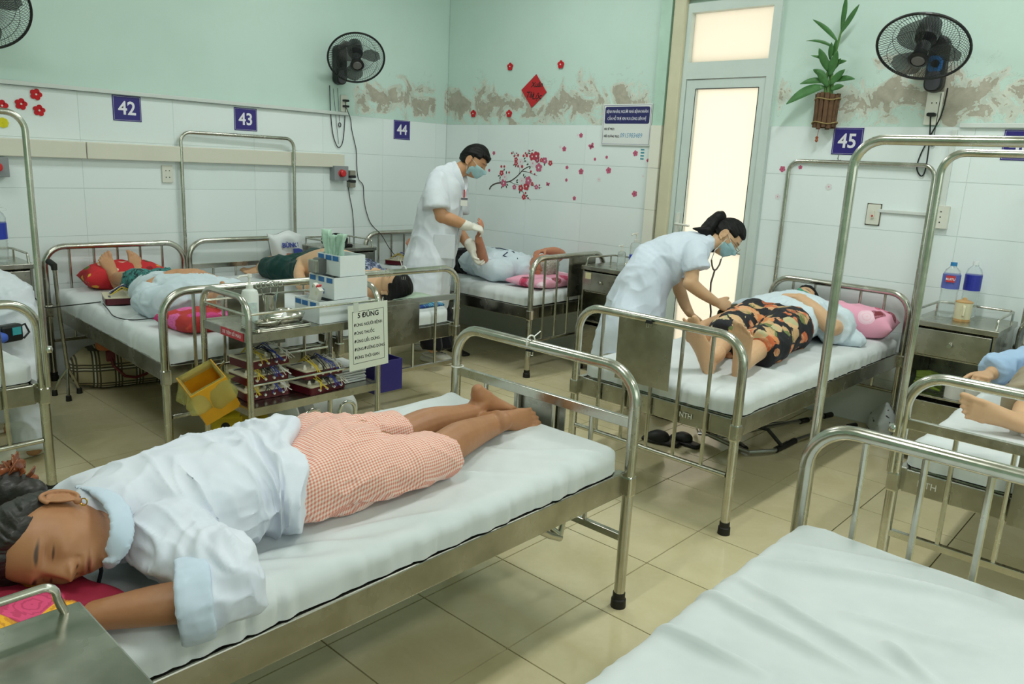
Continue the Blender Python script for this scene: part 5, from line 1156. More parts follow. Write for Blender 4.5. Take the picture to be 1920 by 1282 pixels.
# bed 46: cut by the right edge of the picture
def patient46():
    p = person('person', 'person in beige trousers and blue shirt lying on the bed at the right edge', 'person', (3.9, .35, MT))
    b = Bag()
    b.loft([(4.05, .42, .70), (3.75, .46, .70), (3.50, .45, .675), (3.36, .445, .655)], [.09, .065, .052, .038]); foot(b, (3.325, .455, .655), (-.14, .93, .20), (.95, .14, -.05), (0, -.2, 1), 1.0)
    b.loft([(4.05, .20, .70), (3.7, .16, .69), (3.4, .15, .66)], [.09, .065, .04]); foot(b, (3.36, .15, .665), (-.3, -.3, .9), (.9, 0, .3), (0, 1, 0), 1.0)
    b.loft([(4.48, .55, .70), (4.28, .66, .67), (4.12, .70, .65)], [.05, .044, .032]); hand(b, (4.08, .71, .65), (-.97, .05, 0), (0, 0, -1), (0, 1, 0), (45, 60, 40), s=1.0)
    b.loft([(4.45, .05, .70), (4.25, -.02, .67), (4.05, 0, .65)], [.05, .044, .03]); hand(b, (4.03, 0, .65), (-.97, 0, 0), (0, 0, -1), (0, 1, 0), (30, 30, 20))
    b.loft([(4.55, .3, .70), (4.62, .3, .71)], [.056, .055])
    simplehead(p, b, headframe((4.70, .30, .725), (-.1, 0, 1), (1, 0, .1)), .0045, SK_PALE, HAIR_BLACK, hairstd(), smooth=2)
    s = Bag(); s.loft([(4.55, .3, .69), (4.47, .3, .70), (4.25, .3, .71), (4.02, .3, .70)], [(.09, .075), (.195, .10), (.20, .11), (.20, .105)], n=26, flat=(False, True))
    s.loft([(4.46, .52, .70), (4.30, .65, .68), (4.13, .70, .66)], [.08, .068, .062], n=20, flat=(False, True)); s.loft([(4.44, .08, .70), (4.26, -.02, .68), (4.12, -.01, .66)], [.08, .068, .055], flat=(False, True))
    clothmesh(p, s, .008, custom('sky_blue_cotton', m_cloth('#b4cfec', '#a5c2e2'), .85), 'shirt', 3, [dict(amp=.010, scale=11, seed=3)])
    t = Bag(); t.loft([(4.12, .31, .70), (3.98, .31, .70)], [(.18, .10), (.175, .10)]); t.loft([(4.02, .42, .70), (3.75, .46, .705), (3.47, .45, .69)], [.11, .095, .082], flat=(False, True)); t.loft([(4.02, .19, .70), (3.7, .16, .69), (3.46, .15, .67)], [.11, .09, .078], flat=(False, True))
    clothmesh(p, t, .008, custom('beige_cloth', m_cloth('#a0947c', '#928670'), .85), 'trousers', 3, [dict(amp=.008, scale=10, seed=3)])
patient46()
# ------------------------------------------------------------------ things on the walls
def onA(x, z, d=0.0): return Vector((x, YA-d, z))
def onB(y, z, d=0.0): return Vector((XB-d, y, z))
def rrect(w, h, r, n=5):
    out = []
    for cx, cy, a0 in ((w/2-r, h/2-r, 0), (-w/2+r, h/2-r, 90), (-w/2+r, -h/2+r, 180), (w/2-r, -h/2+r, 270)):
        out += [(cx+r*math.cos(R(a0+90*i/n)), cy+r*math.sin(R(a0+90*i/n))) for i in range(n+1)]
    return out
def frame2d(mb, w, h, t, d, z=0):
    mb.box((0, h/2-t/2, z), (w, t, d)).box((0, -h/2+t/2, z), (w, t, d)).box((w/2-t/2, 0, z), (t, h, d)).box((-w/2+t/2, 0, z), (t, h, d)); return mb
def wallthing(name, label, cat, c, M, group=None):
    t = thing(name, label, cat, tuple(c), 0, group); t.rotation_euler = M.to_euler(); return t
ID3 = Matrix.Identity(3)
def plate(num, c, M, where):
    t = wallthing('number_plate', 'navy bed number plate %s, reading %s' % (where, num), 'number plate', c, M, 'bed number plates')
    MB().prism([(-.09, -.08), (.09, -.08), (.09, .08), (-.09, .08)], .004).build('plate', NAVY, t, bevel=.001)
    frame2d(MB(), .168, .148, .0012, .0004, .0043).build('border_line', WHITE_INK, t)
    text(num, .118, (0, -.002, .0046), ID3, WHITE_INK, 'digits', t, bold=.0022, sx=.95)
plate('42', onA(2.167, 1.727), MA, 'nearest the red felt flowers'); plate('43', onA(3.006, 1.718), MA, 'above the net frame on the left wall'); plate('44', onA(4.474, 1.733), MA, 'close to the room corner'); plate('45', onB(1.832, 1.727), MW, 'under the hanging plant'); plate('46', onB(.912, 1.722), MW, 'cut by the right edge')
# notice board by the door
t = wallthing('notice_board', 'white notice board with a navy heading and handwritten phone number beside the door', 'notice board', onB(3.468, 1.818), MW)
MB().prism(rrect(.442, .300, .004), .014).build('board', mat('board_white', '#e4e6e4', .35), t, bevel=.002)
frame2d(MB(), .425, .283, .002, .0006, .0145).build('border_line', NAVY, t)
hd = MB().prism(rrect(.40, .122, .014), .0012, c=(0, .069, .014)).build('heading_panel', mat('heading_navy', '#2b2a63', .35), t)
text('BỆNH NHÂN, NGƯỜI NHÀ BỆNH NHÂN', .031, (0, .094, .0156), ID3, WHITE_INK, 'heading', t, bold=0, sx=.66, ext=.0003); text('CẦN HỖ TRỢ XIN VUI LÒNG LIÊN HỆ', .031, (0, .043, .0156), ID3, WHITE_INK, 'heading', t, bold=0, sx=.66, ext=.0003)
text('BÁC SĨ TRỰC:', .021, (-.198, -.032, .0146), ID3, BLACK_INK, 'caption', t, 'LEFT', sx=.72, ext=.0003, bold=.0006); text('ĐIỀU DƯỠNG TRỰC:', .021, (-.198, -.086, .0146), ID3, BLACK_INK, 'caption', t, 'LEFT', sx=.72, ext=.0003, bold=.0006)
text('0915983489', .046, (-.05, -.078, .0146), ID3, mat('blue_marker', '#6fa3c4', .6), 'handwriting', t, 'LEFT', shear=.15, sx=.86, ext=.0003)
# felt flowers
FELT = mat('red_felt', '#c81f27', .85, bump=.2, bscale=200); FYEL = mat('yellow_felt', '#d9cf2a', .85); FWH = mat('white_felt', '#e8d9d4', .9)
def felt(c, M, label, r=.030, m=FELT, m2=FWH, np_=5, rot=0):
    t = wallthing('felt_flower', label, 'wall flower', c, M, 'felt flowers on the walls')
    for k in range(np_):
        a = R(rot+90+360*k/np_); MB().prism([(r*.58*math.cos(a)+r*.44*math.cos(q), r*.58*math.sin(a)+r*.44*math.sin(q)) for q in np.linspace(0, 6.283, 13)[:-1]], .006, c=(0, 0, .001*(k % 2))).build('petal', m, t, bevel=.001)
    MB().lathe([(r*.20, .004), (r*.16, .010)], 10).build('centre', m2, t)
def pa(px, py): v = PY(px, py, YA); return Vector((v.x, YA-.001, v.z))
def pb(px, py): v = PX(px, py, XB); return Vector((XB-.001, v.y, v.z))
for (px, py), l in (((67, 177), 'red felt flower on the left wall, topmost of its cluster'), ((39, 195), 'red felt flower on the left wall behind the net pole'), ((73, 207), 'red felt flower on the left wall, lowest red one of its cluster'), ((3, 198), 'red felt flower cut by the left edge of the picture')): felt(pa(px, py), MA, l, .034, rot=random.Random(px).uniform(-20, 20))
felt(pa(5, 230), MA, 'yellow felt flower on the left wall below the red ones', .030, FYEL, FYEL, 8)
for (px, py), l in (((957, 125), 'red felt flower on the corner wall, upper left of the red diamond'), ((1052, 121), 'red felt flower on the corner wall, upper right of the red diamond'), ((888, 213), 'red felt flower on the corner wall near the corner, low down'), ((955, 213), 'red felt flower on the corner wall, lower left of the red diamond')): felt(pb(px, py), MW, l, .032)
# red paper diamond
t = wallthing('paper_diamond', 'red paper diamond with brush lettering on the peeling wall', 'wall decoration', onB(4.416, 2.083), MW)
MB().prism([(-.138, .012), (-.015, -.132), (.138, -.012), (.018, .131)], .003).build('paper', mat('red_paper', '#c3252b', .7, var=.06), t)
INKB = mat('brush_ink', '#2a1212', .7)
text('Xuân', .058, (.03, .048, .0035), ID3, INKB, 'brush_lettering', t, shear=.3, ext=.0002, bold=.001); text('Tài', .066, (-.045, -.03, .0035), ID3, INKB, 'brush_lettering', t, shear=.3, ext=.0002, bold=.001); text('Lộc', .066, (.035, -.045, .0035), ID3, INKB, 'brush_lettering', t, shear=.3, ext=.0002, bold=.001)
# flower stickers and the blossom branch: flat decals, each cut from film
PINK1 = mat('sticker_pink', '#c4607f', .5); PINK2 = mat('sticker_dark_pink', '#a63d58', .5); PINK3 = mat('sticker_pale_pink', '#d99ab0', .5); STW = mat('sticker_white', '#e3dfe0', .5); STR = mat('sticker_red', '#bd3a48', .5); STG = mat('sticker_green', '#3f4a3a', .6); STB = mat('sticker_branch', '#4a4038', .6); STC = mat('sticker_teal', '#2f8ea0', .5)
def flower2d(parent, c, r, m, m2, rot=0, z=0.0, name='flower'):
    mb = MB()
    for k in range(5):
        a = R(rot+72*k); mb.prism([(c[0]+r*.56*math.cos(a)+r*.43*math.cos(q), c[1]+r*.56*math.sin(a)+r*.43*math.sin(q)) for q in np.linspace(0, 6.283, 11)[:-1]], .0005+.00002*k, c=(0, 0, z))
    o = mb.build(name, m, parent); MB().prism([(c[0]+r*.22*math.cos(q), c[1]+r*.22*math.sin(q)) for q in np.linspace(0, 6.283, 9)[:-1]], .0007, c=(0, 0, z)).build('flower_centre', m2, o); return o
def sticker(px, py, r, label, m=PINK1, m2=PINK2, rot=0):
    t = wallthing('flower_sticker', label, 'sticker', pb(px, py), MW, 'flower stickers on the tiled wall'); flower2d(t, (0, 0), r, m, m2, rot)
def z3(x, y): return 820+x/3.561, 60+y/3.561
def z5(x, y): return 1440+x/3.204, y/3.204
ri = 'pink flower sticker '
for (q, r, l, mm) in ((z3(960, 690), .020, ri+'left of the notice board, topmost', 0), (z3(938, 688), .010, 'tiny white flower sticker left of the notice board', 1), (z3(848, 780), .022, ri+'above the tip of the blossom branch', 0), (z3(822, 768), .014, 'white flower sticker above the tip of the blossom branch', 1),
        (z3(1053, 849), .013, 'small '+ri+'below the butterfly sticker', 0), (z3(1131, 836), .013, 'small '+ri+'below the left end of the notice board', 0), (z3(1323, 810), .023, ri+'just under the notice board beside the blue stripes', 0), (z3(1407, 857), .014, 'small '+ri+'nearest the door frame', 0),
        (z3(866, 904), .016, 'small '+ri+'right of the blossom branch', 0), (z3(960, 931), .025, 'large '+ri+'right of the blossom branch', 0), (z3(1144, 924), .026, 'large '+ri+'below the notice board', 0), (z3(1080, 985), .020, 'white flower sticker between the two large pink ones', 1), (z3(862, 988), .014, 'small '+ri+'right of the lower blossoms', 0),
        (z3(915, 1110), .018, ri+'lowest, above the head of the corner bed', 0), (z3(1317, 1080), .025, 'large '+ri+'low down beside the door trim', 0), (z3(1374, 962), .010, 'tiny white flower sticker beside the door trim', 1), (z3(378, 808), .018, ri+'beside the hair of the standing doctor', 0), (z3(347, 923), .014, 'small '+ri+'in front of the standing doctor', 0),
        (z5(87, 1015), .021, ri+'right of the door at the net frame of bed 45', 0), (z5(195, 1005), .014, 'small '+ri+'inside the net frame of bed 45', 0), (z5(365, 1122), .022, 'white flower sticker in the middle of the net frame of bed 45', 1), (z5(485, 1097), .013, 'tiny white flower sticker inside the net frame of bed 45', 1), (z5(58, 1181), .020, 'white flower sticker right of the door, lowest', 1)):
    sticker(q[0], q[1], r, l, STW if mm else PINK1, PINK3 if mm else PINK2, random.Random(int(q[0])).uniform(0, 70))
def butterfly(px, py, s, label, rot):
    t = wallthing('butterfly_sticker', label, 'sticker', pb(px, py), MW, 'butterfly stickers on the tiled wall')
    for sg in (-1, 1):
        for (ang, ln, wd) in ((48, 1.0, .5), (120, .75, .42)):
            a = R(rot+90-sg*ang); e = (math.cos(a), math.sin(a)); f = (-e[1], e[0])
            MB().prism([(s*(e[0]*ln*(.5+.5*math.cos(q))+f[0]*wd*math.sin(q)*.7), s*(e[1]*ln*(.5+.5*math.cos(q))+f[1]*wd*math.sin(q)*.7)) for q in np.linspace(0, 6.283, 13)[:-1]], .0006).build('wing', PINK1, t)
butterfly(*z3(1030, 765), .032, 'pink butterfly sticker left of the notice board', 25); butterfly(*z3(738, 1018), .024, 'pink butterfly sticker right of the lower blossoms', -10)
t = wallthing('blue_stripe_sticker', 'four short teal stripes stuck below the notice board', 'sticker', pb(*z3(1369, 815)), MW)
for k in range(4): MB().box((0, .032-.022*k, .0005), (.03, .009, .001)).build('stripe', STC, t)
t = wallthing('blossom_branch', 'large sticker of a flowering plum branch on the tiled corner wall', 'sticker', pb(975, 325), MW)
def zb(x, y):          # position on the decal in metres from its middle
    v = pb(900+x/10.68, 270+y/10.68); c = pb(975, 325); return (-(v.y-c.y), v.z-c.z)
def stroke(pts, w0, w1, m, name):
    P = [Vector(zb(*q)+(0,)) for q in pts]; A = cr([list(p) for p in P], 5); L_, R_ = [], []
    for i, a in enumerate(A):
        d = A[min(i+1, len(A)-1)]-A[max(i-1, 0)]; d = d/np.linalg.norm(d); n = np.array((-d[1], d[0], 0)); w_ = (w0+(w1-w0)*i/(len(A)-1))/2; L_.append(a+n*w_); R_.append(a-n*w_)
    V = [tuple(v+np.array((0, 0, .0006))) for v in L_+R_]; n = len(A); obj(name, npmesh(name, V, [(n+i, n+i+1, i+1, i) for i in range(n-1)]), m, t)
stroke([(190, 910), (230, 840), (320, 790), (450, 770), (590, 750), (690, 690), (780, 610), (860, 520), (940, 470), (1010, 440)], .013, .007, STB, 'branch')
for pts in ([(590, 750), (680, 790), (790, 820)], [(780, 610), (800, 530), (795, 460)], [(850, 545), (960, 560), (1060, 600), (1150, 635)], [(850, 940), (900, 1020), (960, 1080), (1020, 1130)], [(1050, 830), (1150, 860), (1240, 870)], [(440, 760), (390, 740), (420, 700)], [(660, 140), (690, 200), (740, 240)], [(950, 200), (990, 150), (1070, 125)]): stroke(pts, .005, .002, STB, 'twig')
rb = random.Random(5)
for (x, y, r, m) in ((475, 780, 75, PINK1), (500, 660, 70, STW), (435, 580, 55, STR), (725, 310, 45, STR), (725, 385, 45, STR), (815, 355, 70, STW), (1050, 250, 75, STR), (1130, 240, 85, STR), (1060, 385, 80, STW), (1180, 470, 80, PINK1), (1300, 330, 60, PINK1), (1410, 380, 50, STR), (840, 735, 70, STW), (970, 730, 80, PINK1), (930, 850, 75, STR), (820, 880, 65, STR), (690, 860, 48, PINK1), (880, 1060, 52, STR), (1130, 860, 45, PINK1), (1150, 320, 50, PINK2), (1045, 800, 38, STR), (1230, 320, 40, STR)):
    flower2d(t, zb(x, y), r/10.68/1455*5.9*1.25, m, STW if m is not STW else PINK3, rb.uniform(0, 72), rb.uniform(.0003, .0012), 'blossom')
for (x, y, r) in ((640, 185, 22), (690, 240, 22), (765, 225, 26), (875, 235, 26), (915, 185, 22), (940, 230, 30), (985, 130, 16), (1020, 550, 24), (1095, 605, 20), (765, 445, 24), (845, 450, 30), (430, 450, 26), (488, 450, 24), (585, 568, 22), (1190, 825, 18), (1190, 880, 16), (965, 1085, 20), (915, 980, 22), (1060, 125, 12), (735, 185, 16)):
    c = zb(x, y); rr = r/10.68/1455*5.9*1.2; MB().prism([(c[0]+rr*math.cos(q), c[1]+rr*math.sin(q)) for q in np.linspace(0, 6.283, 9)[:-1]], .0008).build('bud', STR if r > 20 else PINK2, t)
for (x, y, a) in ((380, 635, 20), (405, 675, 70), (530, 570, 90), (485, 515, 60), (685, 415, 30), (715, 440, 60), (895, 290, 45), (905, 340, 0), (955, 405, 20), (1000, 475, 60), (875, 620, 80), (900, 660, 60), (745, 725, 30), (745, 765, -10), (435, 865, 60), (530, 855, 110), (795, 960, 80), (1265, 300, 85), (1290, 405, 100), (990, 190, 10), (940, 1035, 30), (550, 815, 140)):
    c = zb(x, y); rr = 34/10.68/1455*5.9; ca, sa = math.cos(R(a)), math.sin(R(a)); MB().prism([(c[0]+rr*(ca*math.cos(q)-sa*.45*math.sin(q)), c[1]+rr*(sa*math.cos(q)+ca*.45*math.sin(q))) for q in np.linspace(0, 6.283, 9)[:-1]], .0007).build('leaf', STG, t)
# sockets, switches, call buttons
def socket(c, M, label, w=.075, h=.118, holes=((-.012, .022), (.012, .022), (-.012, -.022), (.012, -.022)), d=.012, cat='socket'):
    t = wallthing('wall_socket', label, cat, c, M); MB().prism(rrect(w, h, .006), d).build('cover', mat('ivory_socket', '#dcdccf', .4), t, bevel=.002)
    hb = MB()
    for x, y in holes: hb.lathe([(.004, d-.002), (.004, d+.0004)], 8, c=(x, y, 0))
    if holes: hb.build('contact_holes', BLACK, t)
    return t
socket(pa(313, 326), MA, 'white wall socket below the trunking between plates 42 and 43')
s = socket(pa(644, 194), MA, 'white wall socket with two black plugs below the left fan', .062, .13, ()); [MB().prism(rrect(.045, .016, .006), .03, c=(.004, z, .012)).build('plug', BLACK, s) for z in (.022, -.022)]
s = socket(onB(1.375, 1.915), MW, 'white wall socket with a black plug under the right fan', .085, .18, ((-.012, .03), (.012, .03))); MB().prism(rrect(.045, .02, .008), .03, c=(0, -.035, .012)).build('plug', BLACK, s)
socket(onB(1.235, 1.315), MW, 'white surface socket behind the tall net pole on the right', .07, .13, ((-.006, .03), (-.006, 0), (-.006, -.03)), .03)
s = socket(onB(1.616, 1.30), MW, 'ivory light switch with a dark rim on the right wall', .075, .12, ()); MB().box((0, 0, .016), (.018, .045, .012)).build('toggle', CREAMP, s); frame2d(MB(), .085, .13, .006, .004, .002).build('gap', mat('dirty_gap', '#6d6a58', .9), s)
MB().box((0, -.008, .023), (.008, .012, .004)).build('red_mark', REDP, s)
def callbox(c, label):
    t = wallthing('call_button', label, 'call button', c, MA); MB().prism(rrect(.135, .115, .004), .07).build('housing', GREYP, t, bevel=.003); MB().lathe([(.030, .07), (.030, .078), (.024, .080), (.027, .10), (.020, .106)], 20).build('push_button', REDP, t, smooth=True)
callbox(pa(631, 324), 'grey call box with a red push button under the trunking'); callbox(pa(-14, 312), 'grey call box with a red push button at the left edge')
for k, (px, py) in enumerate(((655, 326), (655, 344))):
    t = wallthing('power_adapter', 'black and clear power adapter beside the call box, %s one' % ('upper' if k == 0 else 'lower'), 'adapter', pa(px, py), MA); MB().prism(rrect(.055, .06, .008), .05).build('adapter_body', mat('smoky_plastic', '#8b8878', .3), t, bevel=.003); MB().prism(rrect(.056, .022, .006), .054, c=(0, -.02*(1 if k == 0 else -1), 0)).build('adapter_base', BLACK, t, bevel=.002)
def cable(label, pts, r=.0032, wall='A', m=BLACK, cat='cable', d=.012):
    P = []
    for q in pts:
        if len(q) == 2: v = PY(q[0], q[1], YA-d) if wall == 'A' else PX(q[0], q[1], XB-d)
        else: v = Vector(q)
        P.append(list(v))
    A = cr(P, 6); o = MB().tube([Vector(a) for a in A], r, 6).build('cable', m, smooth=True); tag(o, label, cat); return o
cable('black cable running from the socket below the left fan down to the corner bed', [(648, 200), (657, 222), (660, 245), (668, 282), (669, 310), (672, 335), (681, 348), (683, 378), (691, 410), (700, 425), tuple(PY(715, 440, 5.38)), tuple(PY(728, 462, 5.3)), tuple(PY(740, 478, 5.25))])
cable('thin twisted cable hanging from the adapters behind the cabinet', [(653, 350), (656, 370), (660, 390), (663, 420), (664, 455)], .003)
cable('black looped supply cord of the left fan', [(618, 160), (620, 210), (624, 250), (632, 274), (639, 274), (644, 258), (647, 215), (648, 190)], .0035)
cable('thin pull cord of the left fan ending in a ring', [(633, 165), (635, 200), (637, 228)], .0018); cable('long thin pull cord of the left fan', [(625, 166), (629, 210), (635, 270)], .0018)
cable('black looped supply cord of the right fan', [(1777, 165), (1765, 215), (1744, 255), (1726, 290), (1719, 315), (1727, 330), (1735, 318), (1742, 270), (1745, 215)], .004, 'B')
cable('thin pull cord of the right fan ending in a ring', [(1765, 175), (1757, 220), (1751, 258)], .0018, 'B')
for (px, py, w_) in ((637, 234, 'A'), (1749, 268, 'B')):
    c = PY(px, py, YA-.012) if w_ == 'A' else PX(px, py, XB-.012); e = Vector((1, 0, 0)) if w_ == 'A' else Vector((0, -1, 0))
    o = MB().tube([c+e*(.011*math.cos(q))+Zu*(.017*math.sin(q)) for q in np.linspace(0, 6.283, 13)[:-1]], .0035, 6, closed=True).build('pull_ring', BLACK, smooth=True); tag(o, 'black pull ring on the cord of the %s fan' % ('left' if w_ == 'A' else 'right'), 'pull ring')
# ------------------------------------------------------------------ wall fans
def fan(label, c, face, r, base, M, blue=False, rollb=0):
    c = Vector(c); f = nrm(face); e = f.cross(Zu).normalized(); g = e.cross(f)
    t = thing('wall_fan', label, 'fan', tuple(base), 0, 'black wall fans'); WP.add(t.name)
    def q(rad, an, dep): return c+e*(rad*math.cos(an))+g*(rad*math.sin(an))+f*dep
    cg = MB(); cg.tube([q(r, a, 0) for a in np.linspace(0, 6.283, 49)[:-1]], .0075, 8, closed=True)
    for rad, dep in ((r*.72, .052), (r*.72, -.055)): cg.tube([q(rad, a, dep) for a in np.linspace(0, 6.283, 37)[:-1]], .0014, 5, closed=True)
    for k in range(84):
        a = 2*math.pi*k/84; cg.tube([q(r, a, .002), q(r*.9, a+.10, .028), q(r*.72, a+.2, .052), q(r*.45, a+.26, .072), q(.045, a+.28, .085)], .00105, 4, cap=False)
    for k in range(64):
        a = 2*math.pi*k/64; cg.tube([q(r, a, -.002), q(r*.88, a-.06, -.035), q(r*.72, a-.1, -.055), q(r*.3, a-.12, -.062)], .00105, 4, cap=False)
    cg.build('wire_cage', BLACK, t)
    Mf = basis(e, g, f); MB().lathe([(.05, .078), (.052, .092), (.038, .098), (.036, .094)], 24, Mf, c).build('hub_cap', BLACK, t, smooth=True); MB().lathe([(.034, .094), (.030, .1)], 20, Mf, c).build('badge', mat('grey_badge', '#6c6a68', .4), t)
    MB().lathe([(.035, -.02), (.035, .04), (.02, .055)], 18, Mf, c).build('spinner', DKGREY, t, smooth=True)
    bm_ = mat('smoke_blade', '#4a4d4a', .35, alpha=.55)
    for k in range(3):
        V = []; n, m = 10, 6; a0 = 2*math.pi*k/3+rollb
        for i in range(n+1):
            for j in range(m+1):
                u, v = i/n, j/m; rad = .03+(r*.84-.03)*u; wd = (.28+.42*math.sin(math.pi*min(1, u*.8+.15)))*(1 if u < .9 else .8); an = a0+.35*u+(v-.5)*wd*1.7; V.append(q(rad, an, .02-.045*(v-.5)*(1-.3*u)))
        F = [(i*(m+1)+j, (i+1)*(m+1)+j, (i+1)*(m+1)+j+1, i*(m+1)+j+1) for i in range(n) for j in range(m)]; o = obj('blade', npmesh('blade', V, F, True), bm_, t); sd = o.modifiers.new('thick', 'SOLIDIFY'); sd.thickness = .003
    MB().lathe([(.03, -.05), (.055, -.06), (.06, -.10), (.056, -.17), (.04, -.19)], 20, Mf, c).build('motor_housing', DKGREY, t, smooth=True)
    b = Vector(base); n_ = M @ Vector((0, 0, 1)); x_ = M @ Vector((1, 0, 0))
    MB().prism(rrect(.10, .30, .045, 8), .07, M, b).build('wall_bracket', BLACK, t, smooth=False, bevel=.012); MB().prism(rrect(.075, .10, .03, 6), .004, M, b+n_*.07-Zu*.09).build('control_panel', mat('panel_grey', '#4d4c52', .35), t)
    MB().lathe([(.022, 0), (.020, .014), (.015, .016)], 18, M, b+n_*.072+Zu*.0).build('speed_dial', BLACK, t, smooth=True)
    if blue: MB().prism(rrect(.075, .085, .02, 6), .003, M, b+n_*.07+Zu*.0).build('blue_ring_panel', mat('blue_panel', '#2f6fae', .35), t)
    MB().tube([b+n_*.05+Zu*.12, b+n_*.12+Zu*.15, c-f*.15], .020, 12).build('neck', DKGREY, t, smooth=True)
fan('black wall fan on the left-hand wall above plate 43', PY(668, 109, YA-.33), (-.38, -.65, -.63), .212, pa(632, 122), MA, False, .4)
fan('black wall fan on the right-hand wall above plate 45', PX(1730, 89, XB-.33), (-.60, -.04, -.78), .228, onB(1.385, 2.15), MW, True, 1.0)
fan('black wall fan cut by the top left corner of the picture', PY(-32, 15, YA-.33), (-.1, -.85, -.5), .225, pa(-60, 30), MA, False, .2)
# ------------------------------------------------------------------ hanging plant
t = thing('hanging_plant', 'lucky bamboo in a holder of tied twigs hanging on the right-hand wall', 'plant', (XB-.06, 1.965, 1.80)); pc = Vector((0, 0, 0)); rp = random.Random(3)
BARK = mat('brown_bark', '#6b4f38', .9, var=.3, vscale=30, bump=.5, bscale=120)
for k in range(13):
    a = R(360*k/13); x, y = .048*math.cos(a), .058*math.sin(a); MB().tube([(x, y, rp.uniform(-.01, .01)), (x*1.05+rp.uniform(-.003, .003), y, .10), (x*1.08, y*1.08, .20+rp.uniform(-.012, .012))], rp.uniform(.011, .015), 7).build('twig', BARK, t)
for z in (.03, .17): MB().tube([(.064*math.cos(q), .075*math.sin(q), z+.006*math.sin(3*q)) for q in np.linspace(0, 6.283, 25)[:-1]], .004, 6, closed=True).build('twine', mat('jute_twine', '#9b8658', .9), t)
MB().lathe([(.045, .17), (.045, .18)], 14).build('soil', mat('dark_soil', '#2c231a', .95), t)
STEMM = mat('green_stem', '#5f8a45', .5, var=.15); LEAFM = mat('green_leaf', '#4c7f45', .45, var=.25, vscale=20)
tips = []
for pts in ([(0, 0, .17), (-.005, .0, .32), (-.01, -.015, .45), (-.02, -.035, .56)], [(0, .02, .17), (-.01, .02, .30), (-.015, .005, .40)], [(0, -.02, .17), (-.01, -.02, .27), (-.02, -.01, .33)]): MB().tube(pts, [.010, .009, .008, .006][:len(pts)], 8).build('stem', STEMM, t, smooth=True)
def leafat(p0, d, ln, w_, droop):
    d = nrm(d); s_ = nrm(d.cross(Vector((-1, 0, .2)))); V = []; n = 8; p_ = Vector(p0); dd = d.copy()
    for i in range(n+1):
        u = i/n; wd = w_*math.sin(math.pi*(u*.93+.05))**.8
        for sg in (-1, 0, 1): V.append(p_+s_*wd*sg+Vector((-1, 0, 0))*(0 if sg == 0 else .35*wd))
        dd = nrm(dd+Vector((-.05, 0, -droop/n))); p_ = p_+dd*ln/n
    o = obj('leaf', npmesh('leaf', V, [(i*3+j, (i+1)*3+j, (i+1)*3+j+1, i*3+j+1) for i in range(n) for j in (0, 1)], True), LEAFM, t); sd = o.modifiers.new('thick', 'SOLIDIFY'); sd.thickness = .0012
for (y, z, dy, dz, ln, w_, dr) in ((-.035, .56, -.15, 1, .20, .016, .1), (-.03, .54, -.6, .9, .20, .017, .25), (-.02, .50, .55, .75, .20, .014, .5), (-.01, .46, .6, .55, .18, .010, .9), (-.005, .42, -.2, .8, .10, .012, .1), (.0, .38, .7, .5, .13, .010, .5), (0, .36, -.8, .4, .12, .014, .5), (.01, .33, .35, .9, .15, .024, .1), (0, .30, -.3, .9, .16, .026, .2),
                      (-.02, .27, -.9, .35, .17, .018, .6), (.02, .27, .8, .3, .15, .020, .8), (-.01, .25, -.6, .7, .14, .022, .4), (.02, .24, .9, .0, .24, .034, .9), (.0, .24, .4, .8, .12, .022, .4), (-.02, .22, -.8, .5, .10, .018, .6), (.01, .40, -.1, .9, .10, .016, .2), (.015, .29, .5, .6, .10, .02, .6), (-.01, .33, -.5, .8, .10, .018, .5)):
    leafat((-.02, y, z), (-.12, dy, dz), ln, w_, dr)
MB().tube([(0, .03, .0), (0, .035, -.05)], .0015, 5).build('ornament_thread', REDP, t); MB().lathe([(.003, -.085), (.011, -.075), (.007, -.065), (.010, -.055), (.002, -.047)], 8, c=(0, .036, 0)).build('ornament', mat('orange_charm', '#a4532a', .5), t)
t = wallthing('coat_hook', 'small steel hook on the tall net pole in front of plate 45', 'hook', pb(1573, 297), MW); MB().tube([(0, .02, .01), (0, 0, .02), (.008, -.012, .02), (.02, -.008, .02)], .003, 6).build('hook_wire', CHROME, t)
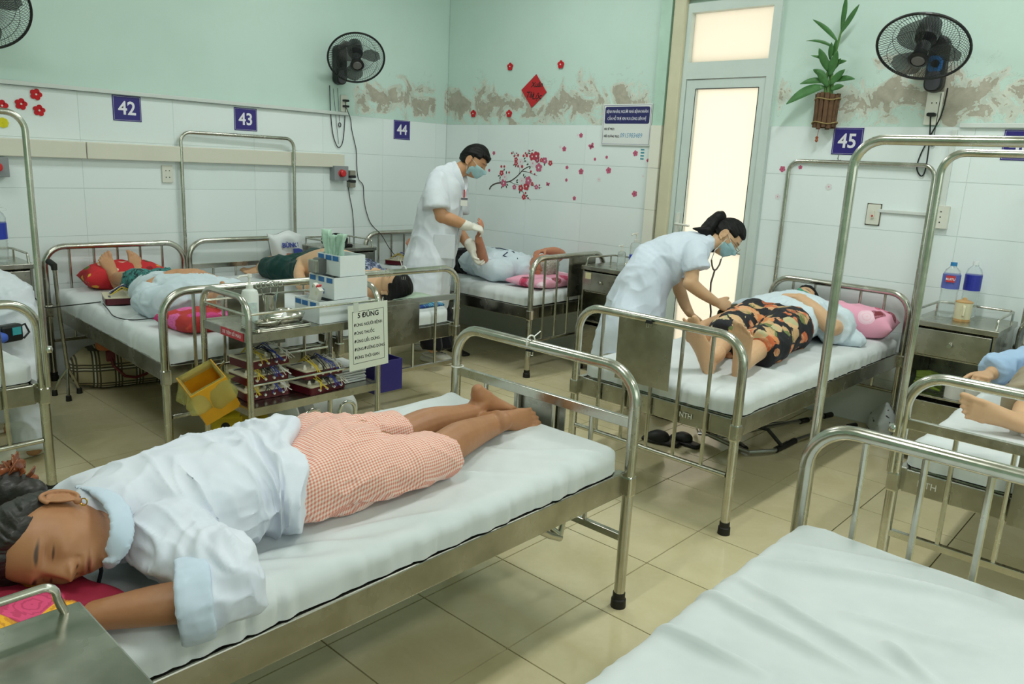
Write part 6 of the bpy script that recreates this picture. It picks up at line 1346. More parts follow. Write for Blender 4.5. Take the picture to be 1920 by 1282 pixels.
# ------------------------------------------------------------------ bedside cabinets
def cabinet(label, loc, rz, w=.40, d=.40, h=.78, open_shelf=True):
    """front faces local -y; origin at the floor, front left corner"""
    t = thing('bedside_cabinet', label, 'cabinet', loc, rz, 'stainless bedside cabinets')
    b = MB(); th = .015
    b.box((th/2, d/2, h/2), (th, d, h-.06)).box((w-th/2, d/2, h/2), (th, d, h-.06)).box((w/2, d-th/2, h/2), (w-.03, th, h-.06)).box((w/2, d/2, .05), (w-.03, d-.02, .02)).box((w/2, d/2, h*.48), (w-.03, d-.02, .012)).box((w/2, d/2, h-.19), (w-.03, d-.02, .01))
    b.build('cabinet_body', SHEET, t, bevel=.002)
    MB().box((w/2, d/2, h-.015), (w+.02, d+.02, .03)).build('top', SHEET, t, bevel=.004)
    dr = MB().box((w/2, -.004, h-.11), (w-.035, .02, .14)).build('drawer', SHEET, t, bevel=.003); MB().lathe([(.006, 0), (.006, .012), (.014, .018), (.012, .026)], 14, basis((1, 0, 0), (0, 0, 1), (0, -1, 0)), (w/2, -.014, h-.11)).build('knob', CHROME, dr, smooth=True)
    do = MB().box((w/2, -.004, h*.26), (w-.035, .02, h*.38)).build('door', SHEET, t, bevel=.003); MB().tube([(w*.85, -.014, h*.28), (w*.85, -.035, h*.28), (w*.85, -.035, h*.36), (w*.85, -.014, h*.36)], .004, 8).build('handle', CHROME, do, smooth=True)
    z = h+.055; r = .03
    pts = [Vector((.012, .02, h-.002)), Vector((.012, .03, h+.03))]+arc((.012, .05, z-r+.01), .02, math.pi, math.pi/2, 4, (0, 1, 0), (0, 0, 1))+[Vector((.012, d-.05, z)), Vector((.03, d-.015, z)), Vector((w-.03, d-.015, z)), Vector((w-.012, d-.05, z))]+arc((w-.012, .05, z-r+.01), .02, math.pi/2, math.pi, 4, (0, 1, 0), (0, 0, 1))+[Vector((w-.012, .03, h+.03)), Vector((w-.012, .02, h-.002))]
    g = MB().tube(pts, .007, 10)
    for x in (.012, w-.012): g.tube([(x, d-.05, h-.002), (x, d-.05, z)], .006, 8)
    g.build('gallery_rail', STEEL, t, smooth=True)
    f = MB()
    for x in (.02, w-.02):
        for y in (.03, d-.03): f.lathe([(.014, 0), (.014, .045)], 10, c=(x, y, 0))
    f.build('feet', RUBBER, t); return t
cabinet('steel cabinet with a water bottle at the left edge between the first two beds', (1.09, 5.08, 0), 0, .34, .35, .80)
cabinet('steel cabinet with a black bag on top between beds 43 and 44', (3.44, 5.05, 0), 0, .44, .38, .79)
cabinet('steel cabinet with a paper label on its drawer between the corner bed and the door', (4.585, 3.475, 0), R(-90), .36, .38, .79)
cabinet('steel cabinet with two bottles and a mug between beds 45 and 46', (4.52, 1.175, 0), R(-90), .40, .44, .785)
cabinet('steel cabinet cut by the bottom left corner of the picture', (.385, .90, 0), R(90), .405, .40, .745)
o = MB().box((0, 0, 0), (.003, .05, .045)).build('paper_label', mat('cream_paper', '#d8d2a8', .8)); o.location = (4.568, 3.41, .72); tag(o, 'cream paper label on the drawer of the cabinet near the door', 'label')
# ------------------------------------------------------------------ bottles, mug and the like
CLEAR = mat('clear_plastic', '#eef4f2', .08, trans=.92, ior=1.18, alpha=.55)
def bottle(label, base, h=.30, r=.042, cap='#2f7fb8', lab=('#5a64b4', .52, .78), red=False, ring=True):
    t = thing('water_bottle', label, 'bottle', tuple(base), 0); prof = [(r*.8, 0), (r, .012)]
    for k in range(7): z = .02+h*.055*k; prof += [(r, z), (r*.955, z+h*.027)]
    prof += [(r, h*.5), (r, h*.78), (r*.8, h*.86), (r*.36, h*.92), (r*.33, h*.94)]
    MB().lathe(prof, 22).build('bottle_body', CLEAR, t, smooth=True); MB().lathe([(r*.38, h*.935), (r*.38, h)], 16).build('cap', mat('cap_'+cap[1:], cap, .4), t)
    MB().lathe([(r+.0012, h*lab[1]), (r+.0012, h*lab[2])], 22).build('sleeve', mat('label_'+lab[0][1:], lab[0], .4, var=.12, vscale=40), t, smooth=False)
    if red:
        d = nrm(Vector((-base[0], -base[1], 0))); s = Vector((-d.y, d.x, 0)); c = d*(r+.004)+Zu*h*.70-s*.012*0; Mx = basis(s, Zu, d)
        MB().prism([(-.026, -.016), (.018, -.016), (.018, .02), (-.026, .02)], .002, Mx, c).build('brand_panel', mat('brand_red', '#c63a3f', .4), t); text('RUITU', .016, tuple(c+d*.0024-s*.004), Mx, WHITE_INK, 'brand_lettering', t, bold=.0005, ext=.0002)
    if ring: MB().tube([(r*.36+.022+.022*math.cos(q), .004*math.sin(2*q), h*.925+.01*math.sin(q)) for q in np.linspace(0, 6.283, 17)[:-1]], .0022, 6, closed=True).build('carry_ring', CLEAR, t)
    return t
bottle('water bottle with a blue cap and red brand panel beside the mug', (4.78, 1.085, .785), .30, .044, red=True)
bottle('water bottle with a white cap and dark blue sleeve behind the mug', (4.88, 1.0, .785), .31, .042, '#e8ecec', ('#2c35a0', .48, .76))
bottle('large water bottle with a blue sleeve on the cabinet at the left edge', (1.285, 5.17, .80), .33, .055, '#e8ecec', ('#2a3fb0', .42, .70))
t = thing('mug', 'cream mug with a tan lid beside the bottles', 'mug', (4.70, .985, .785)); MB().lathe([(.038, 0), (.040, .008), (.043, .10), (.041, .10), (.037, .01)], 26).build('cup', mat('cream_glaze', '#ddd5b4', .3), t, smooth=True)
MB().lathe([(.0405, 0), (.0412, .012)], 26).build('tan_base', mat('tan_glaze', '#c39a63', .35), t); MB().lathe([(.044, .10), (.044, .106), (.02, .114), (.012, .114), (.010, .124), (.004, .127)], 26).build('lid', MATS['tan_glaze'], t, smooth=True)
MB().tube([Vector((-.04, -.012, .085)), Vector((-.066, -.018, .08)), Vector((-.068, -.018, .04)), Vector((-.04, -.012, .03))], .006, 10).build('handle', MATS['cream_glaze'], t, smooth=True)
for k, (y, l) in enumerate(((.93, 'white tissue roll on the shelf of the cabinet by bed 46, left one'), (.835, 'white tissue roll on the shelf of the cabinet by bed 46, right one'))):
    t = thing('tissue_roll', l, 'tissue roll', (4.60, y, .382), 0, 'tissue rolls'); MB().lathe([(.018, 0), (.052, 0), (.053, .01), (.053, .10), (.052, .108), (.018, .108)], 26).build('roll', mat('tissue_white', '#dcdcd6', .9, bump=.15, bscale=90), t, smooth=True); MB().lathe([(.0185, .02), (.0185, .1085)], 14).build('core', mat('card_core', '#8d7a5c', .9), t)
t = thing('vegetable_bag', 'clear bag of green vegetables on the shelf of the cabinet by bed 46', 'vegetables', (4.64, 1.08, .382)); rv = random.Random(9)
for k in range(12):
    a = rv.uniform(-.5, .5); MB().tube([(rv.uniform(-.04, .04), .06, .02+.007*k), (0, 0, .025+.007*k), (rv.uniform(-.05, .05), -.075, .02+.006*k)], [.010, .013, .005], 8).build('vegetable', mat('leafy_green', '#8ca32e', .5, var=.3, vscale=25), t, smooth=True)
bb = Bag(); bb.loft([(0, .075, .05), (0, .0, .058), (0, -.085, .045)], [(.06, .045), (.075, .056), (.055, .042)], n=18); _sm(obj('bag_film', wrinkle(bb.remesh(.008, 1, 'bag_film'), .01, 14, 3), mat('clear_film', '#dfe6d8', .1, trans=.9, ior=1.05, alpha=.22), t))
def pump(label, base, h, r, m, liquid=None, cat='bottle'):
    t = thing('pump_bottle', label, cat, tuple(base)); MB().lathe([(r*.92, 0), (r, .006), (r, h*.62), (r*.85, h*.70), (r*.35, h*.74)], 22).build('bottle_body', m, t, smooth=True)
    if liquid: MB().lathe([(r+.001, h*.05), (r+.001, h*.38)], 20).build('sleeve', liquid, t)
    MB().lathe([(r*.42, h*.73), (r*.42, h*.80), (r*.16, h*.81), (r*.16, h*.94), (r*.3, h*.94), (r*.3, h)], 14).tube([(0, 0, h*.975), (-r*1.2, 0, h*.97), (-r*1.5, 0, h*.93)], r*.14, 8).build('pump', WHITEP, t, smooth=True); return t
pump('clear pump bottle with a blue band on the cabinet near the door', (4.80, 3.17, .79), .26, .042, CLEAR, mat('blue_band', '#2b46c8', .4)); pump('small clear pump bottle on the cabinet near the door', (4.70, 3.22, .79), .17, .03, CLEAR)
# ------------------------------------------------------------------ instrument trolley
TX0, TX1, TY0, TY1 = 1.585, 2.25, 2.90, 3.30
t = thing('instrument_trolley', 'stainless instrument trolley standing in front of beds 42 and 43', 'trolley', (TX0, TY0, 0)); WP.add(t.name); r_ = .0135
for x in (TX0, TX1):
    ra = .09; pts = [Vector((x, TY0, .06))]+arc((x, TY0+ra, .905-ra), ra, math.pi, math.pi/2, 7, (0, 1, 0), (0, 0, 1))+arc((x, TY1-ra, .905-ra), ra, math.pi/2, 0, 7, (0, 1, 0), (0, 0, 1))+[Vector((x, TY1, .06))]
    MB().tube(pts, r_, 12).build('end_frame', STEEL, t, smooth=True); MB().tube([(x, TY0, .835), (x, TY1, .835)], .006, 8).build('guard_rail', STEEL, t, smooth=True)
    MB().tube([(x, TY0, .16), (x, TY1, .16)], .008, 8).build('lower_rail', STEEL, t, smooth=True)
    for y in (TY0, TY1):
        c = MB(); c.lathe([(.028, -.011), (.03, 0), (.028, .011)], 16, basis((0, 1, 0), (0, 0, 1), (1, 0, 0)), (x, y, .03)).build('castor', RUBBER, t, smooth=True); MB().box((x, y, .05), (.03, .02, .03)).build('castor_fork', CHROME, t, bevel=.003)
for y in (TY0, TY1):
    for z in (.84, .535): MB().tube([(TX0, y, z), (TX1, y, z)], .0055, 8).build('guard_rail', STEEL, t, smooth=True)
for z in (.75, .43):
    sh = MB().box(((TX0+TX1)/2, (TY0+TY1)/2, z), (TX1-TX0, TY1-TY0, .004)); sh.box(((TX0+TX1)/2, TY0, z-.012), (TX1-TX0-.02, .012, .036)).box(((TX0+TX1)/2, TY1, z-.012), (TX1-TX0-.02, .012, .036)).box((TX0, (TY0+TY1)/2, z-.012), (.012, TY1-TY0-.02, .036)).box((TX1, (TY0+TY1)/2, z-.012), (.012, TY1-TY0-.02, .036)); sh.build('shelf', SHEET, t)
MB().tube([(TX0, TY1, .16), (TX1, TY1, .16)], .008, 8).build('lower_rail', STEEL, t, smooth=True)
rl = MB().box((TX0-.008, TY0+.13, .738), (.002, .19, .034)).build('red_label', mat('red_label_tape', '#c2323c', .4), t); text('XE TIÊM SỐ MÁU', .021, (TX0-.0096, TY0+.13, .738), basis((0, -1, 0), (0, 0, 1), (-1, 0, 0)), WHITE_INK, 'label_lettering', rl, ext=.0002)
# what stands on the top shelf
ZT1 = .753
sp = pump('white pump bottle of hand sanitiser on the trolley', (1.665, 3.03, ZT1), .235, .036, mat('milky_plastic', '#e6ebe6', .35), None); MB().box((-.012, -.034, .075), (.045, .006, .085), Matrix.Rotation(-.35, 3, 'Z')).build('printed_label', mat('print_label', '#cfe0dc', .5, var=.25, vscale=60), sp)
t = thing('forceps_jar', 'steel jar holding scissors and forceps on the trolley', 'instrument jar', (1.80, 3.10, ZT1)); MB().lathe([(.026, 0), (.026, .125), (.023, .125), (.022, .008)], 20).build('jar', STEEL, t, smooth=True)
for k, (x, y, a) in enumerate(((-.01, .0, -.25), (.004, .01, .05), (.012, -.004, .2))):
    f = MB(); b0 = Vector((x, y, .02)); b1 = b0+Vector((math.sin(a)*.13, 0, .13)); f.tube([b0, b1], .003, 6)
    for s in (-1, 1): c = b1+Vector((s*.012, 0, .018)); f.tube([c+_r*(.0115*math.cos(q))+_u*(.0125*math.sin(q)) for q in np.linspace(0, 6.283, 15)[:-1]], .0022, 6, closed=True)
    f.build('scissor_handles', CHROME, t, smooth=True)
def dish(label, c, rx, ry, h, m=STEEL, flat=False, cat='dish'):
    t = thing('steel_dish', label, cat, tuple(c)); V = []; F = []; n = 28; prof = [(.75, .001), (.8, .0), (.93, h*.6), (1.0, h), (.96, h), (.9, h*.6), (.74, .006), (.0, .006)]
    for (q, z) in prof:
        for k in range(n): a = 2*math.pi*k/n; V.append((rx*q*math.cos(a), ry*q*math.sin(a), z))
    for i in range(len(prof)-1):
        for k in range(n): F.append((i*n+k, i*n+(k+1) % n, (i+1)*n+(k+1) % n, (i+1)*n+k))
    obj('bowl', npmesh('bowl', V, F, True), m, t); return t
t = thing('instrument_tray', 'dark steel tray under the dishes on the trolley', 'tray', (1.76, 2.985, ZT1)); MB().prism(rrect(.26, .15, .02), .004).build('tray_base', STEEL, t); 
tm_ = MB(); A = [Vector((x, y, .014)) for x, y in rrect(.265, .155, .022)]; tm_.tube(A, .004, 6, closed=True); A = [Vector((x, y, .007)) for x, y in rrect(.26, .15, .02)]; tm_.tube(A, .005, 6, closed=True); tm_.build('tray_rim', STEEL, t, smooth=True)
kd = dish('oval steel kidney dish holding cotton on the trolley', (1.80, 2.985, ZT1+.018), .10, .055, .036); bb = Bag(); bb.ball((.0, 0, .022), .014); bb.ball((.006, .004, .036), .009); _sm(obj('cotton_ball', bb.remesh(.004, 2, 'cotton_ball'), mat('cotton', '#e9ecea', .95), kd))
dish('small oval steel dish at the front of the tray', (1.705, 2.955, ZT1+.018), .065, .035, .024); dish('round steel bowl beside the white boxes', (1.89, 3.13, ZT1), .042, .042, .042); dish('low round steel dish behind the tray', (1.83, 3.10, ZT1+.0), .03, .03, .02)
# stepped white boxes with blue labels
WBOX = mat('white_corrugated_plastic', '#dfe6e6', .5, var=.03); BLAB = mat('blue_tape_label', '#2f6fae', .45)
def openbox(label, c, size, labs, name='storage_box', extra=()):
    lx, ly, h = size; t = thing(name, label, 'box', tuple(c), 0, 'white storage boxes on the trolley'); w_ = .005
    MB().box((lx/2, ly/2, w_/2), (lx, ly, w_)).box((lx/2, w_/2, h/2+w_/2), (lx, w_, h-w_)).box((lx/2, ly-w_/2, h/2+w_/2), (lx, w_, h-w_)).box((w_/2, ly/2, h/2+w_/2), (w_, ly-2*w_, h-w_)).box((lx-w_/2, ly/2, h/2+w_/2), (w_, ly-2*w_, h-w_)).build('box_shell', WBOX, t)
    for (y, z) in labs: MB().box((-.001, y, z), (.0015, .045, .022)).build('blue_label', BLAB, t)
    for x in (.33, .66): MB().box((lx*x, ly/2, h*.45), (.003, ly-.014, h*.8)).build('divider', WBOX, t)
    return t
bx, by = 1.945, 2.93
b1 = openbox('lowest of the stepped white boxes on the trolley', (bx, by, ZT1), (.27, .20, .10), ((.17, .082), (.115, .082), (.05, .082)))
b2 = openbox('middle one of the stepped white boxes on the trolley', (bx+.085, by+.01, ZT1+.101), (.185, .20, .10), ((.17, .084), (.10, .084), (.035, .084), (.10, .03)))
b3 = openbox('topmost of the stepped white boxes on the trolley', (bx+.125, by+.02, ZT1+.202), (.14, .18, .095), ((.15, .08), (.09, .08), (.035, .08)))
o = thing('medicine_packet', 'small patterned medicine packet leaning in the lowest white box', 'packet', (1.985, 3.02, ZT1+.07)); k = MB().box((0, 0, .045), (.022, .06, .10), Matrix.Rotation(.5, 3, 'X')).build('packet_box', custom('printed_packet', m_print('#e6e4d8', ['#c99a3c', '#7a8a3c', '#d8d3b8', '#b8b890'], 26, (.4, .5)), .5), o); MB().box((0, -.026, .092), (.0225, .006, .014), Matrix.Rotation(.5, 3, 'X')).build('red_edge', REDP, o)
o = thing('tape_dispenser', 'grey tape roll with its loose end on the middle white box', 'tape', (2.045, 3.08, ZT1+.20)); MB().lathe([(.018, -.022), (.038, -.022), (.038, .022), (.018, .022)], 24, basis((1, 0, 0), (0, 0, 1), (0, 1, 0)), (0, 0, .04)).build('tape_roll', mat('grey_tape', '#5d5f5c', .5), o, smooth=True); MB().box((-.03, 0, .04), (.02, .06, .06)).build('dispenser_body', SHEET, o, bevel=.004)
V = [];  n = 8
for i in range(n+1): u = i/n; V += [(.036+.05*u, -.02, .05-.075*u*u), (.036+.05*u, .005, .05-.075*u*u)]
obj('tape_end', npmesh('tape_end', V, [(2*i, 2*i+2, 2*i+3, 2*i+1) for i in range(n)], True), WHITEP, o).modifiers.new('t', 'SOLIDIFY').thickness = .0015
o = thing('paper_napkins', 'pale green crumpled napkins sticking out of the topmost white box', 'napkins', (2.12, 3.06, ZT1+.27)); NAP = mat('pale_green_tissue', '#bcdcc8', .9)
for (dx, dy, a, w_, hh) in ((-.01, .02, .5, .07, .13), (.01, -.02, -.25, .06, .12), (0, 0, .1, .05, .11)):
    V = []; n, m = 8, 6
    for i in range(n+1):
        for j in range(m+1): u, v = i/n, j/m-.5; V.append((dx+.02*math.sin(v*9+u*3)+.3*a*.1*u, dy+v*w_*(.35+.8*u)+a*.12*u, .0+hh*u))
    q = obj('napkin', npmesh('napkin', V, [(i*(m+1)+j, (i+1)*(m+1)+j, (i+1)*(m+1)+j+1, i*(m+1)+j+1) for i in range(n) for j in range(m)], True), NAP, o); q.modifiers.new('t', 'SOLIDIFY').thickness = .002
# stimulators
def wirebundle(mb, x0, y0, x1, y1, z, seed, n=4):
    rr = random.Random(seed)
    for k in range(n): mb.tube([(x0, y0, z), (x0+rr.uniform(-.02, .02), (y0+y1)/2+rr.uniform(-.02, .02), z+.03+rr.uniform(0, .02)), (x1+rr.uniform(-.015, .015), y1, z+.012), (x1+rr.uniform(-.03, .03), y1-.035, z-.018)], .0018, 5)
MAR = mat('maroon_plastic', '#5a1420', .35); CRT = mat('cream_panel', '#cfc8ac', .45, var=.05)
def stimulator(label, loc, rz, seed):
    t = thing('stimulator', label, 'electrotherapy unit', loc, rz, 'electrotherapy units'); w_, d_ = .21, .16
    MB().prism(rrect(w_, d_, .012), .036).build('housing', MAR, t, bevel=.003); MB().prism(rrect(w_+.006, d_+.006, .014), .006, c=(0, 0, .036)).build('top_panel', CRT, t, bevel=.001)
    for k in range(5): MB().lathe([(.009, .042), (.009, .050), (.006, .052), (.005, .062)], 12, c=(-.085+.042*k, -.045, 0)).build('knob', CREAMP, t, smooth=True)
    for k in range(4): MB().lathe([(.005, 0), (.006, .012)], 8, basis((1, 0, 0), (0, 0, 1), (0, -1, 0)), (-.06+.042*k, -.08, .02)).build('jack', WHITEP, t)
    for q, (c, nm) in enumerate((('#cdb52e', 'yellow_wire'), ('#26262a', 'black_wire'), ('#2c3f96', 'blue_wire'), ('#d5d5cc', 'white_wire'))):
        mb = MB(); wirebundle(mb, -.06+.035*q, .05, -.055+.042*q, -.085, .05, seed*7+q, 4); mb.build('lead_wires', mat(nm, c, .5), t, smooth=True)
    MB().box((-.06, .055, .0425), (.06, .012, .0012)).build('printed_title', mat('panel_print', '#4a4a52', .6), t)
sx, sy, sz = 1.735, 3.08, .433
for k, l in enumerate(('lowest of the three stacked electrotherapy units on the trolley shelf', 'middle of the three stacked electrotherapy units on the trolley shelf', 'topmost of the three stacked electrotherapy units on the trolley shelf')): stimulator(l, (sx-.005+.012*(k == 2), sy+.01*k, sz+.068*k), R(-4+5*k), k+1)
for k, l in enumerate(('lower of the two electrotherapy units beside the stack of three', 'upper of the two electrotherapy units beside the stack of three')): stimulator(l, (1.975, 3.0+.02*k, sz+.068*k), R(8-6*k), k+6)
stimulator('electrotherapy unit with tangled leads on bed 42', (1.74, 4.66, MT+.012), R(75), 12); stimulator('electrotherapy unit with tangled leads at the wall end of the corner bed', (4.27, 5.22, MT+.012), R(20), 15)
cable('black lead trailing over the side of bed 42', [(1.63, 4.60, MT+.02), (1.60, 4.45, MT+.015), (1.56, 4.25, MT+.012), (1.60, 4.12, MT+.012), (1.72, 4.10, MT+.015)], .0032, m=BLACK)
cable('black lead hanging off bed 42 to the cabinet', [(1.64, 4.66, MT+.02), (1.55, 4.75, MT-.0), (1.50, 4.85, MT-.02), (1.44, 4.95, .56), (1.42, 5.05, .6)], .0032)
o = thing('paper_stack', 'stack of white papers on the lower trolley shelf', 'papers', (2.15, 3.08, .433))
for k in range(6): MB().box((0, 0, .006+.012*k), (.17, .21, .008), Matrix.Rotation(R(5*math.sin(k*2.1)), 3, 'Z')).build('paper', mat('white_paper', '#d8dbd8', .8), o)
# sign hanging on the trolley
c0, c1, c2, c3 = [PY(px, py, 2.878) for px, py in ((641, 575), (716, 563), (738, 682), (664, 692))]; ex = nrm(c1-c0); ey = nrm((c0-c3)-ex*ex.dot(c0-c3)); sw_, sh_ = (c1-c0).length, (c0-c3).length; Ms = basis(ex, ey, ex.cross(ey)); cc = (c0+c1+c2+c3)/4
t = thing('hanging_sign', 'laminated sign reading 5 đúng hanging on the trolley', 'sign', tuple(cc)); t.rotation_euler = Ms.to_euler()
MB().prism([(-sw_/2, -sh_/2), (sw_/2, -sh_/2), (sw_/2, sh_/2), (-sw_/2, sh_/2)], .002).build('card', mat('laminated_card', '#d9dfd0', .25), t)
frame2d(MB(), sw_*.80, sh_*.80, .0018, .0004, .0023).build('border_line', BLACK_INK, t); text('5 ĐÚNG', sw_*.145, (0, sh_*.33, .0024), ID3, BLACK_INK, 'title', t, bold=.0008, ext=.0002)
for k, l in enumerate(('ĐÚNG NGƯỜI BỆNH', 'ĐÚNG THUỐC', 'ĐÚNG LIỀU DÙNG', 'ĐÚNG ĐƯỜNG DÙNG', 'ĐÚNG THỜI GIAN')): text(l, sw_*.088, (-sw_*.36, sh_*(.19-.125*k), .0024), ID3, BLACK_INK, 'line', t, 'LEFT', bold=.0003, ext=.0002, sx=.86)
MB().box((-sw_*.30, sh_*.46, .0015), (sw_*.12, sh_*.14, .003)).build('tape_strip', mat('clear_tape', '#c9cfc4', .2), t); MB().tube([(sw_*.36, sh_*.47, 0), (sw_*.40, sh_*.56, .0)], .002, 5).build('tie', WHITEP, t)
# bins on the trolley
YB = mat('yellow_plastic', '#e0a31a', .45, var=.06); bc = PD(392, 735, 3.30); _aw = nrm(Vector((_f.x, _f.y, 0))); _zc = nrm(Zu*.86-_aw*.47-_r*.16); _xc = nrm((_r*.74+_aw*.67)-_zc*_zc.dot(_r*.74+_aw*.67)); Mb = basis(_xc, _zc.cross(_xc), _zc)
t = thing('waste_bin', 'yellow waste bin with a clear liner hanging on the left end of the trolley', 'bin', tuple(bc)); t.rotation_euler = Mb.to_euler()
s_, h_ = .155, .175; b = MB(); w_ = .005
for (cx, cy, dx, dy) in ((0, s_/2, s_+w_, w_), (0, -s_/2, s_+w_, w_), (s_/2, 0, w_, s_-w_), (-s_/2, 0, w_, s_-w_)): b.box((cx, cy, 0), (dx, dy, h_))
b.box((0, 0, -h_/2+w_), (s_-w_, s_-w_, w_)); b.build('bin_shell', YB, t)
V = []; F = []; n = 48
for i in range(8):
    for k in range(n):
        a = 2*math.pi*k/n; sq = 1/max(abs(math.cos(a)), abs(math.sin(a))); u = i/7; off = -.010+.016*u**.4+.022*u*u*(1+.8*math.sin(a*5+1)+.4*math.sin(a*11)); z = h_/2+.006-(.0 if i < 2 else .105*(u-.14)*(1+.35*math.sin(a*3))); rr = (s_/2+off)*sq*(.98); z = z if i else h_/2-.03; V.append((rr*math.cos(a), rr*math.sin(a), z))
F = [(i*n+k, i*n+(k+1) % n, (i+1)*n+(k+1) % n, (i+1)*n+k) for i in range(7) for k in range(n)]
obj('liner_bag', npmesh('liner_bag', V, F, True), mat('yellow_film', '#d3cf80', .15, trans=.5, ior=1.1, alpha=.6), t).modifiers.new('t', 'SOLIDIFY').thickness = .0008
MB().tube([(s_/2, .03, h_/2-.03), (s_/2+.04, .02, h_/2)], .005, 6).build('hanger', STEEL, t)
bc = PD(708, 698, 3.95); t = thing('waste_bin', 'dark blue bin hanging on the right end of the trolley', 'bin', tuple(bc)); s_, h_ = .17, .16; b = MB()
for (cx, cy, dx, dy) in ((0, s_/2, s_+w_, w_), (0, -s_/2, s_+w_, w_), (s_/2, 0, w_, s_-w_), (-s_/2, 0, w_, s_-w_)): b.box((cx, cy, 0), (dx, dy, h_))
b.box((0, 0, -h_/2+w_), (s_-w_, s_-w_, w_)).build('bin_shell', mat('indigo_plastic', '#2b2370', .45), t); MB().box((-s_/2-.02, 0, h_/2-.02), (.05, .02, .012)).build('hanger', STEEL, t)
# yellow sharps cartons under the trolley
SHY = mat('yellow_card', '#d9bd1c', .6, var=.05)
def carton(label, c, size, M, flap=True):
    t = thing('sharps_carton', label, 'carton', tuple(c)); t.rotation_euler = M.to_euler(); lx, ly, h = size; MB().box((0, 0, 0), size).build('carton_body', SHY, t, bevel=.002)
    MB().prism([(.022*math.cos(q), .022*math.sin(q)) for q in np.linspace(0, 6.283, 17)[:-1]], .001, Matrix.Rotation(R(90), 3, 'X'), (0, -ly/2, h*.2)).build('round_opening', BLACK, t); MB().box((lx*.38, -ly/2-.0006, -h*.1), (.008, .001, h*.5)).build('red_stripe', REDP, t)
    if flap: MB().box((0, -ly/2-.02, h/2+.012), (lx*.9, .07, .003), Matrix.Rotation(.5, 3, 'X')).build('flap', SHY, t); MB().box((0, -ly/2-.02, -h/2-.004), (lx*.9, .06, .003), Matrix.Rotation(-.4, 3, 'X')).build('flap', SHY, t)
carton('yellow sharps carton with a black opening on the floor left of the trolley', PZ(448, 815, .11)+Vector((0, .12, -.02)), (.16, .12, .17), Matrix.Rotation(R(-35), 3, 'Z') @ Matrix.Rotation(R(-14), 3, 'X'))
carton('yellow sharps carton lying flat on the floor under the trolley', PZ(520, 815, .06)+Vector((.02, .15, 0)), (.24, .16, .11), Matrix.Rotation(R(10), 3, 'Z'), False)
# white appliance with chrome hoops under the trolley
t = thing('lamp_appliance', 'white rounded appliance with curved chrome hoops on the floor behind the trolley', 'appliance', (2.18, 3.42, 0)); WHE = mat('white_enamel', '#d8dcd8', .15)
MB().lathe([(.0, -.17), (.09, -.165), (.125, -.13), (.13, .05), (.12, .12), (.08, .16), (.0, .17)], 28, basis((0, 1, 0), (0, 0, 1), (1, 0, 0)), (.13, .02, .14)).build('tank', WHE, t, smooth=True); MB().lathe([(.15, 0), (.155, .012), (.13, .03)], 26, basis((0, .9, .4), (0, -.4, .9), (-1, 0, 0)), (-.12, 0, .15)).build('round_shade', WHE, t, smooth=True)
for x in (-.09, .12): MB().tube([Vector((x, -.10, .02)), Vector((x, -.13, .14))]+arc((x+.05, -.13, .17), .05, math.pi, 0, 8, (1, 0, 0), (0, 0, 1))+[Vector((x+.1, -.13, .12))], .010, 10).build('chrome_hoop', CHROME, t, smooth=True)
MB().box((0, -.10, .08), (.16, .05, .12)).build('control_box', WHE, t, bevel=.015); MB().tube([(.0, -.05, .14), (.0, -.04, .26)], .012, 10).build('stem', CHROME, t, smooth=True)
# ------------------------------------------------------------------ things by the left-hand beds
t = thing('travel_bag', 'beige plaid travel bag with red handles under bed 42', 'bag', (1.93, 5.05, 0), R(-12))
def m_plaid(t_):
    c = t_.new('ShaderNodeTexCoord'); sep = t_.new('ShaderNodeSeparateXYZ'); t_.link(c.outputs['Object'], sep.inputs[0]); x, y, z = sep.outputs
    def st(e, per, lo, hi): f = t_.math('FRACT', t_.math('MULTIPLY', e, 1/per)); return t_.math('MULTIPLY', t_.math('GREATER_THAN', f, lo), t_.math('LESS_THAN', f, hi))
    d = None
    for e in (x, z):
        for lo, hi in ((.05, .13), (.20, .28), (.35, .43)): s = st(e, .12, lo, hi); d = s if d is None else t_.math('MAXIMUM', d, s)
    w_ = t_.math('MAXIMUM', st(x, .12, .13, .20), st(z, .12, .13, .20)); a = t_.mix(t_.math('MULTIPLY', w_, .8), L('#b5aa84'), L('#e0dcc8')); t_.col(t_.mix(t_.math('MULTIPLY', d, .85), a, L('#2a251c')))
b = Bag(); b.loft([(-.27, 0, .12), (-.2, 0, .13), (0, 0, .135), (.2, 0, .13), (.27, 0, .12)], [(.10, .10), (.13, .125), (.14, .135), (.13, .125), (.10, .10)], n=26, sq=3.2); me = wrinkle(b.remesh(.009, 3, 'bag_body'), .008, 9, 3); P_ = getP(me); P_[:, 2] = np.maximum(P_[:, 2], .004); setP(me, P_); _sm(obj('bag_body', me, custom('beige_plaid', m_plaid, .8), t))
RL = mat('dark_red_leather', '#6f1f22', .4)
MB().tube([(-.13, -.13, .22), (-.12, -.155, .16), (-.06, -.165, .09), (0, -.165, .075), (.06, -.165, .09), (.12, -.155, .16), (.13, -.13, .22)], .009, 8).build('handle', RL, t, smooth=True)
for x in (-.13, .13): MB().box((x, -.125, .22), (.05, .03, .07)).build('handle_tab', RL, t, bevel=.006)
o = Bag(); o.loft([(1.70, 4.90, .31), (1.78, 4.88, .315), (1.86, 4.87, .31)], [(.06, .03), (.07, .035), (.05, .03)], n=18, sq=3); q = _sm(obj('orange_pouch', wrinkle(o.remesh(.008, 2, 'orange_pouch'), .01, 14, 2), mat('orange_film', '#b5622a', .35, var=.1))); tag(q, 'small orange plastic pouch lying on the plaid travel bag', 'pouch')
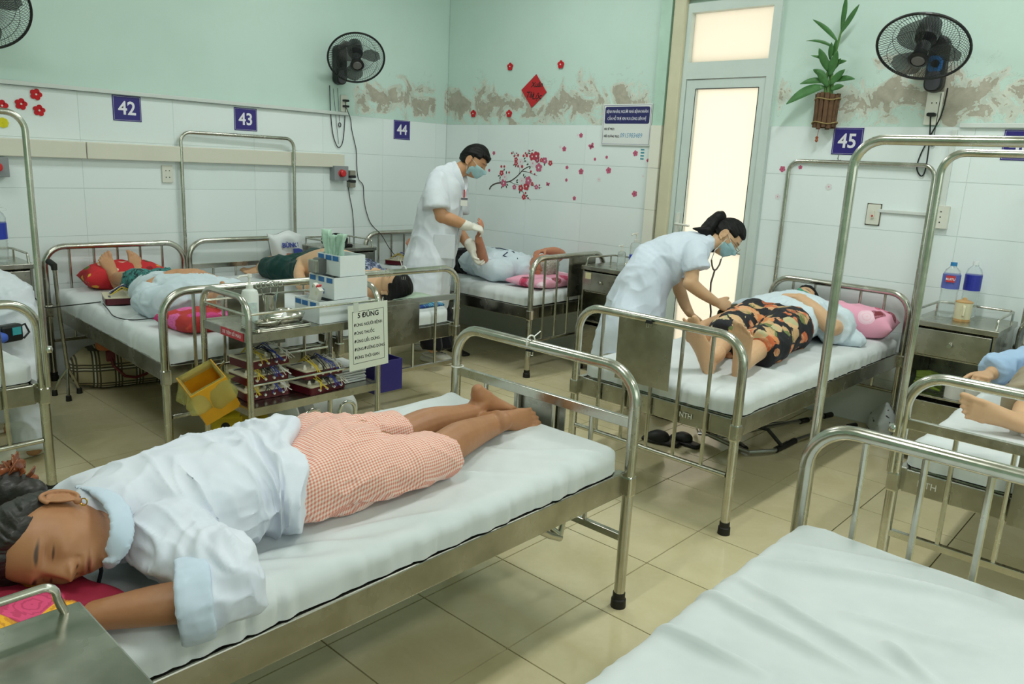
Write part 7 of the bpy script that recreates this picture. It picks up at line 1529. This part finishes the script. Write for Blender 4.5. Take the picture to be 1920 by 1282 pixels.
t = thing('walking_stick', 'steel walking stick with three feet and black grip beside bed 42', 'walking stick', (1.485, 4.98, 0)); WP.add(t.name); h0 = PY(127, 690, 4.98)
MB().tube([h0, PY(113, 600, 4.95), PY(102, 505, 4.92)], .011, 10).build('shaft', STEEL, t, smooth=True); MB().tube([PY(102, 506, 4.92), PY(101, 497, 4.92), PY(96, 493, 4.95), PY(91, 490, 4.98)], [.016, .018, .017, .018], 12).build('grip', RUBBER, t, smooth=True)
for a, e in (((1.475, 5.04, .03), 0), ((1.60, 5.0, .03), 1), ((1.50, 4.88, .03), 2)):
    MB().tube([h0, h0.lerp(Vector(a), .6)+Vector((0, 0, .01)), Vector(a)], .008, 8).build('foot_tube', STEEL, t, smooth=True); MB().lathe([(.017, 0), (.015, .03), (.011, .034)], 12, c=(a[0], a[1], 0)).build('rubber_tip', RUBBER, t, smooth=True)
# blood pressure set on the bed at the left edge
t = thing('pressure_monitor', 'black blood pressure monitor with a blue display on the far left bed', 'monitor', tuple(PZ(20, 640, MT)), R(20)); MB().box((0, 0, .04), (.10, .05, .08)).build('monitor_body', BLACK, t, bevel=.012); MB().box((.015, -.027, .05), (.04, .004, .035)).build('display', mat('cyan_display', '#3fa0a8', .2), t); MB().tube([(.04, 0, .06), (.075, .0, .07), (.085, -.01, .03), (.05, -.02, .01)], .005, 8).build('hose', BLACK, t, smooth=True)
bb = Bag(); bb.loft([(-.16, .02, .03), (-.10, .02, .035), (-.04, .02, .03)], [(.07, .028), (.075, .03), (.06, .025)], sq=3); q = _sm(obj('blue_cuff', wrinkle(bb.remesh(.008, 2, 'blue_cuff'), .008, 14), mat('blue_nylon', '#3f62c0', .6), t))
# white carrier bag propped on bed 43
wc = PY(541, 462, 5.36); t = thing('carrier_bag', 'white printed carrier bag propped against the rails of bed 43', 'bag', (wc.x, 5.38, MT))
n, m = 22, 26; V = []; F = []
for sg in (1, -1):
    for i in range(n+1):
        for j in range(m+1):
            u, v = -1+2*i/n, j/m; wx = .135+.02*v*(u < 0)+.03*(1-v)*0; e = max(0, (1-abs(u)**4))*(1-abs(2*v-1)**6)
            V.append((u*wx-.045*v*1.2+.02, -sg*(.004+.05*e)-.03*v+.012*math.sin(u*5+v*4)*e, v*.30*(1+.05*math.sin(u*4+1))))
m1 = (n+1)*(m+1)
for i in range(n):
    for j in range(m): a = i*(m+1)+j; F.append((a, a+m+1, a+m+2, a+1)); F.append((m1+a, m1+a+1, m1+a+m+2, m1+a+m+1))
obj('bag_film', npmesh('bag_film', V, F, True), mat('white_bag_plastic', '#e4e8e8', .4), t)
def onbag(x, z): return Vector((x-.054*(z/.3)+.02, -.062-.03*(z/.3), z))
MBg = basis((1, 0, 0), (-.18, -.1, .98), (.0, -1, -.1))
text('BÙNG', .05, onbag(-.005, .205), MBg, mat('bag_blue_ink', '#4a58a8', .5), 'bag_lettering', t, bold=.002, ext=.001); MB().prism([(-.03, -.02), (.055, -.025), (.05, .012), (.02, .025), (-.03, .024)], .002, MBg, onbag(.045, .155)).build('blue_picture', MATS['bag_blue_ink'], t)
MB().prism([(-.07, -.005), (-.02, -.022), (.03, -.015), (.07, -.018), (.06, .012), (.02, .008), (-.03, .018), (-.065, .02)], .0025, MBg, onbag(.02, .125)).build('brown_picture', mat('bag_brown_ink', '#b87b58', .5), t); MB().prism([(.016*math.cos(q), .016*math.sin(q)) for q in np.linspace(0, 6.28, 17)[:-1]], .002, MBg, onbag(-.02, .05)).build('round_emblem', mat('emblem_purple', '#6a56a8', .5), t)
MB().prism([(-.03, -.004), (.03, -.004), (.03, .004), (-.03, .004)], .002, MBg, onbag(.05, .055)).build('grey_print', mat('bag_grey_ink', '#8d9aa6', .5), t)
# black bag on the cabinet
b = Bag(); b.loft([(3.53, 5.22, .835), (3.60, 5.20, .845), (3.67, 5.19, .842)], [(.06, .04), (.065, .05), (.055, .045)]); b.loft([(3.56, 5.15, .805), (3.70, 5.12, .80)], [.02, .012]); q = _sm(obj('black_bag', wrinkle(b.remesh(.008, 2, 'black_bag'), .014, 16, 4), mat('black_wool', '#1b1a19', .9, bump=.5, bscale=150))); tag(q, 'crumpled black cloth bag on the cabinet between beds 43 and 44', 'bag')
# folded towel on bed 43
b = Bag(); b.loft([(3.02, 3.68, MT+.03), (3.12, 3.69, MT+.045), (3.25, 3.70, MT+.03)], [(.09, .03), (.11, .042), (.09, .028)], sq=2.6); q = _sm(obj('folded_towel', wrinkle(b.remesh(.007, 2, 'folded_towel'), .008, 12, 5), custom('sage_terry', m_cloth('#b3c4b0', '#a5b8a4', 300, .5), .95))); tag(q, 'folded sage green towel on the foot of bed 43', 'towel')
b = Bag(); b.loft([(3.10, 3.62, MT+.012), (3.20, 3.61, MT+.014), (3.29, 3.60, MT+.010)], [(.05, .012), (.06, .014), (.04, .010)]); q = _sm(obj('blue_cloth', wrinkle(b.remesh(.006, 2, 'blue_cloth'), .006, 16), custom('blue_striped_cloth', lambda t_: t_.col(t_.ramp(t_.noise(t_.coord(scale=(40, 4, 4)), 3, 1, .5), [(.45, L('#27408c')), (.55, L('#5aa0b0'))])), .8))); tag(q, 'dark blue striped cloth beside the folded towel on bed 43', 'cloth')
# ------------------------------------------------------------------ binder clips and ties on the rails
def clip(label, c, M):
    t = thing('binder_clip', label, 'clip', tuple(c)); t.rotation_euler = M.to_euler(); MB().box((0, 0, 0), (.032, .016, .014), None, .7).build('clip_body', BLACK, t)
    for s in (-1, 1): MB().tube([(-.008, .006*s, -.006), (-.006, .010*s, -.024), (.006, .010*s, -.024), (.008, .006*s, -.006)], .0012, 5).build('clip_wire', STEEL, t)
clip('black binder clip under the foot rail of the nearest bed', PX(994, 655, 2.11), Matrix.Rotation(R(90), 3, 'Z')); clip('black binder clip under the foot rail of bed 43', PY(757, 516, 3.49), Matrix.Rotation(0, 3, 'Z')); clip('black binder clip at the top of the chart plate on bed 45', PX(1217, 603, 2.885), Matrix.Rotation(R(90), 3, 'Z'))
def tie(label, c, d):
    c = Vector(c); d = nrm(d); e = d.orthogonal().normalized(); g = d.cross(e); o = MB().tube([c+(e*math.cos(q)+g*math.sin(q))*.023 for q in np.linspace(0, 6.283, 17)[:-1]], .003, 6, closed=True).tube([c+e*.02, c+e*.06+g*.015], .0022, 6).build('cable_tie', WHITEP); tag(o, label, 'cable tie')
tie('white cable tie round the foot rail of the nearest bed', PX(995, 640, 2.104), (0, 1, 0)); tie('white cable tie round the left post of the nearest bed', PX(858, 686, 2.104), (0, 0, 1)); tie('white tie round the right post of bed 43', PY(855, 578, 3.5), (0, 0, 1)); tie('white tie on the top rail of bed 43', PY(757, 506, 3.5), (1, 0, 0))
# painted ward letters on the bed ends
CHALK = mat('chalk_white', '#d9d9cf', .8)
def ward(txt, c, M, label):
    o = text(txt, .034, tuple(c), M, CHALK, 'ward_lettering', None, ext=.0002, sx=.9); b_ = [v for k, v in BEDS.items() if label in k][0]
    o.parent = b_; o.matrix_parent_inverse = (Matrix.Translation(b_.location) @ Matrix.Rotation(b_.rotation_euler.z, 4, 'Z')).inverted()
for x, y, l in ((2.905, 1.60, 'plate 45'), (2.88, .62, 'plate 46')): ward('NTH', (x+.0138, y, .462), basis((0, -1, 0), (0, 0, 1), (-1, 0, 0)), l)
ward('NTH 18/2   2022', (1.74, 3.5+.0138, .462), basis((1, 0, 0), (0, 0, 1), (0, -1, 0)), 'plate 42'); ward('NTH', (2.62, 3.5+.0138, .462), basis((1, 0, 0), (0, 0, 1), (0, -1, 0)), 'plate 43')
# ------------------------------------------------------------------ folded walking frame under bed 45, plastic bag by the wall
t = thing('folding_walker', 'folded aluminium walking frame with black grips lying under bed 45', 'walker', (4.2, 1.9, 0)); WP.add(t.name); ALU = mat('aluminium', '#a9aaa6', .3, 1)
def G(px, py, z): return PZ(px, py, z)
MB().tube([G(1545, 780, .05), G(1440, 800, .06), G(1345, 820, .05), G(1312, 812, .04), G(1306, 795, .04), G(1325, 785, .10), G(1370, 800, .12)], .0125, 10).build('side_frame', ALU, t, smooth=True)
MB().tube([G(1480, 830, .03), G(1450, 845, .03), G(1405, 848, .03), G(1380, 838, .03), G(1330, 815, .06)], .0125, 10).build('side_frame', ALU, t, smooth=True); MB().tube([G(1475, 830, .04), G(1530, 812, .04), G(1590, 800, .04)], .0115, 10).build('leg', ALU, t, smooth=True); MB().tube([G(1440, 795, .05), G(1500, 790, .06), G(1543, 779, .06)], .0115, 10).build('leg', ALU, t, smooth=True)
MB().tube([G(1400, 795, .12), G(1440, 805, .14), G(1465, 835, .05)], .011, 8).build('cross_brace', BLACK, t, smooth=True)
for a, b_ in (((1325, 806, .05), (1350, 816, .05)), ((1455, 843, .03), (1490, 826, .035)), ((1384, 832, .03), (1398, 842, .03))): MB().tube([G(*a), G(*b_)], .018, 12).build('grip', RUBBER, t, smooth=True)
for q in ((1545, 780, .055), (1500, 790, .06), (1590, 800, .04)): c = G(*q); MB().tube([c, c+(G(q[0]+14, q[1]-3, q[2])-c)], .017, 12).build('rubber_tip', RUBBER, t, smooth=True)
b = Bag(); b.loft([(4.86, 1.345, .005), (4.87, 1.35, .06), (4.88, 1.345, .13), (4.88, 1.34, .18)], [(.07, .05), (.085, .06), (.06, .045), (.02, .02)], up=(1, 0, 0)); me = wrinkle(b.remesh(.007, 1, 'shopping_bag'), .014, 14, 6)
def m_shop(t_):
    v = t_.coord(); n = t_.noise(v, 26, 2, .5, .5); t_.col(t_.ramp(n, [(.60, L('#cfd8d4')), (.63, L('#24272a'))])); t_.b.inputs['Alpha'].default_value = .8
q = _sm(obj('shopping_bag', me, custom('printed_thin_bag', m_shop, .3))); tag(q, 'thin white plastic bag with dark print on the floor behind the right net pole', 'bag')
# crumpled crimson pillow under the woman in the foreground
q = pillow('crimson and orange flowered pillow under the cheek of the woman lying face down', (.30, 1.56, MT+.040), (.36, .38, .085), R(20), BED_PRINT, 21)
# lifting rod under the nearest bed
t = thing('bed_crank', 'steel crank rod hanging under the foot of the nearest bed', 'crank', (1.85, 1.40, .3)); WP.add(t.name); MB().tube([PY(990, 985, 1.42), PY(1030, 1003, 1.42), PY(1050, 1008, 1.42)], .012, 10).tube([PY(1050, 1003, 1.42), PY(1060, 955, 1.42)], .010, 10).tube([PY(1012, 972, 1.45), PY(1046, 1000, 1.42)], .010, 10).build('crank_rod', STEEL, t, smooth=True)
